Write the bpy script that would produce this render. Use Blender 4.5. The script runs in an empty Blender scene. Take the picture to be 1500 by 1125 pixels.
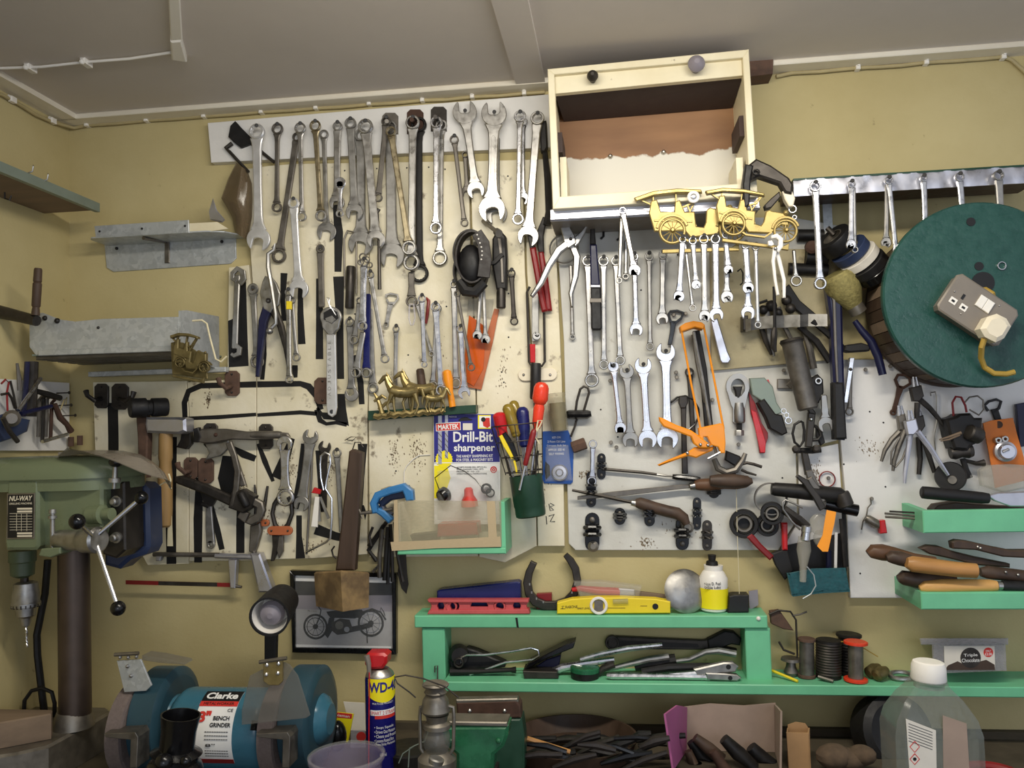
import bpy, bmesh, math, random
from mathutils import Vector, Matrix
from mathutils.geometry import tessellate_polygon
random.seed(7)
SC = bpy.context.scene
COL = SC.collection
# ---------------------------------------------------------------- camera
F = 1240.0                       # focal length in pixels of the 1500 x 1125 frame
D0 = 2.0                         # camera to tool wall, metres
CAMPOS = Vector((0.0, -D0, 1.6))
_vx = Vector((-9400 - 750, 902 - 562.5, F))
_vy = Vector((903 - 750, 620 - 562.5, F))
_y = _vy.normalized()
_x = (-_vx); _x = (_x - _y * _x.dot(_y)).normalized()
_z = _x.cross(_y)                # camera frame: x right, y down, z forward
_z = -_z if _z.y > 0 else _z     # world up points to -y of the picture
RW = Matrix((_x, _y, _z))        # rows: world axes written in the camera frame
_r = RW @ Vector((1, 0, 0)); _u = RW @ Vector((0, -1, 0)); _b = RW @ Vector((0, 0, -1))
cam_d = bpy.data.cameras.new('camera'); cam = bpy.data.objects.new('camera', cam_d); COL.objects.link(cam)
cam_d.sensor_width = 36.0; cam_d.lens = F / 1500 * 36.0; cam_d.clip_start = 0.02
cam.matrix_world = Matrix(((_r.x, _u.x, _b.x, CAMPOS.x), (_r.y, _u.y, _b.y, CAMPOS.y), (_r.z, _u.z, _b.z, CAMPOS.z), (0, 0, 0, 1)))
SC.camera = cam
# ---------------------------------------------------------------- world, lights, exposure
w = bpy.data.worlds.new('world'); SC.world = w; w.use_nodes = True
w.node_tree.nodes['Background'].inputs[0].default_value = (0.80, 0.86, 1.0, 1)
w.node_tree.nodes['Background'].inputs[1].default_value = 0.62
def area_light(name, loc, target, sx, sy, power, col):
    l = bpy.data.lights.new(name, 'AREA'); l.shape = 'RECTANGLE'; l.size = sx; l.size_y = sy; l.energy = power; l.color = col
    o = bpy.data.objects.new(name, l); COL.objects.link(o); o.location = loc
    o.rotation_euler = (Vector(target) - Vector(loc)).to_track_quat('-Z', 'Y').to_euler(); return o
ZLAMP = 2.31
area_light('tube_light', (0.0, -1.0, ZLAMP), (0.0, -0.30, 1.0), 1.15, 0.09, 15.5, (1.0, 0.93, 0.80))
area_light('window_light', (0.9, -4.2, 1.9), (0.0, 0.0, 1.6), 1.3, 1.0, 15.0, (0.82, 0.90, 1.0))
SC.view_settings.view_transform = 'Standard'; SC.view_settings.look = 'None'
SC.view_settings.exposure = 0.12; SC.view_settings.gamma = 1.0; SC.view_settings.use_curve_mapping = False

# ---------------------------------------------------------------- helpers
def W(px, py, d=0.0):
    """point at d metres in front of the tool wall seen at a pixel of the photograph"""
    v = RW @ Vector((px - 750, py - 562.5, F))
    return CAMPOS + v * ((D0 - d) / v.y)
def S(d=0.0):
    return (D0 - d) / F           # metres per pixel at that distance
def WZ(px, py, z):
    """point at height z seen at a pixel"""
    v = RW @ Vector((px - 750, py - 562.5, F))
    return CAMPOS + v * ((z - CAMPOS.z) / v.z)
class MB:
    def __init__(s): s.v = []; s.f = []
    def add(s, vs, fs):
        n = len(s.v); s.v += [Vector(p) for p in vs]; s.f += [[i + n for i in f] for f in fs]; return s
    def solid(s, front, back, ch=0.0, axis=None):
        """prism between two matching outlines (lists of points); ch shrinks the front cap for a chamfer"""
        n = len(front); vs = list(front) + list(back); fs = []
        nrm = Vector((0, 0, 0))
        for i in range(n): nrm += Vector(front[i]).cross(Vector(front[(i + 1) % n]))
        if axis is None:
            axis = sum((Vector(a) for a in front), Vector()) / n - sum((Vector(a) for a in back), Vector()) / n
        flip = nrm.dot(axis) < 0
        if ch > 0:
            ax = axis.normalized(); cap = []
            for i in range(n):
                a, b, c = Vector(front[i - 1]), Vector(front[i]), Vector(front[(i + 1) % n])
                e1 = (b - a); e2 = (c - b)
                if e1.length < 1e-9: e1 = e2
                if e2.length < 1e-9: e2 = e1
                e1.normalize(); e2.normalize()
                n1 = ax.cross(e1); n2 = ax.cross(e2)
                m = n1 + n2
                m = m / max(m.length_squared, 0.5) * 2 if m.length > 1e-6 else n1
                cap.append(b + m * ch * (-1 if flip else 1))
            dv = ax * ch * 0.8
            front2 = [Vector(p) - dv for p in front]
            vs = list(cap) + front2 + list(back)
            fs = [list(range(n))] + [[i, n + i, n + (i + 1) % n, (i + 1) % n] for i in range(n)]
            fs += [[n + i, 2 * n + i, 2 * n + (i + 1) % n, n + (i + 1) % n] for i in range(n)] + [list(range(3 * n - 1, 2 * n - 1, -1))]
        else:
            fs = [list(range(n))] + [[i, n + i, n + (i + 1) % n, (i + 1) % n] for i in range(n)] + [list(range(2 * n - 1, n - 1, -1))]
        if flip: fs = [f[::-1] for f in fs]
        return s.add(vs, fs)
    def poly(s, pts, d0, d1, ch=0.0):
        """outline in pixels, back at d0 and front at d1"""
        fr = [W(x, y, d1) for x, y in pts]
        bk = [Vector((p.x, -d0, p.z)) for p in fr]
        return s.solid(fr, bk, ch, Vector((0, -1, 0)))
    def rect(s, x0, y0, x1, y1, d0, d1, ch=0.0):
        return s.poly([(x0, y0), (x1, y0), (x1, y1), (x0, y1)], d0, d1, ch)
    def box(s, c, sz, rot=None, ch=0.0):
        c = Vector(c); x, y, z = sz[0] / 2, sz[1] / 2, sz[2] / 2
        R = rot or Matrix.Identity(3)
        fr = [c + R @ Vector(p) for p in ((-x, -y, -z), (x, -y, -z), (x, -y, z), (-x, -y, z))]
        bk = [c + R @ Vector(p) for p in ((-x, y, -z), (x, y, -z), (x, y, z), (-x, y, z))]
        return s.solid(fr, bk, ch)
    def ring(s, cx, cy, ro, ri, d0, d1, n=24, pts=0, ch=0.12):
        """upright annulus; pts > 0 makes the bore a star of so many points (ring spanner)"""
        c = W(cx, cy, d1); k = S(d1); vs = []; fs = []
        N = max(n, pts * 2) if pts else n
        b = (ro - ri) * ch * k * 2
        for i in range(N):
            a = 2 * math.pi * i / N; q = ri * (1.09 if (pts and i % 2) else 1.0)
            e = Vector((math.cos(a), 0, math.sin(a)))
            vs += [c + e * (ro * k - b) , c + e * ro * k + Vector((0, b, 0)), Vector((0, c.y - c.y - d0, 0)) + Vector((c.x, 0, c.z)) + e * ro * k * 0.96,
                   Vector((c.x, -d0, c.z)) + e * q * k, c + e * q * k + Vector((0, b * .6, 0)), c + e * (q * k + b * .6)]
        for i in range(N):
            j = (i + 1) % N
            for q in range(6):
                r = (q + 1) % 6
                fs.append([6 * i + q, 6 * j + q, 6 * j + r, 6 * i + r])
        return s.add(vs, fs)
    def tube(s, path, rad, n=8, cap=True):
        """round bar through world points; rad in metres, a number or a list"""
        P = [Vector(p) for p in path]; m = len(P)
        R = rad if isinstance(rad, (list, tuple)) else [rad] * m
        vs = []; fs = []; up = None
        for i in range(m):
            t = (P[min(i + 1, m - 1)] - P[max(i - 1, 0)])
            t = t.normalized() if t.length > 1e-9 else Vector((0, 0, 1))
            if up is None:
                up = Vector((0, 1, 0)) if abs(t.y) < 0.9 else Vector((1, 0, 0))
            up = (up - t * up.dot(t)); up = up.normalized() if up.length > 1e-6 else t.orthogonal().normalized()
            sd = t.cross(up)
            for k in range(n):
                a = 2 * math.pi * k / n
                vs.append(P[i] + (up * math.cos(a) + sd * math.sin(a)) * R[i])
        for i in range(m - 1):
            for k in range(n):
                l = (k + 1) % n
                fs.append([i * n + k, (i + 1) * n + k, (i + 1) * n + l, i * n + l])
        if cap: fs += [list(range(n)), list(range(m * n - 1, (m - 1) * n - 1, -1))]
        return s.add(vs, fs)
    def tpx(s, path, rpx, d=None, n=8):
        """round bar through pixels (x, y) at d or (x, y, d); radii in pixels"""
        P = [W(p[0], p[1], p[2] if len(p) > 2 else d) for p in path]
        ds = [p[2] if len(p) > 2 else d for p in path]
        R = [(rpx[i] if isinstance(rpx, (list, tuple)) else rpx) * S(ds[i]) for i in range(len(P))]
        return s.tube(P, R, n)
    def lathe(s, p0, p1, prof, n=24, caps=True):
        """turned shape about the axis p0 to p1; prof lists (fraction along, radius in metres)"""
        p0 = Vector(p0); p1 = Vector(p1); ax = p1 - p0; t = ax.normalized(); u = t.orthogonal().normalized(); q = t.cross(u)
        vs = []; fs = []; m = len(prof)
        for a, r in prof:
            for k in range(n):
                th = 2 * math.pi * k / n
                vs.append(p0 + ax * a + (u * math.cos(th) + q * math.sin(th)) * r)
        for i in range(m - 1):
            for k in range(n):
                l = (k + 1) % n
                fs.append([i * n + l, (i + 1) * n + l, (i + 1) * n + k, i * n + k])
        if caps: fs += [list(range(n)), list(range(m * n - 1, (m - 1) * n - 1, -1))]
        return s.add(vs, fs)
    def ball(s, c, r, n=16, sq=(1, 1, 1)):
        c = Vector(c); vs = []; fs = []; h = n // 2
        for i in range(h + 1):
            th = math.pi * i / h
            for k in range(n):
                ph = 2 * math.pi * k / n
                vs.append(c + Vector((math.sin(th) * math.cos(ph) * sq[0], math.sin(th) * math.sin(ph) * sq[1], math.cos(th) * sq[2])) * r)
        for i in range(h):
            for k in range(n):
                l = (k + 1) % n; fs.append([i * n + k, (i + 1) * n + k, (i + 1) * n + l, i * n + l])
        return s.add(vs, fs)
def link(name, mb, mat, parent=None, origin=None, ang=32, smooth=True):
    if origin is None:
        n = len(mb.v); lo = Vector([min(p[i] for p in mb.v) for i in range(3)]); hi = Vector([max(p[i] for p in mb.v) for i in range(3)])
        origin = (lo + hi) / 2
    me = bpy.data.meshes.new(name); me.from_pydata([p - origin for p in mb.v], [], mb.f)
    me.materials.append(mat)
    if smooth:
        me.shade_smooth(); me.set_sharp_from_angle(angle=math.radians(ang))
    bm = bmesh.new(); bm.from_mesh(me); bmesh.ops.remove_doubles(bm, verts=bm.verts, dist=1e-6); bmesh.ops.recalc_face_normals(bm, faces=bm.faces); bm.to_mesh(me); bm.free()
    o = bpy.data.objects.new(name, me); COL.objects.link(o)
    if parent is not None: o.parent = parent
    else: o.location = origin
    return o
class Thing:
    """an Empty at the thing's base that parents its parts; all part geometry is written in world coordinates"""
    def __init__(s, name, label, cat, org, group=None):
        s.o = bpy.data.objects.new(name, None); COL.objects.link(s.o); s.org = Vector(org); s.o.location = s.org
        s.o.empty_display_size = 0.02
        s.o['label'] = label; s.o['category'] = cat
        if group: s.o['group'] = group
    def part(s, name, mb, mat, label=None, under=None, ang=32):
        o = link(name, mb, mat, under or s.o, s.org, ang)
        if label: o['label'] = label
        return o
def solo(name, label, cat, mb, mat, group=None, ang=32):
    o = link(name, mb, mat, None, None, ang); o['label'] = label; o['category'] = cat
    if group: o['group'] = group
    return o
def struct(name, mb, mat, ang=32):
    o = link(name, mb, mat, None, None, ang); o['kind'] = 'structure'; return o
def text_mesh(body, size, align='CENTER', bold=0.0, ext=0.0003):
    c = bpy.data.curves.new('lettering', 'FONT'); c.body = body; c.size = size; c.align_x = align; c.align_y = 'CENTER'; c.offset = bold; c.extrude = ext; c.resolution_u = 3
    o = bpy.data.objects.new('lettering', c); COL.objects.link(o)
    dg = bpy.context.evaluated_depsgraph_get(); me = bpy.data.meshes.new_from_object(o.evaluated_get(dg))
    bpy.data.objects.remove(o); bpy.data.curves.remove(c); return me
def text_on(th, body, center, xdir, ydir, width, mat, name='lettering', height=None, bold=0.0, under=None, shear=0.0, align='CENTER'):
    """raised print of the given width centred at a point, running along xdir"""
    me = text_mesh(body, 1.0, 'CENTER', bold)
    xs = [v.co.x for v in me.vertices]; ys = [v.co.y for v in me.vertices]
    if not xs: return None
    x0, x1, y0, y1 = min(xs), max(xs), min(ys), max(ys)
    k = width / (x1 - x0); ky = (height / (y1 - y0)) if height else k
    X = Vector(xdir).normalized(); Y = Vector(ydir).normalized(); Z = X.cross(Y)
    org = th.org
    for v in me.vertices:
        lx = (v.co.x - (x0 + x1) / 2) * k; ly = (v.co.y - (y0 + y1) / 2) * ky
        v.co = Vector(center) + X * (lx + shear * ly) + Y * ly + Z * (v.co.z) - org
    me.materials.clear(); me.materials.append(mat)
    o = bpy.data.objects.new(name, me); COL.objects.link(o); o.parent = under or th.o
    return o
def tpx_text(th, body, x0, y0, x1, y1, d, mat, hpx=None, **kw):
    """print from pixel (x0,y0) to (x1,y1) along its middle line, on a face d in front of the wall"""
    a = W(x0, y0, d); b = W(x1, y1, d); X = (b - a); Y = Vector((-X.z, 0, X.x))
    return text_on(th, body, (a + b) / 2, X, Y, X.length, mat, height=hpx * S(d) if hpx else None, **kw)
# ---------------------------------------------------------------- materials
def srgb(r, g, b):
    def f(c):
        c /= 255.0; return c / 12.92 if c <= 0.04045 else ((c + 0.055) / 1.055) ** 2.4
    return (f(r), f(g), f(b), 1)
M = {}
def mat(name, rgb, rough=0.5, metal=0.0, var=0.12, scale=30.0, rgb2=None, bump=0.0, alpha=None, trans=0.0, ior=1.45, spec=None, thr=None, detail=4.0, coords='Object', stretch=(1, 1, 1), rvar=0.12):
    m = bpy.data.materials.new(name); m.use_nodes = True; nt = m.node_tree; N = nt.nodes; L = nt.links
    p = N['Principled BSDF']; p.inputs['Roughness'].default_value = rough; p.inputs['Metallic'].default_value = metal; p.inputs['IOR'].default_value = ior
    if spec is not None: p.inputs['Specular IOR Level'].default_value = spec
    c = srgb(*rgb); tc = N.new('ShaderNodeTexCoord'); mp = N.new('ShaderNodeMapping'); mp.inputs['Scale'].default_value = stretch
    L.new(tc.outputs[coords], mp.inputs['Vector'])
    nz = N.new('ShaderNodeTexNoise'); nz.inputs['Scale'].default_value = scale; nz.inputs['Detail'].default_value = detail; nz.inputs['Roughness'].default_value = 0.6
    L.new(mp.outputs[0], nz.inputs['Vector'])
    r = N.new('ShaderNodeValToRGB'); e = r.color_ramp.elements
    if rgb2 is None:
        e[0].position = 0.3; e[1].position = 0.7
        e[0].color = tuple(x * (1 - var) for x in c[:3]) + (1,); e[1].color = tuple(min(1, x * (1 + var)) for x in c[:3]) + (1,)
    else:
        lo, hi = thr or (0.4, 0.65)
        e[0].position = lo; e[1].position = hi; e[0].color = c; e[1].color = srgb(*rgb2)
    L.new(nz.outputs['Fac'], r.inputs['Fac']); L.new(r.outputs['Color'], p.inputs['Base Color'])
    if rvar:
        mr = N.new('ShaderNodeMapRange'); mr.inputs['From Min'].default_value = 0.3; mr.inputs['From Max'].default_value = 0.7
        mr.inputs['To Min'].default_value = max(0.03, rough - rvar); mr.inputs['To Max'].default_value = min(1, rough + rvar)
        L.new(nz.outputs['Fac'], mr.inputs['Value']); L.new(mr.outputs[0], p.inputs['Roughness'])
    if bump:
        b = N.new('ShaderNodeBump'); b.inputs['Strength'].default_value = bump; b.inputs['Distance'].default_value = 0.002
        L.new(nz.outputs['Fac'], b.inputs['Height']); L.new(b.outputs[0], p.inputs['Normal'])
    if alpha is not None: p.inputs['Alpha'].default_value = alpha
    if trans: p.inputs['Transmission Weight'].default_value = trans
    M[name] = m; return m
mat('satin_bright', (224, 224, 224), 0.38, 0.7, 0.05, 40)
mat('chrome', (206, 206, 209), 0.30, 1.0, 0.10, 60)
mat('steel', (184, 182, 178), 0.36, 1.0, 0.16, 50)
mat('grey_steel', (158, 156, 152), 0.42, 0.9, 0.22, 45)
mat('dull_steel', (116, 111, 104), 0.48, 0.8, 0.25, 40, bump=0.1)
mat('column_brown', (88, 76, 68), 0.42, 0.7, 0.2, 14)
mat('dark_steel', (66, 62, 58), 0.45, 0.7, 0.3, 40, bump=0.15)
mat('black_iron', (34, 32, 31), 0.5, 0.3, 0.3, 40, bump=0.15)
mat('rusty_iron', (78, 56, 46), 0.75, 0.3, 0.35, 35, bump=0.3)
mat('rusty_brown', (92, 70, 58), 0.8, 0.1, 0.3, 45, bump=0.3)
mat('black_gloss', (16, 16, 18), 0.22, 0.0, 0.1, 30)
mat('black_rubber', (24, 23, 24), 0.55, 0.0, 0.2, 60, bump=0.2)
mat('black_paint', (17, 16, 16), 0.6, 0.0, 0.15, 40)
mat('warm_steel', (170, 158, 130), 0.34, 1.0, 0.18, 60)
mat('brass', (150, 134, 90), 0.36, 0.75, 0.18, 60, bump=0.08)
mat('gold_paint', (160, 140, 86), 0.36, 0.55, 0.14, 40)
mat('amber_gauze', (150, 140, 88), 0.7, 0.2, 0.3, 140, bump=0.8)
mat('old_brass', (112, 100, 64), 0.48, 0.55, 0.3, 60, bump=0.2)
mat('red', (190, 32, 38), 0.3, 0.0, 0.08, 20)
mat('dark_red', (128, 28, 30), 0.4, 0.0, 0.15, 30)
mat('soft_red', (196, 84, 86), 0.5, 0.0, 0.1, 40)
mat('red_orange', (226, 66, 40), 0.28, 0.0, 0.06, 20)
mat('orange', (236, 146, 30), 0.35, 0.0, 0.06, 20)
mat('orange_card', (214, 118, 42), 0.55, 0.0, 0.08, 25)
mat('orange_clip', (178, 98, 58), 0.5, 0.0, 0.12, 25)
mat('label_orange', (250, 158, 44), 0.6, 0.0, 0.05, 25)
mat('yellow', (232, 206, 40), 0.4, 0.0, 0.06, 20)
mat('amber', (150, 128, 50), 0.15, 0.0, 0.15, 30, trans=0.25)
mat('blue', (56, 120, 176), 0.35, 0.0, 0.08, 20)
mat('navy', (26, 32, 92), 0.3, 0.0, 0.1, 20)
mat('deep_navy', (24, 26, 58), 0.35, 0.0, 0.1, 20)
mat('card_blue', (30, 80, 158), 0.35, 0.0, 0.06, 20)
mat('print_blue', (44, 42, 128), 0.35, 0.0, 0.04, 20, rvar=0)
mat('can_blue', (26, 26, 110), 0.25, 0.2, 0.04, 20)
mat('white_print', (238, 238, 236), 0.5, 0.0, 0.02, 20, rvar=0)
mat('black_print', (20, 20, 22), 0.5, 0.0, 0.02, 20, rvar=0)
mat('red_print', (206, 52, 44), 0.5, 0.0, 0.03, 20, rvar=0)
mat('yellow_print', (244, 228, 30), 0.45, 0.0, 0.03, 20, rvar=0)
mat('white_plastic', (236, 232, 224), 0.35, 0.0, 0.03, 20)
mat('cream_plastic', (230, 220, 196), 0.4, 0.0, 0.05, 20)
mat('paper', (222, 216, 204), 0.8, 0.0, 0.05, 20)
mat('cardboard', (176, 138, 96), 0.85, 0.0, 0.08, 30)
mat('card_inside', (160, 140, 126), 0.85, 0.0, 0.1, 18)
mat('pink_card', (172, 92, 140), 0.6, 0.0, 0.1, 20)
mat('green_shelf', (112, 192, 148), 0.42, 0.0, 0.08, 14, bump=0.12)
mat('teal_paint', (36, 76, 69), 0.32, 0.0, 0.12, 55, bump=0.6)
mat('teal_box', (22, 78, 84), 0.4, 0.0, 0.25, 120, bump=0.4)
mat('dark_green', (30, 62, 46), 0.4, 0.0, 0.15, 30)
mat('vice_green', (38, 98, 66), 0.25, 0.0, 0.25, 30, bump=0.2)
mat('drill_green', (112, 122, 94), 0.30, 0.0, 0.06, 12)
mat('drill_green_dark', (78, 90, 66), 0.4, 0.0, 0.1, 12)
mat('motor_blue', (46, 58, 88), 0.4, 0.0, 0.12, 12)
mat('grinder_blue', (58, 108, 128), 0.3, 0.0, 0.14, 10)
mat('grinder_dark', (44, 72, 84), 0.35, 0.0, 0.14, 10)
mat('galvanised', (186, 190, 192), 0.42, 0.45, 0.10, 38)
def _spangle(m):
    nt = m.node_tree; N = nt.nodes; L = nt.links; v = N.new('ShaderNodeTexVoronoi'); v.inputs['Scale'].default_value = 95; tc = N.new('ShaderNodeTexCoord')
    nz = N.new('ShaderNodeTexNoise'); nz.inputs['Scale'].default_value = 40; L.new(tc.outputs['Object'], nz.inputs['Vector'])
    mx = N.new('ShaderNodeMix'); mx.data_type = 'RGBA'; mx.inputs[0].default_value = .04; L.new(tc.outputs['Object'], mx.inputs[6]); L.new(nz.outputs['Color'], mx.inputs[7]); L.new(mx.outputs[2], v.inputs['Vector'])
    r = N.new('ShaderNodeValToRGB'); r.color_ramp.elements[0].color = srgb(172, 177, 179); r.color_ramp.elements[1].color = srgb(200, 204, 206); L.new(v.outputs['Color'], r.inputs['Fac']); L.new(r.outputs['Color'], N['Principled BSDF'].inputs['Base Color'])
_spangle(M['galvanised'])
mat('shelf_grey', (126, 138, 128), 0.45, 0.2, 0.1, 20)
mat('aluminium', (196, 196, 204), 0.36, 0.85, 0.08, 30)
mat('wood_dark', (70, 54, 43), 0.55, 0.0, 0.3, 30, stretch=(1, 1, 0.12), bump=0.2)
mat('wood_brown', (92, 64, 44), 0.5, 0.0, 0.3, 30, stretch=(0.15, 1, 1), bump=0.2)
mat('wood_handle', (176, 128, 74), 0.45, 0.0, 0.22, 40, stretch=(0.1, 1, 1), bump=0.1)
mat('wood_pale', (206, 158, 92), 0.42, 0.0, 0.15, 40, stretch=(0.1, 1, 1), bump=0.1)
mat('wood_mallet', (104, 84, 58), 0.7, 0.0, 0.3, 22, rgb2=(146, 120, 80), bump=0.4)
mat('wood_grey', (122, 104, 86), 0.8, 0.0, 0.25, 20, stretch=(0.15, 1, 1), bump=0.3)
mat('wood_hammer', (148, 118, 74), 0.5, 0.0, 0.35, 30, stretch=(1, 1, 0.1), bump=0.1)
mat('box_wood', (126, 88, 58), 0.7, 0.0, 0.22, 10, stretch=(0.3, 1, 1))
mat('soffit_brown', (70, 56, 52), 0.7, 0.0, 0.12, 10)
mat('grey_plastic', (130, 122, 112), 0.45, 0.2, 0.06, 20)
mat('grey_knob', (138, 132, 140), 0.4, 0.0, 0.05, 20)
mat('stone', (112, 100, 96), 0.95, 0.0, 0.15, 150, bump=0.5)
mat('cable', (176, 162, 120), 0.6, 0.0, 0.1, 20)
mat('cable_yellow', (170, 140, 60), 0.5, 0.0, 0.15, 20)
mat('string', (214, 204, 170), 0.8, 0.0, 0.1, 40)
mat('leather', (36, 30, 28), 0.5, 0.0, 0.3, 60, bump=0.3)
mat('tin', (128, 122, 112), 0.42, 0.7, 0.25, 30, bump=0.15)
mat('bench_top', (74, 66, 52), 0.8, 0.0, 0.3, 12, bump=0.3)
mat('grease', (122, 106, 84), 0.7, 0.0, 0.3, 60)
mat('dark_lining', (58, 46, 46), 0.75, 0.0, 0.15, 14)
mat('photo_grey', (168, 166, 166), 0.5, 0.0, 0.12, 30)
mat('rag', (92, 76, 60), 0.95, 0.0, 0.3, 40, bump=0.6)
mat('floor_grey', (96, 92, 86), 0.9, 0.0, 0.15, 5)
def clear(name, rgb, rough=0.15, alpha=0.35):
    m = bpy.data.materials.new(name); m.use_nodes = True; nt = m.node_tree; N = nt.nodes; L = nt.links
    p = N['Principled BSDF']; p.inputs['Base Color'].default_value = srgb(*rgb); p.inputs['Roughness'].default_value = rough
    t = N.new('ShaderNodeBsdfTransparent'); t.inputs[0].default_value = (1, 1, 1, 1); mx = N.new('ShaderNodeMixShader'); mx.inputs[0].default_value = alpha
    nz = N.new('ShaderNodeTexNoise'); nz.inputs['Scale'].default_value = 25
    mr = N.new('ShaderNodeMapRange'); mr.inputs['To Min'].default_value = max(0, alpha - min(.12, alpha * .4)); mr.inputs['To Max'].default_value = min(1, alpha + min(.12, alpha * .4))
    L.new(nz.outputs['Fac'], mr.inputs['Value']); L.new(mr.outputs[0], mx.inputs[0])
    L.new(t.outputs[0], mx.inputs[1]); L.new(p.outputs[0], mx.inputs[2]); L.new(mx.outputs[0], N['Material Output'].inputs['Surface']); M[name] = m
clear('clear_plastic', (205, 205, 200), 0.12, 0.13)
clear('clear_glass', (220,222,220), 0.04, 0.05)
clear('dirty_plastic', (176, 168, 140), 0.35, 0.36)
clear('bottle_plastic', (140, 146, 138), 0.12, 0.36)
clear('hazy_tub', (196, 192, 198), 0.25, 0.42)
clear('smoked_shield', (120, 118, 112), 0.2, 0.42)
clear('purple_film', (150, 140, 164), 0.2, 0.3)
clear('cover_film', (140, 132, 120), 0.25, 0.72)
clear('bag_plastic', (190, 186, 172), 0.15, 0.34)
clear('brown_tape', (196, 176, 140), 0.4, 0.85)

class _C:
    def __getattr__(s, k): return M[k]
C = _C()
Thing.p = Thing.part
def PO(*a, **k): return MB().poly(*a, **k)
def LA(*a, **k): return MB().lathe(*a, **k)
def TX(*a, **k): return MB().tpx(*a, **k)
def BA(*a, **k): return MB().ball(*a, **k)
def RI(*a, **k): return MB().ring(*a, **k)
# ================================================================ SETTING
def dirty(name, c0, c1, spot, sc_patch=4.0, sc_spot=18.0, thr=(0.66,0.74), rough=0.55, bump=0.15, grime=0.5):
    """paint with broad discoloured patches and small stains, all in the surface itself"""
    m = bpy.data.materials.new(name); m.use_nodes = True; nt = m.node_tree; N = nt.nodes; L = nt.links; p = N['Principled BSDF']
    p.inputs['Roughness'].default_value = rough
    tc = N.new('ShaderNodeTexCoord')
    gm = N.new('ShaderNodeNewGeometry')
    def noise(s, det=5):
        n = N.new('ShaderNodeTexNoise'); n.inputs['Scale'].default_value = s; n.inputs['Detail'].default_value = det; n.inputs['Roughness'].default_value = 0.62
        L.new(gm.outputs['Position'], n.inputs['Vector']); return n
    a = noise(sc_patch); r = N.new('ShaderNodeValToRGB'); r.color_ramp.elements[0].position = 0.38; r.color_ramp.elements[1].position = 0.64
    r.color_ramp.elements[0].color = srgb(*c0); r.color_ramp.elements[1].color = srgb(*c1); L.new(a.outputs['Fac'], r.inputs['Fac'])
    b = noise(sc_spot, 7); r2 = N.new('ShaderNodeValToRGB'); r2.color_ramp.elements[0].position = thr[0]; r2.color_ramp.elements[1].position = thr[1]
    r2.color_ramp.elements[0].color = (0,0,0,1); r2.color_ramp.elements[1].color = (grime, grime, grime, 1); L.new(b.outputs['Fac'], r2.inputs['Fac'])
    mx = N.new('ShaderNodeMix'); mx.data_type = 'RGBA'; L.new(r2.outputs['Color'], mx.inputs[0]); L.new(r.outputs['Color'], mx.inputs[6]); mx.inputs[7].default_value = srgb(*spot)
    L.new(mx.outputs[2], p.inputs['Base Color'])
    if bump:
        f = noise(120,3); bp = N.new('ShaderNodeBump'); bp.inputs['Strength'].default_value = bump; bp.inputs['Distance'].default_value = 0.002
        L.new(f.outputs['Fac'], bp.inputs['Height']); L.new(bp.outputs[0], p.inputs['Normal'])
    M[name] = m
dirty('wall_yellow', (196,182,134),(184,169,120),(110,92,64), 2.2,24,(0.675,0.74), 0.75,0.25,0.55)
dirty('ceiling_paint', (212,204,196),(204,196,188),(140,132,122), 1.5,20,(0.74,0.8), 0.8,0.1,0.4)
dirty('trim_white', (232,226,210),(222,214,196),(150,138,116), 5,30,(0.70,0.76), 0.5,0.1,0.5)
dirty('board_white', (230,222,198),(214,204,172),(92,74,54), 6,22,(0.63,0.70), 0.5,0.2,0.75)
dirty('board_grey', (208,207,200),(192,190,180),(120,108,92), 5,22,(0.67,0.75), 0.5,0.2,0.6)
dirty('board_clean', (232,230,226),(222,220,216),(150,140,120), 4,22,(0.69,0.77), 0.5,0.2,0.5)
dirty('board_dirty', (190,178,140),(166,152,116),(90,74,54), 7,22,(0.62,0.72), 0.6,0.3,0.6)
dirty('cream_paint', (232,223,194),(222,211,178),(96,76,54), 6,34,(0.68,0.73), 0.45,0.2,0.7)

XL = W(102,420,0).x                     # left wall
ZC = W(103,167,0.054).z                 # ceiling
ZB = W(150,1058,0).z                    # bench top
XR = 1.6; YF = -1.75
def WX(px, py, X):
    v = RW @ Vector((px - 750, py - 562.5, F)); return CAMPOS + v * ((X - CAMPOS.x) / v.x)
struct('wall_back', MB().box(((XL + XR) / 2,0.05, ZC / 2),(XR - XL + 0.3,0.1, ZC + 0.2)), C.wall_yellow)
struct('wall_left', MB().box((XL - 0.05,-1.7, ZC / 2),(0.1,3.4, ZC + 0.2)), C.wall_yellow)
struct('ceiling', MB().box(((XL + XR) / 2,-1.7, ZC + 0.05),(XR - XL + 0.3,3.5,0.1)), C.ceiling_paint)
struct('floor', MB().box(((XL + XR) / 2,-1.7,-0.05),(XR - XL + 0.3,3.5,0.1)), C.floor_grey)
xb = W(810,100,0).x
th_ = 8 * S(0.054)
struct('trim_1', MB().box(((XL + xb) / 2,-0.027, ZC - th_ / 2),(xb - XL, 0.054, th_), None, 0.002), C.trim_white)
xa = W(1132,90,0.05).x
struct('trim_2', MB().box(((xa + XR) / 2,-0.027, ZC - th_ / 2),(XR - xa, 0.054, th_), None, 0.002), C.trim_white)
struct('trim_3', MB().box((XL + 0.027,-1.7, ZC - th_ / 2),(0.054,3.3, th_), None, 0.002), C.trim_white)
x0 = WZ(722,2, ZC).x; x1 = WZ(775,2, ZC).x
struct('trim_4', MB().box(((x0 + x1) / 2,-1.7, ZC - 0.005),(x1 - x0,3.3,0.012), None, 0.002), C.ceiling_paint)
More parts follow.
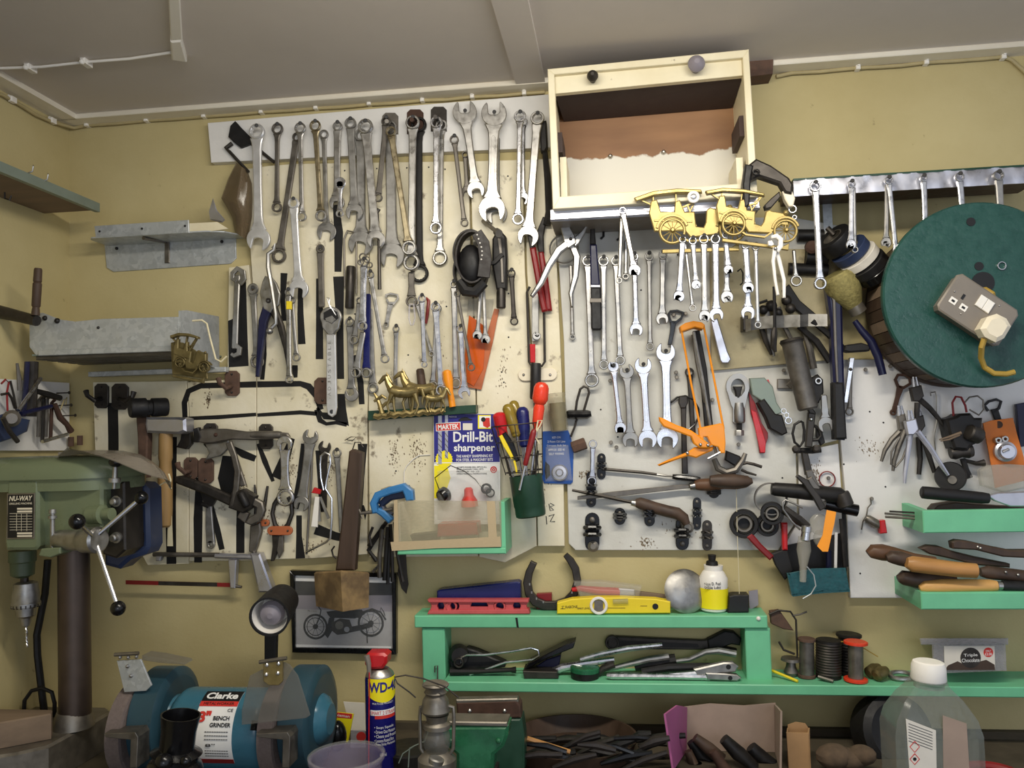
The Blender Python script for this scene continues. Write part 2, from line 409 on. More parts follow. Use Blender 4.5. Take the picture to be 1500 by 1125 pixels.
solo('wood_block', 'reddish brown wood block at the ceiling edge right of the cream cabinet', 'block', PO([(1096,87),(1133,84),(1132,108),(1097,112)], 0.0,0.056,0.001), C.rusty_brown)
# bench
struct('trim_5', MB().box(((XL + XR) / 2,-0.008, ZB + 0.008),(XR - XL, 0.016,0.016)), C.bench_top)
b_ = MB().box(((XL + XR) / 2,-0.36, ZB - 0.02),(XR - XL - 0.004,0.715,0.04), None, 0.003)
bench = Thing('workbench', 'long grimy wooden workbench along the foot of the tool wall', 'workbench', ((XL + XR) / 2,-0.36,0))
bench.p('worktop', b_, C.bench_top)
for x in (XL + 0.1,0.0, XR - 0.1):
    for y in (-0.08,-0.64):
        bench.p('leg', MB().box((x, y, (ZB - 0.04) / 2),(0.07,0.07, ZB - 0.04)), C.wood_dark)
# wiring along the ceiling edge
def wire(label, pts, r, m='cable', name='cable'):
    return solo(name, label, 'cable', MB().tube(pts, r, 8), M[m], None, 50)
lw = [WX(x, y, XL + 0.008) for x, y in ((0,137),(14,145),(30,154),(52,168),(77,179))]
wa = [W(x, y, 0.008) for x, y in ((108,187.5),(128,183.5),(170,181),(215,176.5),(258,174),(300,170.5),(340,168),(383,164),(424,162),(463,158.5),(500,157),(541,153),(580,151),(619,147),(655,146),(692,142),(730,140.5),(768,137),(798,135))]
wire('beige electric cable clipped under the ceiling trim left of the cream cabinet', lw + wa, 0.0045)
wr = [W(x, y, 0.008) for x, y in ((1137,112),(1160,107),(1200,105),(1230,102),(1256,99.5),(1290,98),(1320,96),(1356,91.5),(1400,89),(1440,86),(1470,83),(1482,88),(1500,104),(1520,125))]
wire('beige electric cable clipped under the ceiling trim right of the cream cabinet', wr, 0.0045)
k = 0
for (x, y, wh) in ((18,146,0),(77,177,0),(128,182,1),(215,175,1),(299,169,1),(383,163,1),(463,157,1),(541,151,1),(619,146,1),(692,141,1),(768,136,1),(1256,99,1),(1356,91,1),(1469,83,1)):
    c = W(x, y, 0.010) if wh else WX(x, y, XL + 0.01)
    k += 1
    nm = ['first', 'second', 'third', 'fourth', 'fifth', 'sixth', 'seventh', 'eighth', 'ninth', 'tenth', 'eleventh', 'twelfth', 'thirteenth', 'fourteenth'][k - 1]
    solo('cable_clip', nm + ' white cable clip from the left along the beige ceiling cable', 'clip',
         MB().box(c, (0.010,0.018,0.013), None, 0.002).lathe(c + Vector((0,-0.012,0.004)), c + Vector((0,-0.004,0.004)), [(0,0.004),(1,0.004)], 8), C.white_plastic, 'cable clips along the ceiling')
# trunking on the ceiling
zc = ZC - 0.006
tp = [WZ(x, y, zc) for x, y in ((252,-60),(254,0),(257,55),(258,80))]
tr = Thing('cable_trunking', 'white plastic trunking run across the ceiling at upper left', 'trunking', tp[-1])
q = MB()
dx = 8.0 * (tp[2] - CAMPOS).y / F
fr = [tp[0] + Vector((-dx, 0,-.006)), tp[0] + Vector((dx, 0,-.006)), tp[3] + Vector((dx, 0.012,-.006)), tp[3] + Vector((-dx, 0,-.006))]
q.solid(fr, [p + Vector((0,0,0.012)) for p in fr], 0.002)
tr.p('channel', q, C.white_plastic)
fr = [tp[2] + Vector((-dx * 1.1,0,-.009)), tp[2] + Vector((dx * 1.25,0,-.009)), tp[3] + Vector((dx * 1.25,0.022,-.009)), tp[3] + Vector((-dx * 1.3,0.006,-.009))]
tr.p('elbow', MB().solid(fr, [p + Vector((0,0,0.015)) for p in fr], 0.003), C.white_plastic)
zc2 = ZC - 0.006
wire('thin white flex leaving the ceiling trunking towards the left wall', [WZ(x, y, zc2) for x, y in ((250,77),(190,86),(125,91),(60,98),(0,100),(-40,101))], 0.0032, 'white_plastic', 'flex')
for (x, y, nm) in ((44,100, 'left'),(126,92, 'right')):
    c = WZ(x, y, ZC - 0.006)
    solo('ceiling_clip', nm + ' one of two white clips on the thin ceiling flex', 'clip', MB().box(c, (0.012,0.03,0.012), None, 0.003).ball(c + Vector((0,-0.014,-0.004)), 0.006,10), C.white_plastic)

# ---------------------------------------------------------------- boards
BD = 0.020
def board(label, pts, m='board_white', d=BD, name='tool_board', db=0.0):
    t = Thing(name, label, 'board', W(*pts[0], 0))
    t.p('panel', PO(pts, db, d, 0.0012), M[m])
    return t
rail = board('white painted rail board along the top of the tool wall holding big spanners', [(304,180),(560,158),(804,138),(806,216),(560,226),(309,238)], 'board_clean', 0.022, 'rail_board')
bdA = board('upper left white tool board hung with spanners and pliers below the rail', [(392,243),(430,240),(540,238),(540,560),(538,600),(538,812),(458,818),(376,820),(376,500),(364,330),(345,330),(344,250)])
bdL = board('narrow white tool board with hacksaw outline right of the hammers', [(335,392),(364,388),(375,505),(375,821),(277,822),(277,600),(274,560),(333,556)])
bdH = board('far left white tool board with black hammer outline behind the drill press', [(136,560),(273,558),(276,600),(276,826),(216,828),(140,690)])
bdM = board('middle white tool board above the horse ornament and drill sharpener', [(542,238),(686,236),(688,330),(696,560),(700,815),(580,816),(541,816),(540,600)])
bdN = board('tall white tool board behind the screwdriver pot', [(689,236),(765,234),(769,400),(781,560),(786,800),(740,824),(702,816),(698,560)])
bdP = board('slim white tool board between the screwdriver pot and the grey panel', [(768,234),(812,232),(816,400),(823,560),(827,800),(788,800),(783,560),(772,400)])
bdR = board('large greyish white panel hung with small spanners right of the red pliers', [(814,322),(1160,318),(1226,330),(1226,645),(1166,660),(1168,760),(1140,806),(843,806),(833,796),(826,500)], 'board_grey')
bdS = board('narrow white board strip behind the rusty shears', [(1170,662),(1228,650),(1234,740),(1240,830),(1205,842),(1148,824),(1144,808),(1171,762)], 'board_clean')
bdT = board('right hand white board behind the circlip pliers and green trays', [(1229,527),(1316,526),(1336,538),(1350,552),(1560,556),(1560,876),(1246,876),(1240,740),(1231,640)], 'board_clean')
bdD = board('stained cream plywood piece behind the clip strip', [(1040,362),(1225,366),(1229,522),(1220,527),(1042,543)], 'board_dirty', 0.030, 'plywood_piece', .0205)
def paint(bd, pts, d=BD, nm='painted_outline', m='black_paint'):
    bd.p(nm, PO(pts, d - 0.0004, d + 0.0008), M[m])
def outline_bar(bd, path, w, d=BD):
    """painted stroke along pixels"""
    L, R = [], []
    for i, p in enumerate(path):
        a = path[max(0, i - 1)]; b = path[min(len(path) - 1, i + 1)]
        dx, dy = b[0] - a[0], b[1] - a[1]; q = math.hypot(dx, dy) or 1
        ww = w[i] if isinstance(w, (list, tuple)) else w
        L.append((p[0] - dy / q * ww / 2, p[1] + dx / q * ww / 2)); R.append((p[0] + dy / q * ww / 2, p[1] - dx / q * ww / 2))
    paint(bd, L + R[::-1], d)
# hammer shape
outline_bar(bdH, [(165,590),(166,640),(166,700)], 15)
outline_bar(bdH, [(252,640),(250,740),(251,826)], [14,15,14])
outline_bar(bdL, [(292,700),(290,760),(290,824)], [10,13,11])
outline_bar(bdL, [(310,742),(318,775),(325,805)], [6,9,8])
outline_bar(bdL, [(353,740),(352,770),(352,810)], 12)
outline_bar(bdL, [(336,668),(334,700),(338,730)], [20,30,22])
# hacksaw shape across the boards
outline_bar(bdL, [(271,612),(270,590),(276,573),(294,565),(335,564),(375,563)], [7,8,8,8,8,9])
outline_bar(bdL, [(272,613),(320,611),(375,607)], [5,6,5])
outline_bar(bdA, [(377,563),(440,562),(452,566),(464,580),(470,600)], [9,8,10,10,8])
outline_bar(bdA, [(377,608),(440,604),(464,606)], [5,6,6])
outline_bar(bdA, [(463,600),(469,616),(478,621),(492,619),(508,622)], [6,8,5,5,6])
paint(bdA, [(463,598),(466,596),(472,604),(490,605),(493,577),(505,577),(507,600),(511,624),(497,618),(488,615),(474,614)])
# other silhouettes
paint(bdL, [(347,406),(360,402),(362,480),(364,536),(335,538),(334,470),(344,466)])
outline_bar(bdA, [(492,300),(496,340),(495,398)], [9,13,10])
outline_bar(bdA, [(496,405),(498,480),(498,555)], [16,10,12])
outline_bar(bdA, [(468,408),(468,470),(468,526)], [10,10,11])
outline_bar(bdA, [(440,408),(440,460),(442,504)], [6,9,11])
outline_bar(bdA, [(416,400),(414,440),(416,470)], [10,7,7])
outline_bar(bdA, [(386,480),(386,520),(384,556)], [7,9,6])
outline_bar(bdA, [(432,535),(432,545),(433,553)], [8,8,5])
outline_bar(bdA, [(520,520),(528,560),(530,592)], [6,9,8])
outline_bar(bdA, [(428,642),(418,670),(404,700)], [8,14,14])
outline_bar(bdA, [(446,650),(442,700),(432,745)], [10,14,10])
outline_bar(bdA, [(438,755),(438,785),(440,818)], [8,8,14])
outline_bar(bdA, [(462,775),(490,785),(520,792)], [16,12,10])
outline_bar(bdA, [(469,660),(468,700),(472,750)], [14,6,8])
outline_bar(bdA, [(531,650),(530,700),(527,740)], [14,7,8])
paint(bdA, [(519,756),(524,740),(533,740),(537,752),(535,762),(532,750),(526,750),(524,764)])
outline_bar(bdA, [(378,650),(388,676),(400,705)], [5,8,5])
outline_bar(bdL, [(340,655),(356,665),(374,672)], [5,11,9])
# written pencil mark
bdP.p('handwriting', TX([(804,738),(806,748),(811,747),(806,742),(812,740),(806,737)], 0.6, BD + .0005,5), C.black_print)
bdP.p('handwriting', TX([(800,756),(801,768)], 0.7, BD + .0005,5).tpx([(804,756),(812,753),(806,764),(813,764)], 0.7, BD + .0005,5), C.black_print)
# screw holes and nail holes in the boards
hm = {}
for bd, pts in ((bdM, [(552,247),(596,246),(628,245),(652,248),(654,449),(598,520),(640,522),(580,690)]),(bdN, [(744,258),(730,268),(745,494),(735,545),(738,560),(745,430)]),(bdR, [(939,425),(1043,470),(1146,700),(905,640),(880,600)]),
                (bdA, [(466,245),(404,282),(421,268),(505,250),(520,460)]),(bdT, [(1274,603),(1294,619),(1297,713),(1300,812),(1260,840),(1236,680)]),(bdH, [(150,700),(200,590)])):
    for x, y in pts:
        bd.p('nail_hole', LA(W(x, y, BD - .001), W(x, y, BD + .0006), [(0,0.0022),(1,0.002)], 8), C.black_iron)

def smudge(bd, cx, cy, sx, sy, n):
    m = MB(); r_ = random.Random(int(cx * 7 + cy))
    for i in range(n):
        x, y = cx + r_.gauss(0, sx * .45), cy + r_.gauss(0, sy * .45); a, b = r_.uniform(.3,1.3), r_.uniform(.4,2.2)
        m.add([W(x - a, y, BD + .0004), W(x, y - b, BD + .0004), W(x + a, y + .3, BD + .0004), W(x + .2, y + b, BD + .0004)], [[0,1,2,3]])
    bd.p('grease_smudge', m, C.grease)
for bd, cx, cy, sx, sy, n in ((bdM, 578,668,10,26,70),(bdM, 610,664,14,30,90),(bdM, 640,510,16,30,30),(bdN, 735,545,12,40,40),(bdN, 750,650,16,50,30),(bdA, 425,690,18,30,60),(bdA, 400,765,14,24,40),(bdA, 484,690,12,30,50),(bdA, 452,800,20,10,40),(bdL, 305,585,6,14,50),(bdL, 352,710,12,24,40),(bdR, 945,796,16,8,60),(bdR, 862,694,20,6,60),(bdR, 1000,780,60,20,30),(bdS, 1196,692,8,18,50),(bdT, 1272,655,24,16,50),(bdP, 800,680,8,60,40)):
    smudge(bd, cx, cy, sx, sy, n)
# ---------------------------------------------------------------- cream cabinet
dc = 0.19
cb = Thing('wall_cabinet', 'cream painted open wooden cabinet with two knobs on the upper wall', 'cabinet', W(955,300,0))
fr = [(802,101),(1097,72),(1110,283),(810,306)]                    # outer front outline
inn = [(812,122),(1085,84),(1098,268),(826,289)]
def fpt(p, d): return W(p[0], p[1], dc) + Vector((0, dc - d, 0))
def bar4(name, a, b, c, e, m, dep=0.03):
    f = [fpt(p, dc) for p in (a, b, c, e)]
    cb.p(name, MB().solid(f, [p + Vector((0, dep, 0)) for p in f], 0.0015, Vector((0,-1,0))), M[m])
TL, TR, BR, BL = (802,101),(1097,72),(1110,288),(810,306)
bar4('frame_rail', TL, TR, (1088,84),(811,109), 'cream_paint')
bar4('frame_stile', (802,101),(812,109),(820,290),(810,306), 'cream_paint')
bar4('frame_stile', (1088,84),(1097,72),(1110,288),(1098,272), 'cream_paint')
bar4('frame_rail', (820,288),(1098,268),(1110,288),(810,306), 'cream_paint')
def wallp(name, p0, p1, m, thick, inw):
    a, b = fpt(p0, dc), fpt(p1, dc)
    f = [a, b, b + Vector((0, dc - .03,0)), a + Vector((0, dc - .03,0))]
    f = [p + Vector((0,0.03,0)) for p in f]
    f = [Vector((p.x, min(p.y, -0.002), p.z)) for p in f]
    cb.p(name, MB().solid(f, [p + Vector(inw) * thick for p in f]), M[m])
wallp('side_panel', TL, BL, 'cream_paint', 0.012,(1,0,0))
wallp('side_panel', TR, BR, 'cream_paint', 0.012,(-1,0,0))
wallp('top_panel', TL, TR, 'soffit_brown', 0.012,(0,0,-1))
wallp('bottom_panel', BL, BR, 'cream_paint', 0.012,(0,0,1))
f = [fpt(p, dc) for p in (TL, TR, BR, BL)]
for p in f: p.y = -0.010
mbk = MB().solid(f, [p + Vector((0,0.008,0)) for p in f])
# back: bare wood above, white paint with a ragged edge below
m = bpy.data.materials.new('half_painted_back'); m.use_nodes = True; nt = m.node_tree; N = nt.nodes; Lk = nt.links
gm = N.new('ShaderNodeNewGeometry'); sp = N.new('ShaderNodeSeparateXYZ'); Lk.new(gm.outputs['Position'], sp.inputs[0])
nz = N.new('ShaderNodeTexNoise'); nz.inputs['Scale'].default_value = 22; nz.inputs['Detail'].default_value = 6; Lk.new(gm.outputs['Position'], nz.inputs['Vector'])
ad = N.new('ShaderNodeMath'); ad.operation = 'MULTIPLY_ADD'; ad.inputs[1].default_value = 0.05; Lk.new(nz.outputs['Fac'], ad.inputs[0]); Lk.new(sp.outputs['Z'], ad.inputs[2])
zt = W(960,229,0.0).z + 0.025
gt = N.new('ShaderNodeMapRange'); gt.inputs['From Min'].default_value = zt - .002; gt.inputs['From Max'].default_value = zt + .002; Lk.new(ad.outputs[0], gt.inputs['Value'])
n2 = N.new('ShaderNodeTexNoise'); n2.inputs['Scale'].default_value = 9; n2.inputs['Detail'].default_value = 6
mp = N.new('ShaderNodeMapping'); mp.inputs['Scale'].default_value = (0.35,1,1.6); Lk.new(gm.outputs['Position'], mp.inputs[0]); Lk.new(mp.outputs[0], n2.inputs['Vector'])
rw = N.new('ShaderNodeValToRGB'); rw.color_ramp.elements[0].position = .3; rw.color_ramp.elements[1].position = .7; rw.color_ramp.elements[0].color = srgb(118,82,54); rw.color_ramp.elements[1].color = srgb(160,118,80); Lk.new(n2.outputs['Fac'], rw.inputs[0])
mx = N.new('ShaderNodeMix'); mx.data_type = 'RGBA'; Lk.new(gt.outputs[0], mx.inputs[0]); mx.inputs[6].default_value = srgb(226,222,210); Lk.new(rw.outputs[0], mx.inputs[7])
Lk.new(mx.outputs[2], N['Principled BSDF'].inputs['Base Color']); N['Principled BSDF'].inputs['Roughness'].default_value = .6
M['half_painted'] = m
cb.p('back_panel', mbk, m)
# drop flap behind the frame with knobs
f = [fpt(p, dc) + Vector((0,0.012,0)) for p in ((812,109),(1088,84),(1089,107),(813,134))]
flap = cb.p('drop_flap', MB().solid(f, [p + Vector((0,0.016,0)) for p in f], 0.001, Vector((0,-1,0))), C.cream_paint)
for (x, y, r, mm, lb) in ((868,111,8.5, 'dark_steel', 'small dark grey knob'),(1020,94,12.5, 'grey_knob', 'large pale grey ball knob')):
    c = W(x, y, dc + 0.012); rr = r * S(dc)
    cb.p('knob', LA(c + Vector((0,0.025,0)), c + Vector((0,-rr, 0)), [(0, rr * .55),(.3, rr * .5),(.45, rr * .85),(.65, rr),(.85, rr * .8),(1, rr * .3)], 20), M[mm], lb, flap)
fu = [W(813,138, .170), W(1089,111, .170), W(1072,158, .014), W(826,178, .014)]
cb.p('folded_flap_lining', MB().solid(fu, [p + Vector((0,0, .004)) for p in fu], 0, Vector((0,0,-1))), C.dark_lining, 'dark brown lining board')
# runners inside
for (p0, p1, p2, p3) in (((814,180),(829,176),(829,214),(814,216)),((1094,154),(1079,160),(1079,198),(1094,192))):
    pa = fpt(p0, dc)
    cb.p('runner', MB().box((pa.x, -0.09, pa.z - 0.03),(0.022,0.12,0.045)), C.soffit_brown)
for (x, sx) in ((818,1),(1093,-1)):
    a = fpt((x, 232), dc)
    cb.p('side_cleat', MB().box((a.x + sx * 0.008,-0.09, a.z - 0.035),(0.014,0.12,0.10)), C.cream_paint)
for x, y in ((894,229),(972,223)):
    c = W(x, y, 0.012); cb.p('fixing_screw', BA(c, 0.006,10), C.steel)
# edge strip and soffit of shelf under cabinet
sh = Thing('cabinet_shelf', 'shelf with bright metal edging directly under the cream cabinet', 'shelf', W(890,320,0))
f0 = W(806,308,0.165); f1 = W(1112,294,0.165); zt = f0.z; zb = W(806,325,0.165).z
sh.p('shelf_board', MB().box(((f0.x + f1.x) / 2,-0.0925, zb + 0.012),(f1.x - f0.x, 0.140,0.018)), C.grey_plastic)
sh.p('metal_edging', MB().box(((f0.x + f1.x) / 2,-0.166,(zt + zb) / 2),(f1.x - f0.x, 0.006,(zt - zb)), None, 0.001).box(((f0.x + f1.x) / 2,-0.171, zb + .004),(f1.x - f0.x, 0.01,0.005), None, 0.001), C.aluminium)
# right-hand shelf with bright edging and hooks
sr = Thing('spanner_shelf', 'long shelf with crinkled shiny metal edging on the right', 'shelf', W(1330,275,0))
f0 = W(1162,264,0.17); f1 = W(1540,242,0.17); zt = f0.z; zb = W(1162,288,0.17).z
sr.p('shelf_board', MB().box(((f0.x + f1.x) / 2,-0.0945, zt - 0.010),(f1.x - f0.x, 0.145,0.018)), C.wood_dark)
sr.p('painted_top', MB().box(((f0.x + f1.x) / 2,-0.086, zt + 0.001),(f1.x - f0.x, 0.172,0.004)), C.dark_green)
nx = 60; vs = []; fs = []
for i in range(nx + 1):
    x = f0.x + (f1.x - f0.x) * i / nx
    wv = 0.0016 * math.sin(i * 1.7) + 0.0012 * math.sin(i * 0.61 + 1)
    vs += [(x, -0.171 + wv, zt),(x, -0.172 - wv, (zt + zb) / 2),(x, -0.171 + wv * .5, zb),(x, -0.1685, zb),(x, -0.1685, zt)]
for i in range(nx):
    for q in range(5):
        r = (q + 1) % 5; fs.append([5 * i + q, 5 * i + r, 5 * i + 5 + r, 5 * i + 5 + q])
sr.p('metal_edging', MB().add(vs, fs), C.aluminium)
sr.p('bracket', MB().box((W(1208,300,0.0).x, -0.012, W(1208,310,0).z),(0.02,0.02,0.10)), C.galvanised)

# ---------------------------------------------------------------- left shelves
ls = Thing('left_wall_shelf', 'grey green wooden shelf on the left wall near the corner', 'shelf', (XL, -0.6, W(143,310,0.1).z))
zl = W(143,311,0.1).z; xr_ = W(143,311,0.1).x; hb = 14 * S(0.1)
ls.p('shelf_board', MB().box(((XL + xr_) / 2,-0.85, zl + hb * .6),(xr_ - XL - 0.004,1.5, hb * .7)), C.wood_grey)
ls.p('edge_strip', MB().box((xr_, -0.85, zl + hb / 2),(0.012,1.5, hb), None, 0.002), C.shelf_grey)
for y in (-0.3,-0.55):
    c = Vector((xr_ - 0.09, y, zl)); ls.p('hook', MB().tube([c, c + Vector((0,0,-.014)), c + Vector((0.012,0,-.018)), c + Vector((0.016,0,-.008))], 0.0018,6), C.dark_steel)
c = W(62,263,0.35)
for (px, py) in ((40,250),(62,262)):
    v = WX(px, py, xr_); solo('screw_eye', 'bent wire eye on the %s edge of the left wall shelf' % ('far' if px > 50 else 'near'), 'hook', MB().tube([v + Vector((0,0,-.006)), v + Vector((.012,0,-.002)), v + Vector((.014,0, .008)), v + Vector((.006, .01, .014))], 0.0016,6), C.steel)
g1 = Thing('metal_shelf', 'small galvanised shelf with raised lip on the left of the tool wall', 'shelf', W(245,370,0))
g1.p('back_plate', PO([(152,352),(345,342),(346,378),(338,386),(166,398),(156,392)], 0.0,0.004,0.001), C.galvanised)
zf = W(240,343,0.09).z
xs = W(127,347,0.09).x; xe = W(336,338,0.09).x
o = [(xs, -0.002),(xs, -.075),(xs + .012,-.09),(xe - .06,-.09),(xe - .02,-.075),(xe, -.04),(xe, -.002)]
g1.p('plate', MB().solid([Vector((x, y, zf)) for x, y in o], [Vector((x, y, zf + .003)) for x, y in o], 0, Vector((0,0,-1))), C.galvanised)
g1.p('front_lip', PO([(138,331),(276,322),(277,341),(140,347)], 0.087,0.091,0.0008), C.galvanised)
g1.p('end_lip', PO([(277,327),(318,325),(334,335),(300,340),(277,341)], 0.082,0.086,0.0008), C.cream_paint)
g1.p('bracket', MB().rect(241,352,248,385,0.003,0.008,0.001).tube([W(244,354,0.006), Vector((W(210,342, .08).x, -.08, zf - .004))], 0.005,6), C.dull_steel)
for x, y in ((171,364),(325,354),(146,339),(208,335),(271,331)):
    dd = 0.004 if y > 350 else 0.091
    g1.p('rivet', BA(W(x, y, dd), 0.0045 if y > 350 else .003,8), C.black_iron)
g2 = Thing('metal_tray', 'long galvanised tray shelf with chamfered ends above the hammers', 'shelf', W(190,520,0))
dt = 0.21
g2.p('front_plate', PO([(52,459),(62,458),(88,468),(110,471),(150,467),(262,464),(262,513),(100,518),(52,520),(43,508),(43,470)], dt - .003, dt, 0.0008), C.galvanised)
g2.p('lower_lip', PO([(56,513),(262,506),(262,514),(56,521)], dt - .006, dt + .004, .001), C.galvanised)
zf2 = W(150,516, dt).z; xs = W(46,516, dt).x; xe = W(262,512, dt).x
g2.p('bottom_plate', MB().box(((xs + xe) / 2,-dt / 2, zf2),(xe - xs, dt - .004,0.004)), C.shelf_grey)
for i in range(5):
    g2.p('slat', MB().box(((xs + xe) / 2,-.03 - i * .038, zf2 - .006),(xe - xs, 0.026,0.008), None, .001), C.dull_steel)
zq = W(330,543,0).z
pl = [Vector((xe, -dt, W(262,455, dt).z)), Vector((xe, -dt + .03, W(262,452, dt).z)), Vector((xe, -0.0225, W(332,465,0).z)), Vector((xe, -0.0225, zq)), Vector((xe, -dt, W(262,515, dt).z))]
g2.p('end_plate', MB().solid(pl, [p + Vector((.004,0,0)) for p in pl], 0, Vector((-1,0,0))), C.galvanised)
g2.p('back_bar', MB().box(((xs + xe) / 2 + .03,-.034, zq),(xe - xs, 0.022,0.012), None, .001), C.galvanised)
for x, y, r in ((66,466,4.2),(84,470,4.6),(144,480,2.4)):
    g2.p('bolt_head', BA(W(x, y, dt), r * S(dt), 10), C.black_iron)
# ================================================================ SPANNERS
def lay(L): return 0.0245 + 0.0125 * (L - 1)
def nail_at(x, y, d0, d1, label, tilt=2.0, r=1.6, m='black_iron', name='nail'):
    a = W(x, y, d0); b = W(x + tilt * .3, y - tilt, d1)
    return solo(name, label, 'nail', MB().tube([a, b], r * S(d1) * .8,8).lathe(b, b + (b - a).normalized() * .0016, [(0, r * 2 * S(d1)),(1, r * 1.7 * S(d1))], 10), M[m])
def jaw_pts(cx, cy, ux, uy, r, ja=15, gap=0.92, deep=0.12):
    """outline of an open jaw: u points out of the shaft; turned by ja degrees"""
    a = math.radians(ja); ex, ey = ux * math.cos(a) - uy * math.sin(a), ux * math.sin(a) + uy * math.cos(a)
    fx, fy = -ey, ex; h = gap * r / 2; out = []
    t0 = math.asin(min(.95, h / r)) + .10
    n = 22
    for i in range(n + 1):
        t = t0 + (2 * math.pi - 2 * t0) * i / n
        k = 1.0 + 0.10 * max(0, math.cos(t))
        out.append((math.cos(t) * r * k, math.sin(t) * r * (1.0 if abs(math.cos(t)) < 2 else 1)))
    q = [(r * 0.80,-h * 1.04),(-deep * r + h * .55,-h)]
    for i in range(1,6):
        t = -math.pi / 2 - math.pi * i / 6
        q.append((-deep * r + h * .55 + math.cos(t) * h * .55, math.sin(t) * h))
    q += [(-deep * r + h * .55, h),(r * 0.80, h * 1.04)]
    out += q
    return [(cx + ex * p + fx * s_, cy + ey * p + fy * s_) for p, s_ in out]
def head(th, kind, x, y, ux, uy, r, d0, t, m, ja, under=None):
    if kind == 'ring':
        q = RI(x, y, r, r * .64, d0 - .0012, d0 + t * 1.25 + .001,28,12 if r >= 5 else 0, .16)
        return th.p('ring_end', q, M[m])
    if kind == 'open':
        return th.p('open_jaw', PO(jaw_pts(x, y, ux, uy, r, ja), d0, d0 + t * 1.05, .0012), M[m])
    if kind == 'socket':
        c = W(x, y, d0); rr = r * S(d0)
        return th.p('socket_end', LA(c, c + Vector((0,-t * 2.2,0)), [(0, rr * .9),(.1, rr),(.85, rr),(1, rr * .9),(.999, rr * .62),(.4, rr * .6)], 20), M[m])
    if kind == 'stub':
        return th.p('end', RI(x, y, r, r * .28, d0, d0 + t, 20,0, .12), M[m])
def spanner(label, a, b, ea, ra, eb, rb, w, L=1, m='steel', name='spanner', cat='spanner', ja=(15,15), nail=True, groove=False, bend=0, mb=None, d=None, group=None, t=None):
    """a and b: centres of the two ends in pixels; w: width of the shaft in pixels"""
    d0 = d if d is not None else lay(L); t = t or max(0.0045, min(0.0075, w * .00062))
    dx, dy = b[0] - a[0], b[1] - a[1]; q = math.hypot(dx, dy); ux, uy = dx / q, dy / q
    th = Thing(name, label, cat, W(b[0], b[1], d0), group)
    vx, vy = -uy, ux; h = w / 2
    sa = ra * .82 if ea else 0; sb = rb * .82 if eb else 0
    fa = min(ra * .75, w * .95) if ea else h; fb = min(rb * .75, w * .95) if eb else h
    ks = [(sa, fa),(sa + ra * .55, h * 1.18),(sa + ra * 1.3, h * 1.0),(q * .5, h * .92),(q - sb - rb * 1.3, h),(q - sb - rb * .55, h * 1.18),(q - sb, fb)]
    if not ea: ks = [(0, h * .7),(h * .5, h)] + ks[3:]
    if not eb: ks = ks[:4] + [(q - h * .5, h),(q, h * .7)]
    L1 = [(a[0] + ux * p + vx * k, a[1] + uy * p + vy * k) for p, k in ks]
    L2 = [(a[0] + ux * p - vx * k, a[1] + uy * p - vy * k) for p, k in ks]
    sh = th.p('shaft', PO(L1 + L2[::-1], d0, d0 + t, min(.0022, h * .5 * S(d0))), M[m])
    if groove and w >= 7:
        g0, g1 = q * .25, q * .75; gh = h * .42
        pts = [(a[0] + ux * p + vx * k, a[1] + uy * p + vy * k) for p, k in ((g0, gh),(g1, gh),(g1 + gh, 0),(g1,-gh),(g0,-gh),(g0 - gh, 0))]
        th.p('raised_panel', PO(pts, d0 + t - .0006, d0 + t + .0007, .0004), M[m], None, sh)
    if ea: head(th, ea, a[0], a[1], -ux, -uy, ra, d0, t, m, ja[0])
    if eb: head(th, eb, b[0], b[1], ux, uy, rb, d0, t, mb or m, ja[1])
    if nail:
        nm = label if len(label.split()) <= 11 else ' '.join(label.split()[:11])
        nx, ny = (a[0], a[1] - (ra * .50 if ea == 'ring' else 0))
        base = min(0.018, d0 - .004) if d0 < .1 else d0 - .0045
        nail_at(nx, ny, base, d0 + t * 1.25 + .007, 'nail holding up the ' + nm, 2.2,1.5)
    return th
sp = spanner
# ---- top row on the white rail, left to right
sp('big bright combination spanner leftmost on the top rail', (375,192),(378,350), 'ring', 12.5, 'open', 17,12.5,3, 'satin_bright', ja=(0,12))
sp('short dark double ring spanner second from left on the top rail', (405.5,188),(404.7,303), 'ring', 9.2, 'ring', 8,6.5,2, 'dull_steel')
sp('slim steel ring spanner leaning right on the third nail of the rail', (439,187),(441.5,317), 'ring', 9, 'ring', 7.5,6.5,3, 'steel', bend=1)
sp('long dark ring spanner leaning left from the third nail of the rail', (434,200),(407.5,374), 'ring', 7, 'ring', 11.5,9,1, 'dull_steel', nail=False)
sp('ring spanner with brassy yellow shaft on the top rail', (461,183.5),(469.5,315.5), 'ring', 9, 'ring', 9,7.2,3, 'warm_steel', groove=True, mb='steel')
sp('grey combination spanner tucked behind the brassy yellow one', (474,196),(478,339), 'ring', 7, 'open', 14,6.5,1, 'grey_steel', nail=False, ja=(0,12))
sp('combination spanner with round shaft left of the two grey ones', (493.7,184.3),(493,296), 'ring', 7.5, 'open', 11,9.5,2, 'steel', ja=(0,5))
sp('little spanner dangling in front of a jaw below the rail', (497.8,267),(497,312.5), 'open', 8, 'ring', 6,6,4, 'chrome', nail=False, ja=(180,0))
sp('medium satin grey combination spanner left of the big crossed pair', (512.6,179.7),(518.5,310), 'ring', 9, 'open', 12.5,10,2, 'grey_steel', ja=(0,10))
sp('long thick satin combination spanner slanting right in the crossed pair', (534.6,184.3),(550,350), 'ring', 11.8, 'open', 13,12,3, 'steel', ja=(0,8))
sp('large grey spanner behind the crossed pair with wide jaw low', (528,197),(528,356), 'ring', 10, 'open', 18,13,1, 'grey_steel', nail=False, ja=(0,14))
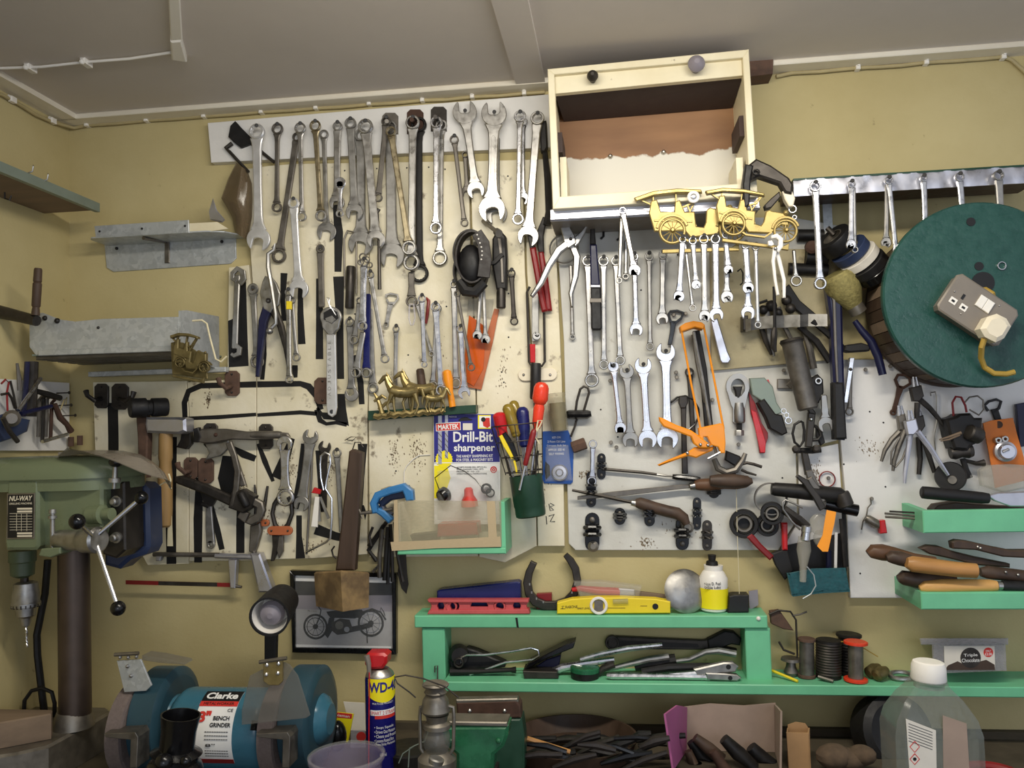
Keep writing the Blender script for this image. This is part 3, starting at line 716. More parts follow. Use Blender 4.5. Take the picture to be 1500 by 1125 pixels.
sp('short cranked ring spanner left of the big grey jaw', (565,177),(553.3,289), 'ring', 7.5, 'ring', 6.7,7.5,3, 'dull_steel')
sp('big satin combination spanner hung over an octagonal bracket', (571,186),(573.6,374), 'ring', 11, 'open', 18.5,15,1, 'grey_steel', nail=False, ja=(0,8))
sp('golden tinted bar spanner slanting across to the right', (572,192),(598.8,362.5), 'ring', 8, 'ring', 11.2,8.5,4, 'warm_steel', nail=False, mb='steel')
sp('long grooved double ring spanner on the black bracket', (604,178.5),(602,384), 'ring', 11, 'ring', 12.8,10.5,3, 'steel', groove=True)
sp('black double ring spanner behind the long grooved one', (613,182),(614,400), 'ring', 12, 'ring', 14,10,1, 'black_iron', nail=False)
sp('bright double ring spanner on the rightmost square bracket', (638.8,178.5),(638.3,333.6), 'ring', 9.2, 'ring', 9.6,8.4,3, 'chrome', groove=True)
sp('longer double ring spanner behind the bright one on the square bracket', (646,183),(644,377.6), 'ring', 9, 'ring', 11.6,8.5,1, 'steel', nail=False)
sp('thin dull double ring spanner left of the double open spanners', (665,204),(680,326), 'ring', 7, 'ring', 6,6.2,3, 'dull_steel')
sp('medium double open ended spanner tapering down on the rail', (680.6,164),(696.8,278), 'open', 17.5, 'open', 13,11,2, 'steel', ja=(4,-4))
sp('small dark spanner behind the medium double open ended one', (681,226),(684.5,281), 'ring', 5, 'open', 9,6,1, 'dull_steel', nail=False)
sp('large double open ended spanner second from the right of the rail', (723.4,166),(720.5,306), 'open', 18.5, 'open', 19.5,14.5,3, 'steel', ja=(-4,-8), groove=True)
sp('large grey spanner hidden behind the large double open ended one', (727,200),(727,312), None, 8, 'open', 16,10,1, 'grey_steel', nail=False, ja=(0,-8))
sp('slim bright double ring spanner near the right end of the rail', (761.5,170),(758.6,320.5), 'ring', 9.2, 'ring', 9,7.4,3, 'chrome', groove=True)
sp('slim combination spanner behind the slim bright double ring one', (766,178),(766,290.5), 'ring', 7, 'open', 9,6.2,1, 'chrome', nail=False, ja=(0,20))
sp('big combination spanner rightmost on the rail against the cabinet', (787,172.5),(773.6,345.5), 'ring', 10.5, 'open', 15.5,12,3, 'steel', ja=(0,8))
# ---- left boards, second row
sp('bright flat bar spanner with ring top in the second row', (429,297),(437,423), 'ring', 8.5, 'open', 14,10.5,4, 'satin_bright', ja=(0,10), nail=True)
sp('hook spanner with curled ends beside the black outline at far left', (347,403),(343,511), None, 9, None, 8,8.5,2, 'grey_steel', nail=False)
sp('grey adjustable style spanner left of the tin snips', (369.7,423),(375.5,529.5), 'stub', 9, 'ring', 10.5,8,2, 'grey_steel')
sp('steel ring spanner with a band of yellow tape', (421.7,428),(422.8,556), 'ring', 5.5, 'ring', 5.8,6.8,4, 'steel')
sp('thin steel ring spanner right of the yellow taped one', (427,440),(433.7,523.7), 'ring', 5, 'ring', 6,5.2,3, 'grey_steel')
sp('flat dark ring spanner over a black outline in the second row', (468.6,364),(470.5,450), 'stub', 7, None, 6,9,2, 'dull_steel')
sp('bright grooved ring spanner hanging in front of the navy tools', (532.6,384),(530,477), 'ring', 7, 'ring', 7.2,9,5, 'chrome', groove=True)
sp('thin ring spanner slanting to the right of the navy tools', (541.8,402),(563.4,525.5), 'ring', 6, 'ring', 6.8,6.2,4, 'steel', groove=False)
sp('grey ring spanner with big lower jaw left of the navy tools', (511.8,471.7),(514.5,578), 'ring', 7, 'open', 10,9,2, 'grey_steel', ja=(0,160))
sp('short ring spanner ending beside the tall grey one', (526,440),(518,498), 'ring', 5, 'ring', 6.8,6,3, 'grey_steel', nail=False)
sp('cranked bright ring spanner in the middle of the navy tools', (531,486),(520.5,545.6), None, 6, 'ring', 8,8,4, 'steel', nail=False)
sp('navy handled ring spanner in the bunch right of the black outlines', (538,430),(536,546), None, 6, 'ring', 8,9.5,2, 'navy', nail=False, mb='steel')
sp('dull ring spanner lowest in the bunch of navy tools', (541,452),(545.7,568.7), None, 6, 'ring', 8.2,8.5,1, 'grey_steel', nail=False)
sp('single steel ring spanner above the horse ornament', (579.8,481.7),(578.6,575), 'ring', 5.2, 'ring', 5.8,6,2, 'steel')
sp('ring spanner with dark shaft hanging under the black ring', (602,398),(602.5,441), None, 5, 'ring', 9,9,2, 'dull_steel', nail=False)
sp('slim bright spanner hanging left of the double ring pair', (617.6,437),(621,534), 'ring', 6, 'ring', 4.6,6.2,4, 'chrome')
sp('thin steel bar spanner crossing behind the slim bright one', (609.7,443),(632,518), 'ring', 5, 'ring', 4,5,2, 'steel', nail=False)
sp('bright double ring spanner at front of the pair by the orange handle', (637.5,449),(645.8,571.3), 'ring', 7.2, 'ring', 8.2,8.2,4, 'chrome', groove=True)
sp('double ring spanner at back of the pair by the orange handle', (640,452),(634,565), 'ring', 7, 'ring', 7.6,7.5,2, 'steel', nail=False)
sp('grooved steel ring spanner left of the orange plastic strip', (664.4,416),(667.6,561), 'ring', 5.5, 'ring', 8.3,8.2,3, 'steel', groove=True)
sp('silver open ended spanner with jaw over the drill sharpener card', (674.4,481.7),(679.4,575), 'ring', 5.5, 'open', 9.2,7.2,4, 'chrome', ja=(0,-20))
sp('thin dark spanner lying slantwise over the orange plastic strip', (669.4,430),(690,538), 'ring', 5, 'ring', 5.8,4.4,5, 'dull_steel', nail=False)
sp('left one of two slim open spanners over the orange plastic', (704,420),(699,491), None, 5, 'open', 7,5.4,4, 'steel', nail=False, ja=(0,10))
sp('right one of two slim open spanners over the orange plastic', (708,420),(711,497), None, 5, 'open', 7,5.4,3, 'steel', nail=False, ja=(0,10))
sp('small rusty double ring spanner right of the black strap', (749,400),(753,470.5), 'ring', 6.2, 'ring', 6.2,6.5,2, 'dark_steel')
# ---- grey panel, left block
sp('thin dull spanner behind the clear lens on the grey panel', (836,388),(838.7,493.7), None, 4, 'ring', 4.2,5.2,1, 'grey_steel', nail=False)
sp('long ring spanner leftmost on the grey panel with wide lower ring', (860.7,382),(866.9,557), 'ring', 8.2, 'ring', 10.6,9,2, 'steel', groove=True)
sp('long ring spanner right of the navy blade on the grey panel', (884,382),(884.6,534), 'ring', 8.2, 'ring', 7.2,8,2, 'steel', groove=True)
sp('long ring spanner third on the grey panel hung from a hook', (902,382),(908.6,528), 'ring', 7.2, 'ring', 7.4,8,2, 'steel', groove=True)
sp('bright open spanner slanting down from the metal edging', (912,308),(929.5,396), 'ring', 5.4, 'open', 9.2,8,3, 'chrome', d=0.178, ja=(0,14), nail=False)
sp('narrow ring spanner hung behind the slanting bright one', (911,312),(907,410.5), 'ring', 5, 'ring', 4.6,6,3, 'steel', d=0.16, nail=False)
sp('very thin ring spanner left of the slanting bright open jaw', (917,352),(916.5,405), None, 4, 'ring', 4.6,5,1, 'steel', nail=False)
sp('bright open spanner under the slanting one on the grey panel', (929,376),(932,483), 'ring', 6.2, 'open', 9.8,8,2, 'chrome', groove=True, ja=(0,8))
sp('dark double ring spanner with beaded shaft on the grey panel', (950.7,375.5),(952.4,507.6), 'ring', 6.5, 'ring', 5.8,6.6,2, 'grey_steel', groove=True)
sp('satin open spanner rightmost of the long row on the grey panel', (971,373.5),(970,467), 'ring', 6.5, 'open', 9.2,8.5,2, 'steel', ja=(0,-10))
sp('smallest of four double open spanners above the orange lever', (898.4,537),(908.7,627), 'open', 8.2, 'open', 8.8,7.2,3, 'chrome', ja=(10,6))
sp('second of four double open spanners grey with blunt jaws', (918,544),(923.6,644.5), 'open', 10.8, 'open', 12,9.2,2, 'grey_steel', ja=(-12,4), groove=True)
sp('third of four double open spanners bluish bright steel', (942,535.5),(948.8,643.5), 'open', 12.6, 'open', 13.8,10.6,3, 'chrome', ja=(6,6), groove=True)
sp('largest of four double open spanners right by the orange lever', (975,516),(977.7,642), 'open', 14.2, 'open', 16.2,12.6,2, 'chrome', ja=(6,4), groove=True)
sp('rusty dark ring spanner behind the orange frame', (1010,545),(1016,645), 'ring', 6.5, None, 6,7.5,1, 'dark_steel', nail=False)
# ---- under the brass cars
dcar = 0.205
sp('first bright open spanner below the brass car ornament', (999.9,350.5),(994.5,434), 'ring', 5.4, 'open', 8.4,8.4, d=dcar, m='chrome', ja=(0,14))
sp('thin ring spanner swinging behind the first one below the cars', (1003.5,356),(1014.8,451), None, 5, 'ring', 5.2,4.6, d=dcar - .013, m='steel', nail=False)
sp('small open spanner second below the brass car ornament', (1014.8,352.5),(1019.5,417), 'ring', 6, 'open', 7,7, d=dcar, m='chrome', ja=(0,-10))
sp('grooved open spanner third below the brass car ornament', (1031,350),(1032.3,463), 'ring', 7.2, 'open', 8.8,8.8, d=dcar, m='steel', ja=(0,10), groove=True)
sp('grooved open spanner fourth below the brass car with wide jaw', (1048,350),(1049.4,461), 'ring', 7.2, 'open', 10.4,9.4, d=dcar, m='chrome', ja=(0,-14), groove=True)
sp('twisted bright spanner fifth below the brass car ornament', (1062.8,344),(1067,395), 'ring', 5, 'open', 7,8.2, d=dcar, m='chrome', ja=(0,-10))
sp('spanner hanging behind the twisted one with its jaw lower', (1064,350),(1065,435), None, 5, 'open', 9.4,8, d=dcar - .013, m='steel', nail=False, ja=(0,-6))
sp('short open spanner sixth below the brass cars', (1092,359),(1095.9,421.5), 'ring', 5.6, 'open', 8.6,8.8, d=dcar, m='chrome', ja=(0,-6), groove=True)
sp('spanner behind the sixth one below the cars with lower jaw', (1094,366),(1096,458), None, 5, 'open', 10.4,8.2, d=dcar - .013, m='chrome', nail=False, ja=(0,8))
sp('slim double ring spanner between the sixth spanner and the pincers', (1107,362),(1110.4,475.7), 'ring', 5, 'ring', 4.8,6, d=dcar, m='steel')
sp('single ring spanner hung right of the brass cars', (1163,366),(1166.7,411), None, 5, 'ring', 8.4,5.4, d=.12, m='steel', nail=False)
# ---- on the right-hand shelf edging
dr = 0.182
sp('long double ring spanner leftmost on the shiny shelf edging', (1194.6,272.5),(1202,415), 'ring', 8.2, 'ring', 8.8,9, d=dr, m='chrome')
sp('spanner second from left on the shiny edging before the tape rolls', (1248,269.5),(1247,358), 'ring', 5.6, 'open', 7.4,7.2, d=dr, m='chrome', ja=(0,14))
sp('ring spanner paired behind the second one on the shiny edging', (1251,274),(1252.8,365.5), None, 5, 'ring', 4.6,5.4, d=dr - .012, m='steel', nail=False)
sp('ring spanner slanting right third on the shiny shelf edging', (1302.5,264),(1314,372), 'ring', 6, 'ring', 6.4,6.6, d=dr, m='chrome')
sp('open spanner paired behind the third one on the shiny edging', (1300,268),(1298.7,355), None, 5, 'open', 7.6,6.6, d=dr - .012, m='grey_steel', nail=False, ja=(0,14))
sp('short open spanner fourth on the edging over the green reel', (1353.6,261),(1356.8,338), 'ring', 4.8, 'open', 7.2,8, d=dr, m='chrome', ja=(0,8))
sp('open spanner fifth on the edging over the green reel', (1406.4,259),(1413.7,343.5), 'ring', 6.6, 'open', 9.8,8.8, d=dr, m='chrome', ja=(0,6))
sp('large spotted open spanner last on the edging over the green reel', (1463.6,256.5),(1470,368), 'ring', 7.4, 'open', 11.4,10.5, d=dr, m='grey_steel', ja=(0,-14))
sp('ring spanner behind the large spotted one over the green reel', (1464,262),(1468,388.5), None, 5, 'ring', 6.2,6.5, d=dr - .012, m='chrome', nail=False)
# ---- lower left boards
sp('bright blue-sheened spanner with lower ring over the orange clip pliers', (416,650),(417,729), 'open', 11, 'ring', 13.5,11.5,3, 'chrome', ja=(180,0), nail=False)
sp('long dull spanner with open top and jaw bottom by the black outlines', (454,640),(441,738), 'open', 11, 'open', 11,12,2, 'grey_steel', ja=(4,8), nail=False)
sp('thin dark spanner hung behind the steel wire hook', (475,655),(474,745), 'open', 9, None, 6,8,1, 'dark_steel', nail=False)
sp('slim steel ring spanner left of the wooden mallet handle', (493,664),(500,780), 'ring', 7, None, 6,7,2, 'grey_steel')
sp('small spanner mounted upright at left of the files', (868.5,650.5),(867,705), 'ring', 6.2, 'ring', 7,6.8,3, 'chrome', nail=False)
sp('light grey open spanner beside the rusty shears', (1207,578),(1210,622), None, 6, 'open', 11.5,9.5,4, 'grey_steel', nail=False, ja=(0,-10))
sp('small bright ring spanner rod right of the long dark bar', (1247,524),(1245,603), None, 5, 'ring', 5.6,6.2,2, 'dull_steel', nail=False)
solo('tape_band','band of yellow tape wound around a steel ring spanner','tape',PO([(419,441),(426.4,441),(426.4,453),(419,453)],lay(4)-.0008,lay(4)+.0066,.001),C.yellow)
# ================================================================ LEFT SIDE
P = W
def vl(cx, y0, y1, d, prof, n=24, cx1=None):
    """turned shape from pixel (cx,y0) to (cx1,y1) at d; prof: (fraction, radius in pixels)"""
    k = S(d); return LA(W(cx, y0, d), W(cx1 if cx1 is not None else cx, y1, d), [(a, r * k) for a, r in prof], n)
def plan(pts, z0, z1, ch=0.0):
    return MB().solid([Vector((x, y, z1)) for x, y in pts], [Vector((x, y, z0)) for x, y in pts], ch, Vector((0,0,1)))
def bar_px(path, w, d0, d1, ch=0.0):
    L, R = [], []
    for i, p in enumerate(path):
        a = path[max(0, i - 1)]; b = path[min(len(path) - 1, i + 1)]
        dx, dy = b[0] - a[0], b[1] - a[1]; q = math.hypot(dx, dy) or 1
        ww = w[i] if isinstance(w, (list, tuple)) else w
        L.append((p[0] - dy / q * ww / 2, p[1] + dx / q * ww / 2)); R.append((p[0] + dy / q * ww / 2, p[1] - dx / q * ww / 2))
    return PO(L + R[::-1], d0, d1, ch)
def circ(cx, cy, rx, ry=None, n=24, a0=0, a1=360):
    ry = ry or rx; full = abs(a1 - a0) >= 360
    return [(cx + rx * math.cos(math.radians(a0 + (a1 - a0) * i / n)), cy + ry * math.sin(math.radians(a0 + (a1 - a0) * i / n))) for i in range(n if full else n + 1)]
def zat(y, d): return W(750, y, d).z
# ---------------------------------------------------------------- drill press
dd = 0.25; k = S(dd)
bx = W(108,1040, dd).x
dp = Thing('drill_press', 'green bench drill press with black ball handles at far left', 'drill press', (bx, -dd, ZB))
base = []
BH = 0.078
ca, cb2 = W(148,1046, .19), W(58,1094, .36)
bpl = [(W(-120,1100, .45).x, -.50),(cb2.x - .02,-.40),(cb2.x + .02,-.36),(ca.x, -.20),(ca.x, -.15),(ca.x - .03,-.12),(W(-120,1100, .3).x, -.12)]
dp.p('base', plan(bpl, ZB, ZB + BH, .006), C.tin, 'heavy cast base, grimy')
dp.p('column_flange', LA((bx, -dd, ZB + BH),(bx, -dd, ZB + BH + .035), [(0, .042),(.7, .038),(1, .034)], 28), C.tin)
zt = zat(800, dd); zb = ZB + BH
dp.p('column', LA((bx + .004,-dd, zb),(bx - 0,-dd, zt + .06), [(0,23.5 * k),(1,23.0 * k)], 32), C.column_brown, 'bare steel column, brownish')
def stad(cl, cr, cy, r, n=14):
    out = []
    for i in range(n + 1):
        a = -math.pi / 2 + math.pi * i / n; out.append((cr + r * math.cos(a), cy + r * math.sin(a)))
    for i in range(n + 1):
        a = math.pi / 2 + math.pi * i / n; out.append((cl + r * math.cos(a), cy + r * math.sin(a)))
    return out
cl, cr = W(0,680, dd).x, W(143,680, dd).x; R_ = 0.102
def loft(layers):
    vs = []; fs = []; n = len(layers[0][0])
    for pts, z in layers: vs += [(x, y, z) for x, y in pts]
    for i in range(len(layers) - 1):
        for q in range(n): fs.append([i * n + q, i * n + (q + 1) % n, (i + 1) * n + (q + 1) % n, (i + 1) * n + q])
    fs += [list(range(n - 1,-1,-1)), list(range((len(layers) - 1) * n, len(layers) * n))]
    return MB().add(vs, fs)
zl = lambda y: zat(y, .27)
dp.p('lower_cover', loft([(stad(cl, cr, -dd, R_ * .96), zl(703)),(stad(cl, cr, -dd, R_ * .97), zl(685))]), C.drill_green)
dp.p('belt_cover', loft([(stad(cl, cr, -dd, R_ * 1.03), zl(685)),(stad(cl, cr, -dd, R_ * 1.03), zl(680)),(stad(cl, cr, -dd, R_ * 1.0), zl(668)),(stad(cl, cr, -dd, R_ * .94), zl(660)),(stad(cl, cr, -dd, R_ * .80), zl(654)),(stad(cl, cr, -dd, R_ * .5), zl(652))]), C.drill_green, 'smooth green belt cover')
dp.p('head_casting', PO([(50,700),(150,700),(150,770),(140,806),(84,808),(60,800),(50,800)], .19, .33, .006), C.drill_green)
dp.p('spindle_housing', PO([(10,702),(56,702),(57,800),(52,806),(8,806),(6,795)], .19, .35, .006), C.drill_green)
pl = dp.p('name_plate', PO([(10,723),(51,722),(50,789),(9,790)], .35, .352, .0004), C.tin)
dp.p('plate_field', PO([(12,725),(49,724),(48.2,787),(11,788)], .352, .3525), C.black_print, None, pl)
tpx_text(dp, 'NU-WAY', 14,730.5,47,729.5, .3525, C.cream_plastic, 8, bold=.02, under=pl, shear=.2)
tpx_text(dp, 'DRILLING MACHINE', 14,738,47,737.2, .3525, C.cream_plastic, 3, under=pl)
for i in range(11):
    y = 744 + i * 4
    if i in (0,1,9,10): pts = [(25, y),(47, y - .3),(47, y + 2.4),(25, y + 2.6)]
    else: pts = [(14, y),(47, y - .3),(47, y + .2),(14, y + .5)]
    dp.p('plate_line', PO(pts, .3522, .3527), C.cream_plastic, None, pl)
for x in (24,31,39): dp.p('plate_line', MB().rect(x, 752, x + .5,778, .3522, .3527), C.cream_plastic, None, pl)
dp.p('quill', vl(33,806,846, .27, [(0,20),(.4,20),(.45,18),(.9,17),(1,9)]), C.drill_green_dark)
dp.p('spindle_nut', vl(36,830,852, .27, [(0,12),(.35,13),(.5,12),(.6,6),(1,6)], 10), C.dark_steel)
ck = dp.p('chuck', vl(38,852,918, .27, [(0,12),(.03,17),(.18,18),(.22,19),(.44,20),(.46,21),(.54,21),(.56,15),(.75,14),(.80,9),(.97,6),(1,3)], 28), C.grey_steel)
q = MB()
for i in range(20):
    a = i * math.pi / 10; cc = W(38,884, .27)
    q.box(cc + Vector((math.cos(a) * 20 * S(.27), math.sin(a) * 20 * S(.27), -.004)),(.003, .003, .007), Matrix.Rotation(a, 3, 'Z'))
dp.p('chuck_teeth', q, C.dark_steel, None, ck)
q = MB(); a = W(38.5,914, .27); b = W(40,948, .27)
for s_ in (0, math.pi):
    q.tube([a.lerp(b, i / 24) + Vector((math.cos(i * .8 + s_), math.sin(i * .8 + s_), 0)) * .0014 for i in range(25)], .0016,6)
dp.p('drill_bit', q, C.chrome)
dp.p('depth_stop_rod', vl(77,746,808, .36, [(0,5),(.06,5.5),(.1,5.5),(.11,3.6),(.14,3.6),(.15,6.5),(.22,6.5),(.23,3.6),(1,3.6)], 12), C.grey_steel)
dp.p('stop_bracket', PO([(60,804),(88,802),(88,811),(74,817),(56,814)], .33, .375, .002), C.drill_green)
hub0, hub1 = W(84,791, .345), W(146,791, .38)
dp.p('feed_hub', LA(hub0, hub1, [(0, .018),(.05, .021),(.6, .022),(.65, .026),(.96, .027),(1, .022)], 28), C.grey_steel)
hc = W(138,788, .38)
for i, ((x, y, d), r) in enumerate((((113,764, .47), 12.5),((207,729, .36), 10.5),((173,891, .40), 11.5))):
    e = W(x, y, d); rod = dp.p('feed_lever', MB().tube([hc, e], .0046,10), C.chrome)
    dp.p('ball_knob', BA(e, r * S(d), 20), C.black_gloss, 'glossy black ball', rod)
dp.p('motor_bracket', PO([(148,704),(182,706),(184,806),(170,818),(150,812)], .23, .30, .004), C.dark_steel)
dp.p('green_stub', LA(W(132,754, .32), W(164,753, .33), [(0, .018),(.05, .021),(.6, .021),(.65, .013),(1, .013)], 20), C.drill_green)
for x, y in ((172,734),(172,787)):
    c = W(x, y, .30); dp.p('bolt', LA(c, c + Vector((0,-.02,0)), [(0, .012),(.3, .012),(.32, .008),(.9, .008),(1, .005)], 12), C.grey_steel)
mo = dp.p('motor', PO([(150,702),(208,708),(217,716),(219,800),(213,812),(190,820),(174,834),(152,828)], .170, .225, .008), C.motor_blue, 'dark blue motor box')
for x in (196,206): dp.p('vent_slot', MB().rect(x, 780, x + 5,794, .2245, .226), C.black_print, None, mo)
dp.p('cover_screw', LA(W(169,684, .345), W(167,716, .345), [(0, .005),(.5, .006),(.51, .012),(.7, .012),(.72, .004),(1, .004)], 12), C.grey_steel)
dp.p('cover_knob', BA(W(170,677, .35), .013,14,(1.2,1, .8)), C.black_gloss)
dp.p('power_cord', MB().tube([W(*p) for p in ((70,820, .16),(66,870, .16),(54,930, .16),(55,960, .16),(62,1020, .16),(66,1050, .16))], .008,8), C.black_rubber)
solo('cord_loop', 'loop of dark cord behind the wood block by the drill column', 'cord', MB().tube([W(x, y, .19) for x, y in ((34,1056),(36,1026),(46,1012),(62,1008),(76,1014),(80,1030),(80,1056))], .0045,8), C.black_rubber)
wz = ZB + BH + .001; wa_ = W(76,1052, .33)
wpts = [(wa_.x - .005,-.325),(wa_.x - .02,-.30),(wa_.x - .30,-.30),(wa_.x - .30,-.52),(wa_.x - .20,-.48)]
solo('wood_offcut', 'rough wooden block lying on the drill press base', 'block', plan(wpts, wz, wz + .052, .003), C.wood_grey)
# dust cover of clear plastic over the right end
cv = Thing('plastic_cover', 'crumpled clear plastic sheet draped over the right end of the drill cover', 'sheet', W(190,660, .3))
rows = [[W(x, y, .368) for x, y in ((98,656),(122,661),(148,668),(176,678),(204,690),(224,697),(240,701),(250,705))]]
for dp_, dz_ in ((.342,2),(.30,-1),(.25,-2),(.19,1)):
    rows.append([Vector((W(x, 680, dp_).x, -dp_, zl(y + dz_))) for x, y in ((85,648),(118,646),(150,646),(180,648),(207,655),(226,668),(241,684),(250,702))])
vs = [p for r in rows for p in r]; n = 8; fs = []
for j in range(4):
    for i in range(n - 1): fs.append([j * n + i, j * n + i + 1, j * n + n + i + 1, j * n + n + i])
sm_ = MB().add(vs, fs)
sm_.add([p + Vector((.0006,0,-.0018)) for p in vs], [f[::-1] for f in fs])
cv.p('sheet', sm_, C.cover_film)
cv.p('string_tie', TX([(247,694),(250,703),(248,713),(251,716)], 1.4, .30).tpx([(248,710),(242,706),(234,711)], 1.0, .30), C.string)
cv.p('tape_tail', PO([(244,712),(249,712),(251,745),(253,800),(245,800),(246,750)], .07, .0715), C.string, 'pale hanging strip')
# ---------------------------------------------------------------- left wall board with rods and blue tool
def LW(x, y, off): return WX(x, y, XL + off)
f = [LW(*p, .012) for p in ((-40,553),(18,556),(101.5,561),(101.5,660),(-40,660))]
lb = Thing('side_board', 'white tool board on the left wall above the drill press', 'board', (XL, -.3, f[0].z))
lb.p('panel', MB().solid(f, [Vector((XL + .001, p.y, p.z)) for p in f], .0, Vector((1,0,0))), C.board_clean)
def ltool(name, label, cat, pts, r, m, off=.03, n=8):
    return solo(name, label, cat, MB().tube([LW(x, y, off) for x, y in pts], r, n), M[m])
ltool('drift_rod', 'thick upright dark rod standing at the left wall below the grip', 'rod', [(49,530),(48,560),(46,610)], .011, 'dark_steel', .05)
ltool('drift_rod', 'upright navy rod left of the thick dark rod', 'rod', [(40,530),(38,565),(34,610)], .006, 'deep_navy', .05)
ltool('drift_rod', 'thin grey rod at far left with pointed top', 'rod', [(25,532),(28,555),(29,572)], [.003, .005, .005], 'dull_steel', .06)
ltool('drift_rod', 'pale steel rod tilted up out of the blue tool', 'rod', [(60,554),(27,601)], .0042, 'chrome', .07)
ltool('drift_rod', 'short bright bar lying on top of the drill cover', 'rod', [(62,647),(99,636)], .004, 'chrome', .11)
ltool('allen_key', 'thin red wire hook at far left of the side board', 'hook', [(2,562),(8,556),(13,560),(10,575),(11,602)], .0022, 'dark_red', .05)
ltool('allen_key', 'bent dark key hanging beside the red wire hook', 'key', [(2,578),(12,576),(17,583),(22,598)], .003, 'dark_steel', .05)
ltool('wire_hook', 'slim dark wire running down left of the blue tool', 'wire', [(15,558),(20,578),(25,605)], .0025, 'dark_steel', .05)
bt = Thing('blue_vice_tool', 'blue painted clamp tool with round boss at far left edge', 'clamp', LW(15,625, .08))
bt.p('body', MB().solid([LW(*p, .09) for p in ((-6,610),(12,604),(28,612),(44,615),(40,632),(24,640),(-6,650))], [LW(*p, .04) for p in ((-6,610),(12,604),(28,612),(44,615),(40,632),(24,640),(-6,650))], .003, Vector((1,-.3,0))), C.motor_blue)
bt.p('boss', LA(LW(17,613, .08), LW(17,613, .125), [(0, .018),(.6, .018),(.7, .011),(1, .011)], 16), C.dull_steel)
bt.p('lever', MB().tube([LW(4,612, .12), LW(14,632, .12), LW(26,647, .12)], .005,8), C.dark_steel)
ltool('bar_tool', 'black tommy bar lying across the hung keys on the side board', 'bar', [(54,573),(70,578),(88,583)], [.006, .008, .007], 'black_iron', .06)
ltool('bar_tool', 'long dark blue bar angled up across the side board', 'bar', [(30,606),(75,595)], .005, 'deep_navy', .08)
for i, (x, y0, y1, m) in enumerate(((58,585,640, 'dull_steel'),(64,583,648, 'dark_steel'),(69,585,640, 'dull_steel'),(76,590,644, 'rusty_iron'))):
    ltool('hex_key', ['first', 'second', 'third', 'fourth'][i] + ' hanging hex key from the left below the black tommy bar', 'key', [(x + 4, y0 - 4),(x, y0),(x - 2, y1)], .0042, m, .035)
ltool('tongs', 'brown tongs hanging crooked at right end of the side board', 'tongs', [(80,592),(88,612),(98,622),(104,632)], [.006, .007, .006, .008], 'rusty_iron', .05)
ltool('tongs', 'slim wire loop tilted on the side board right edge', 'loop', [(86,606),(94,586),(98,582),(96,594)], .0016, 'cable', .03)
for i, (x, y) in enumerate(((83,576),(86,594),(92,609))):
    v = LW(x, y, .012); solo('side_nail', ['topmost', 'middle', 'lowest'][i] + ' of three nails in the side board right edge', 'nail', MB().tube([v, v + Vector((.035,-.004,0))], .0018,6).lathe(v + Vector((.035,-.004,0)), v + Vector((.037,-.004,0)), [(0, .004),(1, .004)], 8), C.dark_steel)
for i, (x, y) in enumerate(((104,640),(117,638))):
    solo('peg', ['left', 'right'][i] + ' of two small brown pegs behind the drill cover', 'peg', MB().tube([W(x, y + 14, .03), W(x, y, .03)], .007,10), C.rusty_brown)
# crank at upper left
cr_ = Thing('crank_handle', 'dark crank arm with upright wooden grip at the left edge', 'crank', W(54,458, .25))
cr_.p('arm', MB().tube([W(x, y, d) for x, y, d in ((-40,448, .24),(0,457, .25),(30,464, .26),(54,470, .27))], [.016, .015, .013, .012], 12), C.dark_steel)
cr_.p('grip', LA(W(56,393, .27), W(52,462, .27), [(0, .007),(.03, .0085),(.28, .009),(.3, .0075),(.33, .0095),(.8, .0092),(.83, .0072),(.87, .008),(1, .009)], 16), C.wood_dark)
# ---------------------------------------------------------------- hammers and hook plates
def hook_plate(label, x0, y0, x1, y1, d, hx=None, m='rusty_brown'):
    t = Thing('hook_plate', label, 'hook', W((x0 + x1) / 2, y1, d)); c = min(x1 - x0, y1 - y0) * .22
    t.p('plate', PO([(x0 + c, y0),(x1 - c, y0),(x1, y0 + c),(x1, y1 - c),(x1 - c, y1),(x0 + c, y1),(x0, y1 - c),(x0, y0 + c)], d, d + .006, .001), M[m])
    for y in (y0 + (y1 - y0) * .14, y1 - (y1 - y0) * .14): t.p('screw', BA(W((x0 + x1) / 2, y, d + .006), .003,8), C.dark_steel)
    if hx is not None:
        cx, cy = (x0 + x1) / 2, y0 + (y1 - y0) * .6
        t.p('hook', MB().tube([W(cx, cy, d + .004), W(cx + (hx - cx) * .5, cy + 3, d + .035), W(hx, cy - 4, d + .045), W(hx - 2 * (1 if hx < cx else -1), cy - 11, d + .042)], [.006, .0058, .0055, .007], 10), M[m])
    return t
hook_plate('dark hook plate leftmost with curled hook above the drill', 138,562,158,598, .022,128, 'dark_steel')
hook_plate('dark hook plate beside the leftmost with hook turned right', 163,562,187,600, .022,194, 'dark_steel')
hook_plate('brown hook plate above the left end of the hacksaw outline', 329,543,350,580, .022,322)
hook_plate('left brown hook plate of the pair above the pipe wrench', 269,670,289,702, .022,262)
hook_plate('right brown hook plate of the pair above the pipe wrench', 290,671,312,708, .024, None)
hook_plate('grey hook plate behind the big pincers left end', 298,620,318,656, .022, None, 'dark_steel')
hook_plate('grey hook plate behind the big pincers right end', 379,621,399,658, .022, None, 'dark_steel')
hook_plate('rust brown plate behind the adjustable spanner by the hacksaw outline', 460,553,485,592, .022, None)
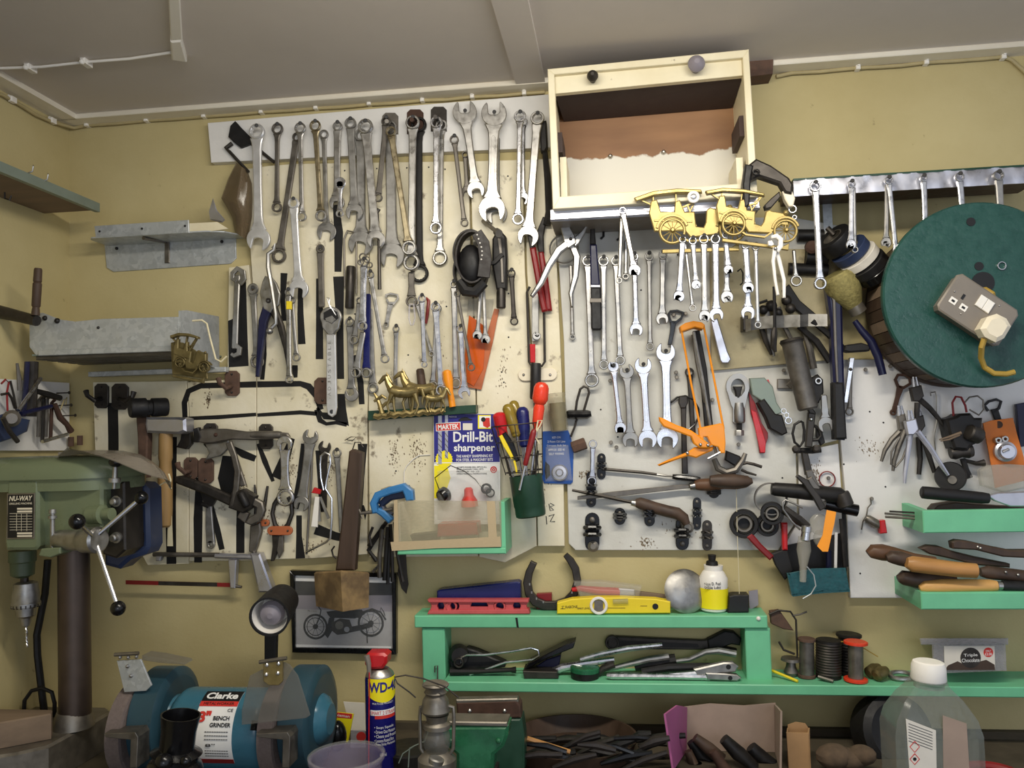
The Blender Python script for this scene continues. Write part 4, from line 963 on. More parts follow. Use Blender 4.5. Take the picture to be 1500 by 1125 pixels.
def octa(label, x0, y0, x1, y1, d, m):
    c = (x1 - x0) * .2; t = Thing('wall_bracket', label, 'bracket', W((x0 + x1) / 2, y1, d))
    t.p('plate', PO([(x0 + c, y0),(x1 - c, y0),(x1, y0 + c),(x1, y1),(x0, y1),(x0, y0 + c)], d, d + .004, .001), M[m])
    t.p('peg', MB().tube([W((x0 + x1) / 2 - 2,(y0 + y1) / 2, d), W((x0 + x1) / 2 - 5,(y0 + y1) / 2 - 3, .085)], .005,8), M[m])
octa('dull octagonal bracket plate fourth bracket from the rail right end', 560,165,583,196, .0225, 'dull_steel')
octa('rusty octagonal bracket plate in the middle of the rail', 596,160,620,196, .0225, 'rusty_iron')
octa('dark square bracket plate right of the rusty one on the rail', 631,156,654,192, .0225, 'dark_steel')
ht = Thing('rubber_mallet', 'black rubber mallet with reddish handle hanging beside the steel hammer', 'mallet', W(205,655, .05))
ht.p('mallet_head', LA(W(190,598, .115), W(245,596, .055), [(0, .021),(.05, .0235),(.42, .0235),(.44, .0185),(.56, .0185),(.58, .0225),(.95, .0225),(1, .021)], 24), C.black_rubber)
ht.p('handle', PO([(199,611),(213,608),(216,640),(214,700),(203,700),(201,640)], .058, .080, .003), C.rusty_brown)
hm_ = Thing('sledge_hammer', 'steel club hammer with pale wooden handle hanging head up', 'hammer', W(243,770, .06))
hm_.p('hammer_head', PO([(213,611),(262,611),(271,613),(272,632),(262,636),(214,634),(212,622)], .05, .092, .006), C.aluminium, 'bright scuffed steel head')
hm_.p('handle', LA(W(243,628, .072), W(241,772, .072), [(0, .014),(.08, .016),(.3, .0165),(.34, .014),(.5, .017),(.8, .018),(.98, .017),(1, .012)], 18), C.wood_hammer)
solo('hook_iron', 'dark iron hook to the right of the steel hammer head', 'hook', PO([(266,625),(278,622),(279,650),(272,658),(258,655),(264,644)], .024, .040, .002), C.dark_steel)
# ---------------------------------------------------------------- big pincers, pipe wrench, adjustable spanner
bp = Thing('lock_pincers', 'large grey lever pincers lying level above the pipe wrench', 'pincers', W(350,640, .05))
bp.p('upper_arm', PO([(284,634),(296,628),(330,628),(360,632),(398,632),(420,634),(424,640),(398,643),(370,645),(340,644),(312,649),(300,650),(284,646)], .046, .056, .003), C.dull_steel)
bp.p('jaw', PO([(283,628),(290,626),(294,640),(290,648),(283,648)], .044, .058, .002), C.black_iron)
bp.p('lower_jaw', PO([(300,650),(322,648),(334,645),(336,656),(322,668),(300,674),(306,664)], .038, .046, .002), C.grey_steel)
bp.p('lower_arm', bar_px([(334,648),(342,668),(347,690),(345,715),(339,742)], [9,8,8,8,5], .058, .066, .002), C.dull_steel)
bp.p('inner_arm', bar_px([(338,655),(346,680),(356,712)], [7,7,8], .048, .056, .002), C.dull_steel)
bp.p('rivet', BA(W(316,637, .056), .005,10), C.rusty_iron)
bp.p('handle_sleeve', LA(W(368,637, .05), W(412,637, .05), [(0, .008),(.1, .0095),(.9, .0095),(1, .008)], 14), C.dull_steel)
pw = Thing('pipe_wrench', 'heavy dark pipe wrench slanting down to the right', 'wrench', W(370,750, .06))
pw.p('handle', bar_px([(255,702),(262,703),(300,717),(340,735)], [8,13,14,15], .048, .062, .004), C.dark_steel)
pw.p('housing', PO([(338,722),(356,716),(374,727),(368,744),(356,752),(334,744)], .046, .066, .003), C.dark_steel)
pw.p('hook_jaw', PO([(366,726),(384,736),(387,748),(380,764),(368,770),(358,766),(364,758),(374,752),(375,744),(364,738)], .048, .062, .003), C.dull_steel)
pw.p('heel_jaw', PO([(352,748),(364,752),(358,766),(347,758)], .048, .060, .002), C.dull_steel)
pw.p('adjusting_nut', LA(W(352,722, .068), W(362,742, .068), [(0, .008),(.1, .010),(.9, .010),(1, .008)], 12), C.black_iron)
pw.p('window', PO([(349,732),(360,727),(364,734),(354,738)], .0655, .0665), C.black_print)
ad_ = Thing('adjustable_spanner', 'small grey adjustable spanner hanging head up below the pipe wrench', 'spanner', W(308,803, .03))
ad_.p('shaft', bar_px([(305,738),(306,770),(308,796)], [8,11,12], .024, .031, .002), C.grey_steel)
ad_.p('ring_end', RI(308,798,6.6,2.8, .024, .031,20), C.grey_steel)
ad_.p('jaw_head', PO([(292,715),(312,714),(318,728),(310,742),(299,742)], .024, .034, .002), C.dark_steel)
ad_.p('worm_screw', LA(W(296,738, .030), W(306,742, .030), [(0, .005),(1, .005)], 10), C.black_iron)
solo('flat_pliers', 'dark flat nosed pliers pointing down beside the pipe wrench jaw', 'pliers', PO([(366,770),(380,766),(382,778),(376,800),(372,811),(364,808),(365,790)], .026, .040, .003), C.dull_steel)
def clip2(label, x0, y0, x1, y1, d):
    t = Thing('pipe_clip', label, 'clip', W((x0 + x1) / 2, y1, d)); cy = (y0 + y1) / 2; h = (y1 - y0) / 2
    t.p('strap', PO(circ(x0 + h, cy, h, h, 8,90,270) + circ(x1 - h, cy, h, h, 8,-90,90), d, d + .006, .001), C.orange_clip)
    for x in (x0 + h, x1 - h): t.p('screw', BA(W(x, cy, d + .006), .0028,8), C.dark_steel)
clip2('short orange tool clip right of the pipe wrench jaw', 376,761,394,771, .024)
clip2('wide orange tool clip across the ring pliers', 391,771,428,784, .036)
rp = Thing('ring_pliers', 'old black pliers with bowed handles in an orange clip', 'pliers', W(405,815, .03))
rp.p('handle', TX([(408,728),(402,738),(399,752),(403,768),(410,778)], [3,3.4,3.4,3.6,4], .030), C.dark_steel)
rp.p('handle', TX([(422,728),(427,738),(428,752),(422,768),(412,780)], [3,3.4,3.4,3.6,4], .030), C.dark_steel)
rp.p('jaw', PO([(398,784),(408,784),(408,800),(400,822),(396,822),(399,800)], .026, .036, .002), C.dark_steel)
rp.p('jaw', PO([(408,784),(414,784),(414,808),(408,818),(405,806)], .026, .036, .002), C.dull_steel)
solo('thin_tongs', 'narrow steel tongs tips sticking up right of the pipe wrench', 'tongs', TX([(373,710),(376,735),(374,765)], [1.5,3,3.4], .028).tpx([(392,712),(388,738),(385,756)], [2,3,3], .028), C.dark_steel)
wh = Thing('wire_hook', 'bent bright steel wire hook with long lower leg', 'hook', W(465,810, .05))
wh.p('wire', TX([(474,718),(470,700),(469,680),(470,668),(476,663),(483,666),(484,678),(478,705),(477,716),(486,730),(486,760),(484,788),(478,794),(462,802),(448,809)], 1.7, .050,8), C.chrome)
st = Thing('sliding_gauge', 'small white and red folding gauge hanging by the wire hook', 'gauge', W(463,775, .05))
st.p('blade', bar_px([(464,728),(460,772)], [6,9], .046, .052, .001), C.white_plastic)
st.p('grip', PO([(460,714),(470,718),(468,724),(456,722)], .046, .054, .001), C.red)
st.p('leaf', bar_px([(469,728),(481,760)], [3,4], .040, .044), C.grey_steel)
st.p('leaf', bar_px([(466,728),(468,764)], [3,4], .040, .044), C.grey_steel)
solo('long_rod_hook', 'thin dark rod hanging down behind the wire hook', 'rod', TX([(458,640),(456,700),(452,760),(449,812)], 1.8, .040), C.dull_steel)
solo('hooked_wire', 'small twisted wire hanging at the mallet handle top', 'wire', TX([(505,645),(514,640),(522,640),(516,646),(508,644)], .7, .03,6), C.dark_steel)
# ---------------------------------------------------------------- hacksaw
hs = Thing('hacksaw', 'hacksaw with silver tubular frame and red blade low on the wall', 'hacksaw', W(290,860, .03))
hs.p('front_rod', TX([(225,812),(322,813)], 3.6, .034), C.dull_steel)
hs.p('tube', TX([(316,814),(380,816)], 4.4, .034,12), C.aluminium)
hs.p('handle', PO([(366,811),(380,811),(398,862),(395,868),(378,868)], .022, .048, .004), C.aluminium)
hs.p('post', PO([(334,820),(346,820),(344,862),(337,862)], .026, .042, .002), C.aluminium)
hs.p('front_post', PO([(228,815),(236,815),(234,822),(228,822)], .028, .042, .002), C.aluminium)
hs.p('blade', PO([(184,850),(337,854),(337,860),(184,856)], .033, .0342), C.dark_red)
hs.p('blade_middle', PO([(232,851.4),(318,853.5),(318,859.4),(232,857.2)], .0329, .0345), C.dark_steel, 'worn bare steel stretch of the blade')
hs.p('wing_nut', TX([(343,858),(354,860)], [3,2], .034), C.dull_steel)
# ---------------------------------------------------------------- lamp of the grinder
la = Thing('work_lamp', 'black bell shaped lamp with bulb on a short arm above the grinder', 'lamp', W(396,960, .20))
a_, b_ = W(416,876, .15), W(394,904, .27)
la.p('shade', LA(a_, b_, [(0, .018),(.04, .030),(.1, .036),(.5, .040),(.97, .042),(1, .0425),(1.0, .038),(.9, .037),(.4, .034),(.3, .02)], 32), C.black_rubber)
la.p('reflector', LA(a_.lerp(b_, .50), a_.lerp(b_, .96), [(0, .02),(.05, .032),(1, .0375),(1, .0365),(.1, .030),(.08, .018)], 28, False), C.white_plastic)
la.p('bulb', LA(a_.lerp(b_, .55), a_.lerp(b_, .95), [(0, .012),(.2, .020),(.6, .027),(.85, .022),(1, .006)], 24), C.grey_knob, 'pearl grey bulb')
la.p('arm', PO([(387,930),(404,930),(403,966),(387,968)], .19, .205, .002), C.black_rubber)
# ================================================================ GRINDER
gd = 0.30
gr = Thing('bench_grinder', 'blue twin wheel bench grinder with printed label plate', 'grinder', (W(330,1120, gd).x, -gd, ZB))
zc_ = W(330,1066, gd).z
xa_, xb_ = W(268,1066, gd).x, W(402,1066, gd).x
gr.p('motor_body', LA((xa_ - .012,-gd, zc_),(xb_ + .012,-gd, zc_), [(0, .045),(.03, .066),(.09, .078),(.13, .080),(.87, .080),(.91, .078),(.97, .066),(1, .045)], 40), C.grinder_blue, 'hammered blue motor drum')
def guard(cx, y, d, wpx, lab):
    c = W(cx, y, d); w_ = wpx * S(d)
    g = gr.p('wheel_guard', LA(c + Vector((-w_ / 2,0,0)), c + Vector((w_ / 2,0,0)), [(0, .085),(.04, .098),(.1, .104),(.9, .104),(.96, .098),(1, .085)], 40), C.grinder_dark, lab)
    return c, w_, g
c1, w1, g1_ = guard(242,1050, .27,46, 'rounded dark blue guard')
c2, w2, g2_ = guard(452,1050, .27,46, 'rounded dark blue guard')
# the wheels look out of the guards to the left
for (c, w_, x) in ((c1, w1,214),(c2, w2,424)):
    e = W(x, 1058, .30)
    wl = gr.p('grinding_wheel', LA((c.x - w_ / 2 - .030,-.30, c.z - .012),(c.x - w_ / 2 + .004,-.30, c.z - .012), [(0, .088),(.06, .094),(.94, .094),(1, .088)], 40), C.stone)
    gr.p('wheel_boss', LA((c.x + w_ / 2,-.28, c.z),(c.x + w_ / 2 + .02,-.28, c.z), [(0, .05),(.5, .045),(1, .03)], 28), C.grinder_blue)
gr.p('axle_sleeve', LA((xb_ + .005,-gd, zc_),(W(424,1066, gd).x, -gd, zc_), [(0, .034),(1, .030)], 24), C.grinder_blue)
zb_ = ZB
gr.p('foot', MB().box(((xa_ + xb_) / 2,-gd, (ZB + zc_ - .07) / 2),(.17, .13, zc_ - .07 - ZB), None, .004), C.grinder_dark)
# printed label wrapped on the drum
def drum_pt(x, ang, off=.0):
    r = .0802 + off; return Vector((x, -gd - r * math.cos(ang), zc_ + r * math.sin(ang)))
lx0, lx1 = W(286,1050, gd + .07).x, W(342,1050, gd + .07).x
def wrap(name, x0, x1, a0, a1, off, m, n=10, under=None):
    vs = []; fs = []
    for i in range(n + 1):
        a = math.radians(a0 + (a1 - a0) * i / n)
        vs += [drum_pt(x0, a, off), drum_pt(x1, a, off), drum_pt(x1, a, off - .0006), drum_pt(x0, a, off - .0006)]
    for i in range(n):
        for q in range(4): fs.append([4 * i + q, 4 * i + (q + 1) % 4,4 * i + 4 + (q + 1) % 4,4 * i + 4 + q])
    fs += [[0,1,2,3], [4 * n + 3,4 * n + 2,4 * n + 1,4 * n]]
    return gr.p(name, MB().add(vs, fs), m, None, under)
lbp = wrap('label_plate', lx0, lx1,-34,78, .0006, C.white_print)
lb_ = wrap('label_band', lx0, lx1,56,78, .0012, C.black_print, 6, lbp); wrap('label_band', lx0, lx1,49,57, .0013, C.red_print, 4, lbp)
wrap('label_band', lx0, lx1,-34,-26, .0012, C.dark_red, 4, lbp)
def drum_text(body, xc, wdt, ang, m, h=None, bold=.0):
    a = math.radians(ang); c = drum_pt(xc, a, .0016); Y = Vector((0, math.sin(a), math.cos(a)))
    text_on(gr, body, c, (1,0,0), Y, wdt, m, height=h, bold=bold, under=lbp)
lw_ = lx1 - lx0; lc = (lx0 + lx1) / 2
drum_text('Clarke', lc, lw_ * .84,67, C.white_print, .018, .03)
drum_text('METALWORKER', lc, lw_ * .8,53, C.black_print, .006)
drum_text('8"', lx0 + lw_ * .22, lw_ * .34,34, C.red_print, .022, .04)
drum_text('BENCH', lx0 + lw_ * .68, lw_ * .42,32, C.black_print, .008, .02)
drum_text('GRINDER', lx0 + lw_ * .68, lw_ * .54,23, C.black_print, .008, .02)
drum_text('CE', lx0 + lw_ * .86, lw_ * .14,43, C.black_print, .006)
for i, a in enumerate((14,9,4,-12,-16,-20)): drum_text('----------', lx0 + lw_ * .6, lw_ * .6, a, C.black_print, .0012)
drum_text('8"', lx0 + lw_ * .45, lw_ * .001 + .02,-4, C.black_print, .006)
gr.p('switch', MB().box(drum_pt(xb_ - .008, .4, .004),(.012, .012, .018), Matrix.Rotation(-.4,3, 'X'), .002), C.black_gloss)
# left spark guard bracket
br = gr.p('spark_bracket', PO([(171,968),(206,966),(222,1004),(214,1012),(182,1014)], .345, .349, .0006), C.galvanised, 'bent galvanised bracket')
gr.p('hinge_rod', TX([(168,959),(203,957)], 3, .352), C.tin, None, br)
for x, y in ((187,976),(192,990),(176,963),(188,963),(200,962)): gr.p('screw', BA(W(x, y, .350), .0042,8), C.steel, None, br)
gr.p('eye_shield', PO([(208,960),(230,963),(268,971),(270,974),(234,971),(208,967)], .30, .335, .001), C.smoked_shield)
# right eye shield, scratched clear plastic on a plated hinge
hg = gr.p('hinge_plate', PO([(385,967),(414,965),(414,998),(408,1004),(394,1004),(386,998)], .412, .416, .001), C.brass, 'yellow plated hinge')
gr.p('hinge_rod', TX([(380,970),(420,964)], 3, .416), C.tin, None, hg)
for x, y in ((391,974),(408,972),(390,988),(407,986)): gr.p('screw', BA(W(x, y, .416), .0045,10), C.chrome, None, hg)
gr.p('eye_shield', PO([(366,990),(385,980),(416,970),(424,974),(436,990),(454,1048),(448,1052),(354,1062),(354,1040)], .407, .410, .0006), C.smoked_shield, 'scratched clear eye shield')
# tool rests
for x0 in (152,375):
    d = .37
    gr.p('tool_rest', PO([(x0,1075),(x0 + 46,1073),(x0 + 50,1080),(x0 + 48,1125),(x0 + 38,1125),(x0 + 39,1084),(x0 + 2,1080)], d, d + .045, .001), C.dull_steel)
solo('blue_wedge', 'small blue metal foot left of the grinder base', 'foot', MB().solid([Vector((W(158,1112, .4).x, -.44, ZB + .022)), Vector((W(190,1112, .4).x, -.44, ZB + .022)), Vector((W(192,1112, .4).x, -.395, ZB + .03)), Vector((W(160,1112, .4).x, -.395, ZB + .03))], [Vector((W(158,1112, .4).x, -.44, ZB)), Vector((W(190,1112, .4).x, -.44, ZB)), Vector((W(192,1112, .4).x, -.395, ZB)), Vector((W(160,1112, .4).x, -.395, ZB))], .001), C.grinder_dark)
# dark bakelite thing in front of grinder
bk = Thing('vacuum_nozzle', 'shiny dark brown nozzle standing in front of the grinder', 'nozzle', W(258,1120, .50))
bk.p('cup', LA(W(258,1106, .50), W(265,1047, .50), [(0, .040),(.06, .046),(.12, .036),(.16, .031),(.6, .031),(1, .0355),(1, .0325),(.6, .028),(.4, .0)], 32), C.black_gloss)
bk.p('collar', LA(W(256,1124, .50), W(258,1106, .50), [(0, .05),(.4, .046),(.6, .040),(1, .040)], 32), C.black_gloss)
for x, y, r in ((240,1117, .016),(272,1115, .010)):
    bk.p('knob', BA(W(x, y, .545), r, 16), C.black_gloss)
# ================================================================ MIDDLE: ornaments, pliers, sharpener, screwdrivers
def car(label, ox, oy, wx, wy, d, m, flat=1.0, hooks=()):
    """veteran car relief: (ox,oy) rear wheel centre, (wx,wy) wheelbase in pixels"""
    L2 = math.hypot(wx, wy); nx, ny = wy / L2,-wx / L2
    Lv = L2 * flat
    def q(u, v): return (ox + wx * u + nx * Lv * v, oy + wy * u + ny * Lv * v)
    def pl(pts): return [q(u, v) for u, v in pts]
    t = Thing('car_ornament', label, 'ornament', W(*q(.5,-.3), d))
    t.p('body', PO(pl([(-.34, .50),(-.24, .52),(-.18, .32),(.04, .31),(.06, .47),(.14, .50),(.22, .30),(.38, .30),(.40, .06),(.52, .04),(.56, .12),(.58, .32),(.64, .36),(.70, .34),(.98, .33),(1.06, .10),(.90, .10),(.74,-.08),(.30,-.12),(.20,0),(-.30,0),(-.38, .3)]), d, d + .010, .002), M[m])
    t.p('side_moulding', bar_px([q(-.30, .18), q(.05, .16), q(.34, .14)], max(1.5, L2 * .03), d + .008, d + .012, .0006), M[m])
    t.p('roof', PO(pl([(-.62, .56),(-.30, .66),(.10, .69),(.50, .66),(.52, .61),(.10, .62),(-.28, .59),(-.58, .50)]), d, d + .014, .002), M[m])
    for (u0, v0, u1, v1) in ((-.55, .54,-.34, .44),(-.30, .60,-.30, .24),(.08, .64, .08, .24),(.48, .62, .24, .20),(.46, .62, .30, .40)):
        t.p('canopy_post', bar_px([q(u0, v0), q(u1, v1)], max(1.6, L2 * .025), d, d + .007, .0006), M[m])
    t.p('steering_column', bar_px([q(.40, .06), q(.26, .42)], max(1.4, L2 * .02), d + .002, d + .008), M[m])
    t.p('steering_wheel', bar_px([q(.18, .38), q(.40, .46)], max(1.6, L2 * .025), d + .002, d + .009), M[m])
    t.p('running_board', bar_px([q(.16,-.12), q(.26,-.17),(q(.62,-.17)), q(.74,-.06)], max(1.6, L2 * .03), d + .003, d + .012), M[m])
    t.p('lamp', BA(W(*q(.96, .34), d + .010), L2 * .055 * S(d), 12), M[m])
    for u in (0,1):
        cx, cy = q(u, 0); r = L2 * .225
        w_ = t.p('wheel', RI(cx, cy, r, r * .80, d + .003, d + .014,28,0, .2), M[m])
        s_ = MB()
        for i in range(12):
            a = i * math.pi / 6
            s_.tpx([(cx + math.cos(a) * r * .15, cy + math.sin(a) * r * .15),(cx + math.cos(a) * r * .85, cy + math.sin(a) * r * .85)], r * .05, d + .009,6)
        t.p('spokes', s_, M[m], None, w_)
        c = W(cx, cy, d + .004); t.p('hub', LA(c, c + Vector((0,-.012,0)), [(0, r * .2 * S(d)),(.6, r * .2 * S(d)),(1, r * .1 * S(d))], 14), M[m], None, w_)
        arc = [(cx + math.cos(math.radians(a)) * r * 1.16, cy + math.sin(math.radians(a)) * r * 1.16) for a in range(190,345,15)]
        t.p('mudguard', bar_px(arc, r * .2, d, d + .013, .0008), M[m])
    t.p('base_strip', PO(pl([(-.18,-.30),(.98,-.30),(1.1,-.22),(1.1,-.36),(-.18,-.36)]), d, d + .008, .001), M[m])
    return t, q
dca = .196
t1, q1 = car('gilt veteran car plaque with spanners hanging below at left', 985,338,88,-3, dca, 'gold_paint', 1.02)
t1.p('headlamp_button', RI(1016,288,9,4.5, dca + .012, dca + .020,24), C.white_plastic, 'white washer with screw')
t1.p('screw_head', BA(W(1016,288, dca + .016), 5 * S(dca), 12,(1, .5,1)), C.chrome)
t2, q2 = car('gilt veteran car plaque overlapping at right next to white pincers', 1075,328,76,10, dca + .018, 'gold_paint', 1.0)
old = car('small dark brass veteran car plaque hung on the galvanised tray', 263,531,35,7, .235, 'old_brass', 1.8)
old[0].p('plaque', PO([(250,502),(258,500),(268,502),(284,512),(300,524),(304,555),(252,548)], .229, .233, .001), C.old_brass)
solo('string_loop', 'white cord looped from a nail on the end of the galvanised tray', 'cord', TX([(282,470),(296,469),(303,474),(308,496),(316,526),(324,530),(332,522)], 1.5, .238), C.string)
# ---- brass horses on the green ledge
lg = Thing('green_ledge', 'narrow dark green wooden ledge under the brass horses', 'ledge', W(618,606, .0))
lg.p('strip', PO([(539,602),(697,593),(697,605),(539,616)], .02, .055, .001), C.dark_green)
def horse(t, x, y, k, d, flip=1, head=0):
    """little cast horse; (x,y) body centre in px, k px body length"""
    def q(u, v, w=0): return W(x + flip * u * k, y - v * k, d + w)
    s_ = S(d) * k; h = MB()
    h.tube([q(-.52, .10), q(-.45, .06),(q(-.2, .0)), q(.1, .0), q(.35, .08), q(.47, .16)], [.10 * s_, .19 * s_, .18 * s_, .19 * s_, .20 * s_, .10 * s_], 12)
    h.tube([q(.34, .10), q(.48, .32), q(.55, .52)], [.17 * s_, .12 * s_, .085 * s_], 10)
    h.tube([q(.50, .56), q(.62, .50), q(.76, .36 + head), q(.80, .31 + head)], [.07 * s_, .085 * s_, .055 * s_, .045 * s_], 10)
    for w in (-.02, .02): h.tube([q(.52, .58, w * s_ * 4), q(.54, .68, w * s_ * 4)], [.03 * s_, .008 * s_], 6)
    body = t.p('horse', h, C.brass, 'cast brass horse')
    for (u0, u1, u2, w) in ((.36, .52, .46, .09),(.32, .30, .26,-.09),(-.40,-.52,-.44, .09),(-.36,-.34,-.30,-.09)):
        t.p('leg', MB().tube([q(u0,-.04, w * s_), q(u1 * .5 + u0 * .5,-.24, w * s_), q(u1,-.42, w * s_), q(u2,-.64, w * s_), q(u2 + .05,-.70, w * s_)], [.10 * s_, .065 * s_, .042 * s_, .035 * s_, .05 * s_], 8), C.brass, None, body)
    t.p('mane', MB().tube([q(.36, .30), q(.46, .46), q(.50, .60)], [.05 * s_, .06 * s_, .03 * s_], 8), C.brass, None, body)
    t.p('tail', MB().tube([q(-.52, .12), q(-.64, .10), q(-.70,-.12), q(-.68,-.34)], [.04 * s_, .06 * s_, .06 * s_, .015 * s_], 8), C.brass, None, body)
ho = Thing('horse_ornament', 'cast brass group of plough horses on the green ledge', 'ornament', W(600,612, .06))
horse(ho, 590,575,44, .075,-1,-.02); horse(ho, 614,571,46, .060,-1, .04)
horse(ho, 638,584,28, .088,1,-.12)
ho.p('ground_base', TX([(548 + i * 6,610 - i * .5 + (1.2 if i % 2 else -1.2)) for i in range(18)], [4.2 + (i * 7 % 3) * .5 for i in range(18)], .072,8), C.brass)
ho.p('plough', TX([(560,606),(556,592),(552,582),(548,576)], [4,3.5,3,1.5], .075).tpx([(555,600),(566,590),(575,588)], [3,2.5,1.5], .075).tpx([(548,588),(560,580),(566,584)], [2,3,2], .078), C.brass)
def turned(name, label, cat, x0, y0, x1, y1, prof, d, m, n=18, d1=None, group=None):
    a, b = W(x0, y0, d), W(x1, y1, d1 if d1 is not None else d)
    return solo(name, label, cat, LA(a, b, [(t, r * S(d)) for t, r in prof], n), M[m], group)
turned('wood_dowel', 'short brown wooden handle standing behind the brass horses', 'handle', 615,540,620,580, [(0,4),(.05,6),(.5,6.5),(1,7)], .035, 'wood_dark')
turned('wooden_file', 'orange wooden file handle standing behind the brass horses', 'handle', 654,542,663,596, [(0,3),(.04,6.5),(.25,7.5),(.45,6),(.6,4.5),(.8,5),(1,5)], .062, 'orange')
# ---- tools on the upper boards
solo('shadow_tool', 'flat dark angular tool tucked at the top left of the rail', 'tool', PO([(337,184),(344,177),(352,186),(366,200),(368,210),(352,216),(342,208),(334,200)], .022, .032, .002), C.black_rubber)
solo('hex_rod', 'dark cranked hex rod slanting left under the flat dark tool', 'rod', TX([(340,210),(331,217),(336,222),(364,252)], [3.5,3.5,2.6,2.6], .030), C.dark_steel)
solo('hex_rod', 'dark rod slanting right behind the big bright spanner', 'rod', TX([(368,210),(402,238)], 2.6, .027), C.dark_steel)
bg = Thing('plastic_bag', 'crumpled brown translucent plastic bag hanging at the left rail end', 'bag', W(345,350, .03))
vs = []; fs = []; random.seed(3)
rows_ = [((346,238),(362,250)),((334,262),(368,268)),((324,290),(369,292)),((340,318),(368,318)),((344,340),(362,352))]
for (a, b) in rows_:
    for i in range(7):
        t = i / 6; vs.append(W(a[0] + (b[0] - a[0]) * t, a[1] + (b[1] - a[1]) * t, .028 + .022 * math.sin(t * math.pi) + random.uniform(-.006, .008)))
for j in range(4):
    for i in range(6): fs.append([j * 7 + i, j * 7 + i + 1, j * 7 + 8 + i, j * 7 + 7 + i])
mb_ = MB().add(vs, fs); mb_.add([p + Vector((0, .004,0)) for p in vs], [f[::-1] for f in fs])
clear('brown_bag', (112,96,74), .2, .75)
bg.p('film', mb_, C.brown_bag)
solo('foil_scrap', 'scrunched silvery foil on the end of the small metal shelf', 'foil', MB().solid([W(*p, .07) for p in ((312,290),(318,308),(330,322),(326,326),(308,322),(306,310))], [W(*p, .04) for p in ((312,292),(316,308),(326,322),(322,326),(308,322),(308,310))], .003), C.aluminium)
ch = Thing('hook_jaws', 'curled jaw ends of the far left hook spanner', 'jaw', W(345,405, .035))
bpy.data.objects.remove(ch.o)
for o_ in list(COL.objects):
    if o_.get('label', '').startswith('hook spanner with curled ends'):
        class _T: pass
        hk = Thing.__new__(Thing); hk.o = o_; hk.org = o_.location.copy()
        hk.p('hook_end', bar_px([(346,412),(340,408),(340,400),(347,393),(355,398),(356,408),(350,416)], [5,6,6,7,8,8,6], .036, .043, .001), C.grey_steel)
        hk.p('hook_end', bar_px([(344,505),(350,510),(349,518),(342,521),(338,518)], [6,7,7,6,4], .036, .043, .001), C.grey_steel)
ts = Thing('tin_snips', 'tin snips with broad steel blades and navy handles', 'snips', W(392,440, .06))
ts.p('blade', PO([(384,412),(388,404),(394,406),(396,430),(400,450),(396,458),(386,452),(380,430)], .052, .060, .002), C.steel)
ts.p('blade', PO([(396,404),(404,414),(410,430),(408,446),(398,456),(392,440)], .043, .051, .002), C.grey_steel)
ts.p('pivot', RI(392.5,440,4,1.6, .058, .064,16), C.dark_steel)
ts.p('handle', bar_px([(392,448),(384,470),(380,510),(376,552)], [14,12,9,5], .044, .058, .003), C.deep_navy)
ts.p('handle', bar_px([(398,450),(410,478),(418,510),(424,548)], [12,9,7,5], .042, .054, .003), C.dark_steel)
solo('curved_rod', 'shiny S shaped rod with ball end in front of the tin snips', 'rod', TX([(399,364),(403,358),(401,366),(393,372),(393,392),(398,420),(404,460),(404,474),(398,480)], [2.4,3,3,3.6,4,3.6,3.2,3.2,3.6], .073).ball(W(395,485, .073), 5.4 * S(.073), 14), C.grey_steel)
aj = Thing('big_adjustable', 'bright flat adjustable spanner with big oval head and embossed handle', 'spanner', W(485,604, .055))
aj.p('handle', PO([(478,490),(491,490),(493,596),(491,607),(486,611),(480,607),(478,596)], .053, .061, .0016), C.satin_bright)
aj.p('oval_head', PO(circ(484,464,15.5,15,20,150,390) + [(496,480),(488,490),(480,490),(472,480)], .050, .060, .002), C.steel)
aj.p('jaw_opening', PO([(474,458),(484,452),(494,457),(496,466),(486,474),(474,468)], .0595, .0605), C.black_print)
aj.p('sliding_jaw', PO([(476,466),(486,462),(492,468),(486,474),(477,470)], .058, .063, .001), C.grey_steel)
aj.p('hanging_hole', LA(W(486,603, .0605), W(486,603, .0618), [(0,3.2 * S(.06)),(1,3.2 * S(.06))], 14), C.black_print)
aj.p('ring_wire', TX([(484,452),(480,440),(479,436),(483,437),(482,446),(492,462)], .9, .064,6), C.chrome)
for i, c_ in enumerate('ADJUSTABLE'): tpx_text(aj, c_, 482.5,580 - i * 8.5,482.5,575 - i * 8.5, .0611, C.grey_steel, 5)
turned('tube_bar', 'short dark round socket tube hanging beside the bright grooved spanner', 'tube', 514,390,512,452, [(0,6),(.03,7),(.5,6.8),(.97,7),(1,6)], .040, 'dark_steel')
solo('key_ring_bunch', 'small bunch of chain rings above the bright grooved spanner', 'rings', RI(531,376,6,4.2, .080, .084,18).ring(537,380,5,3.4, .082, .086,18).ring(541,388,5,3.2, .078, .083,18).ring(528,384,5,3.4, .086, .09,18), C.dull_steel)
solo('thin_hook_rod', 'long dark hooked rod left of the big satin combination spanner', 'rod', TX([(555,306),(552,312),(555,350),(556,424)], [3.5,3,2.4,3], .048), C.dark_steel)
solo('wire_loop', 'thin looped wire frame behind the key rings', 'wire', TX([(505,420),(504,350),(509,338),(518,340),(522,352),(522,430)], 1.5, .030), C.dull_steel)
bo = Thing('bottle_opener', 'pale lilac metal bottle opener above the single ring spanner', 'opener', W(570,476, .03))
bo.p('loop', bar_px([(566,436),(565,432),(572,430),(582,432),(583,437),(576,446),(570,446),(566,438)], 3, .026, .030, .0006), C.steel)
bo.p('handle', PO([(568,442),(577,442),(571,462),(569,474),(563,474),(566,460)], .026, .030, .0006), C.steel)
bo.p('ring_end', RI(565.5,476,4.2,2.2, .026, .030,16), C.steel)
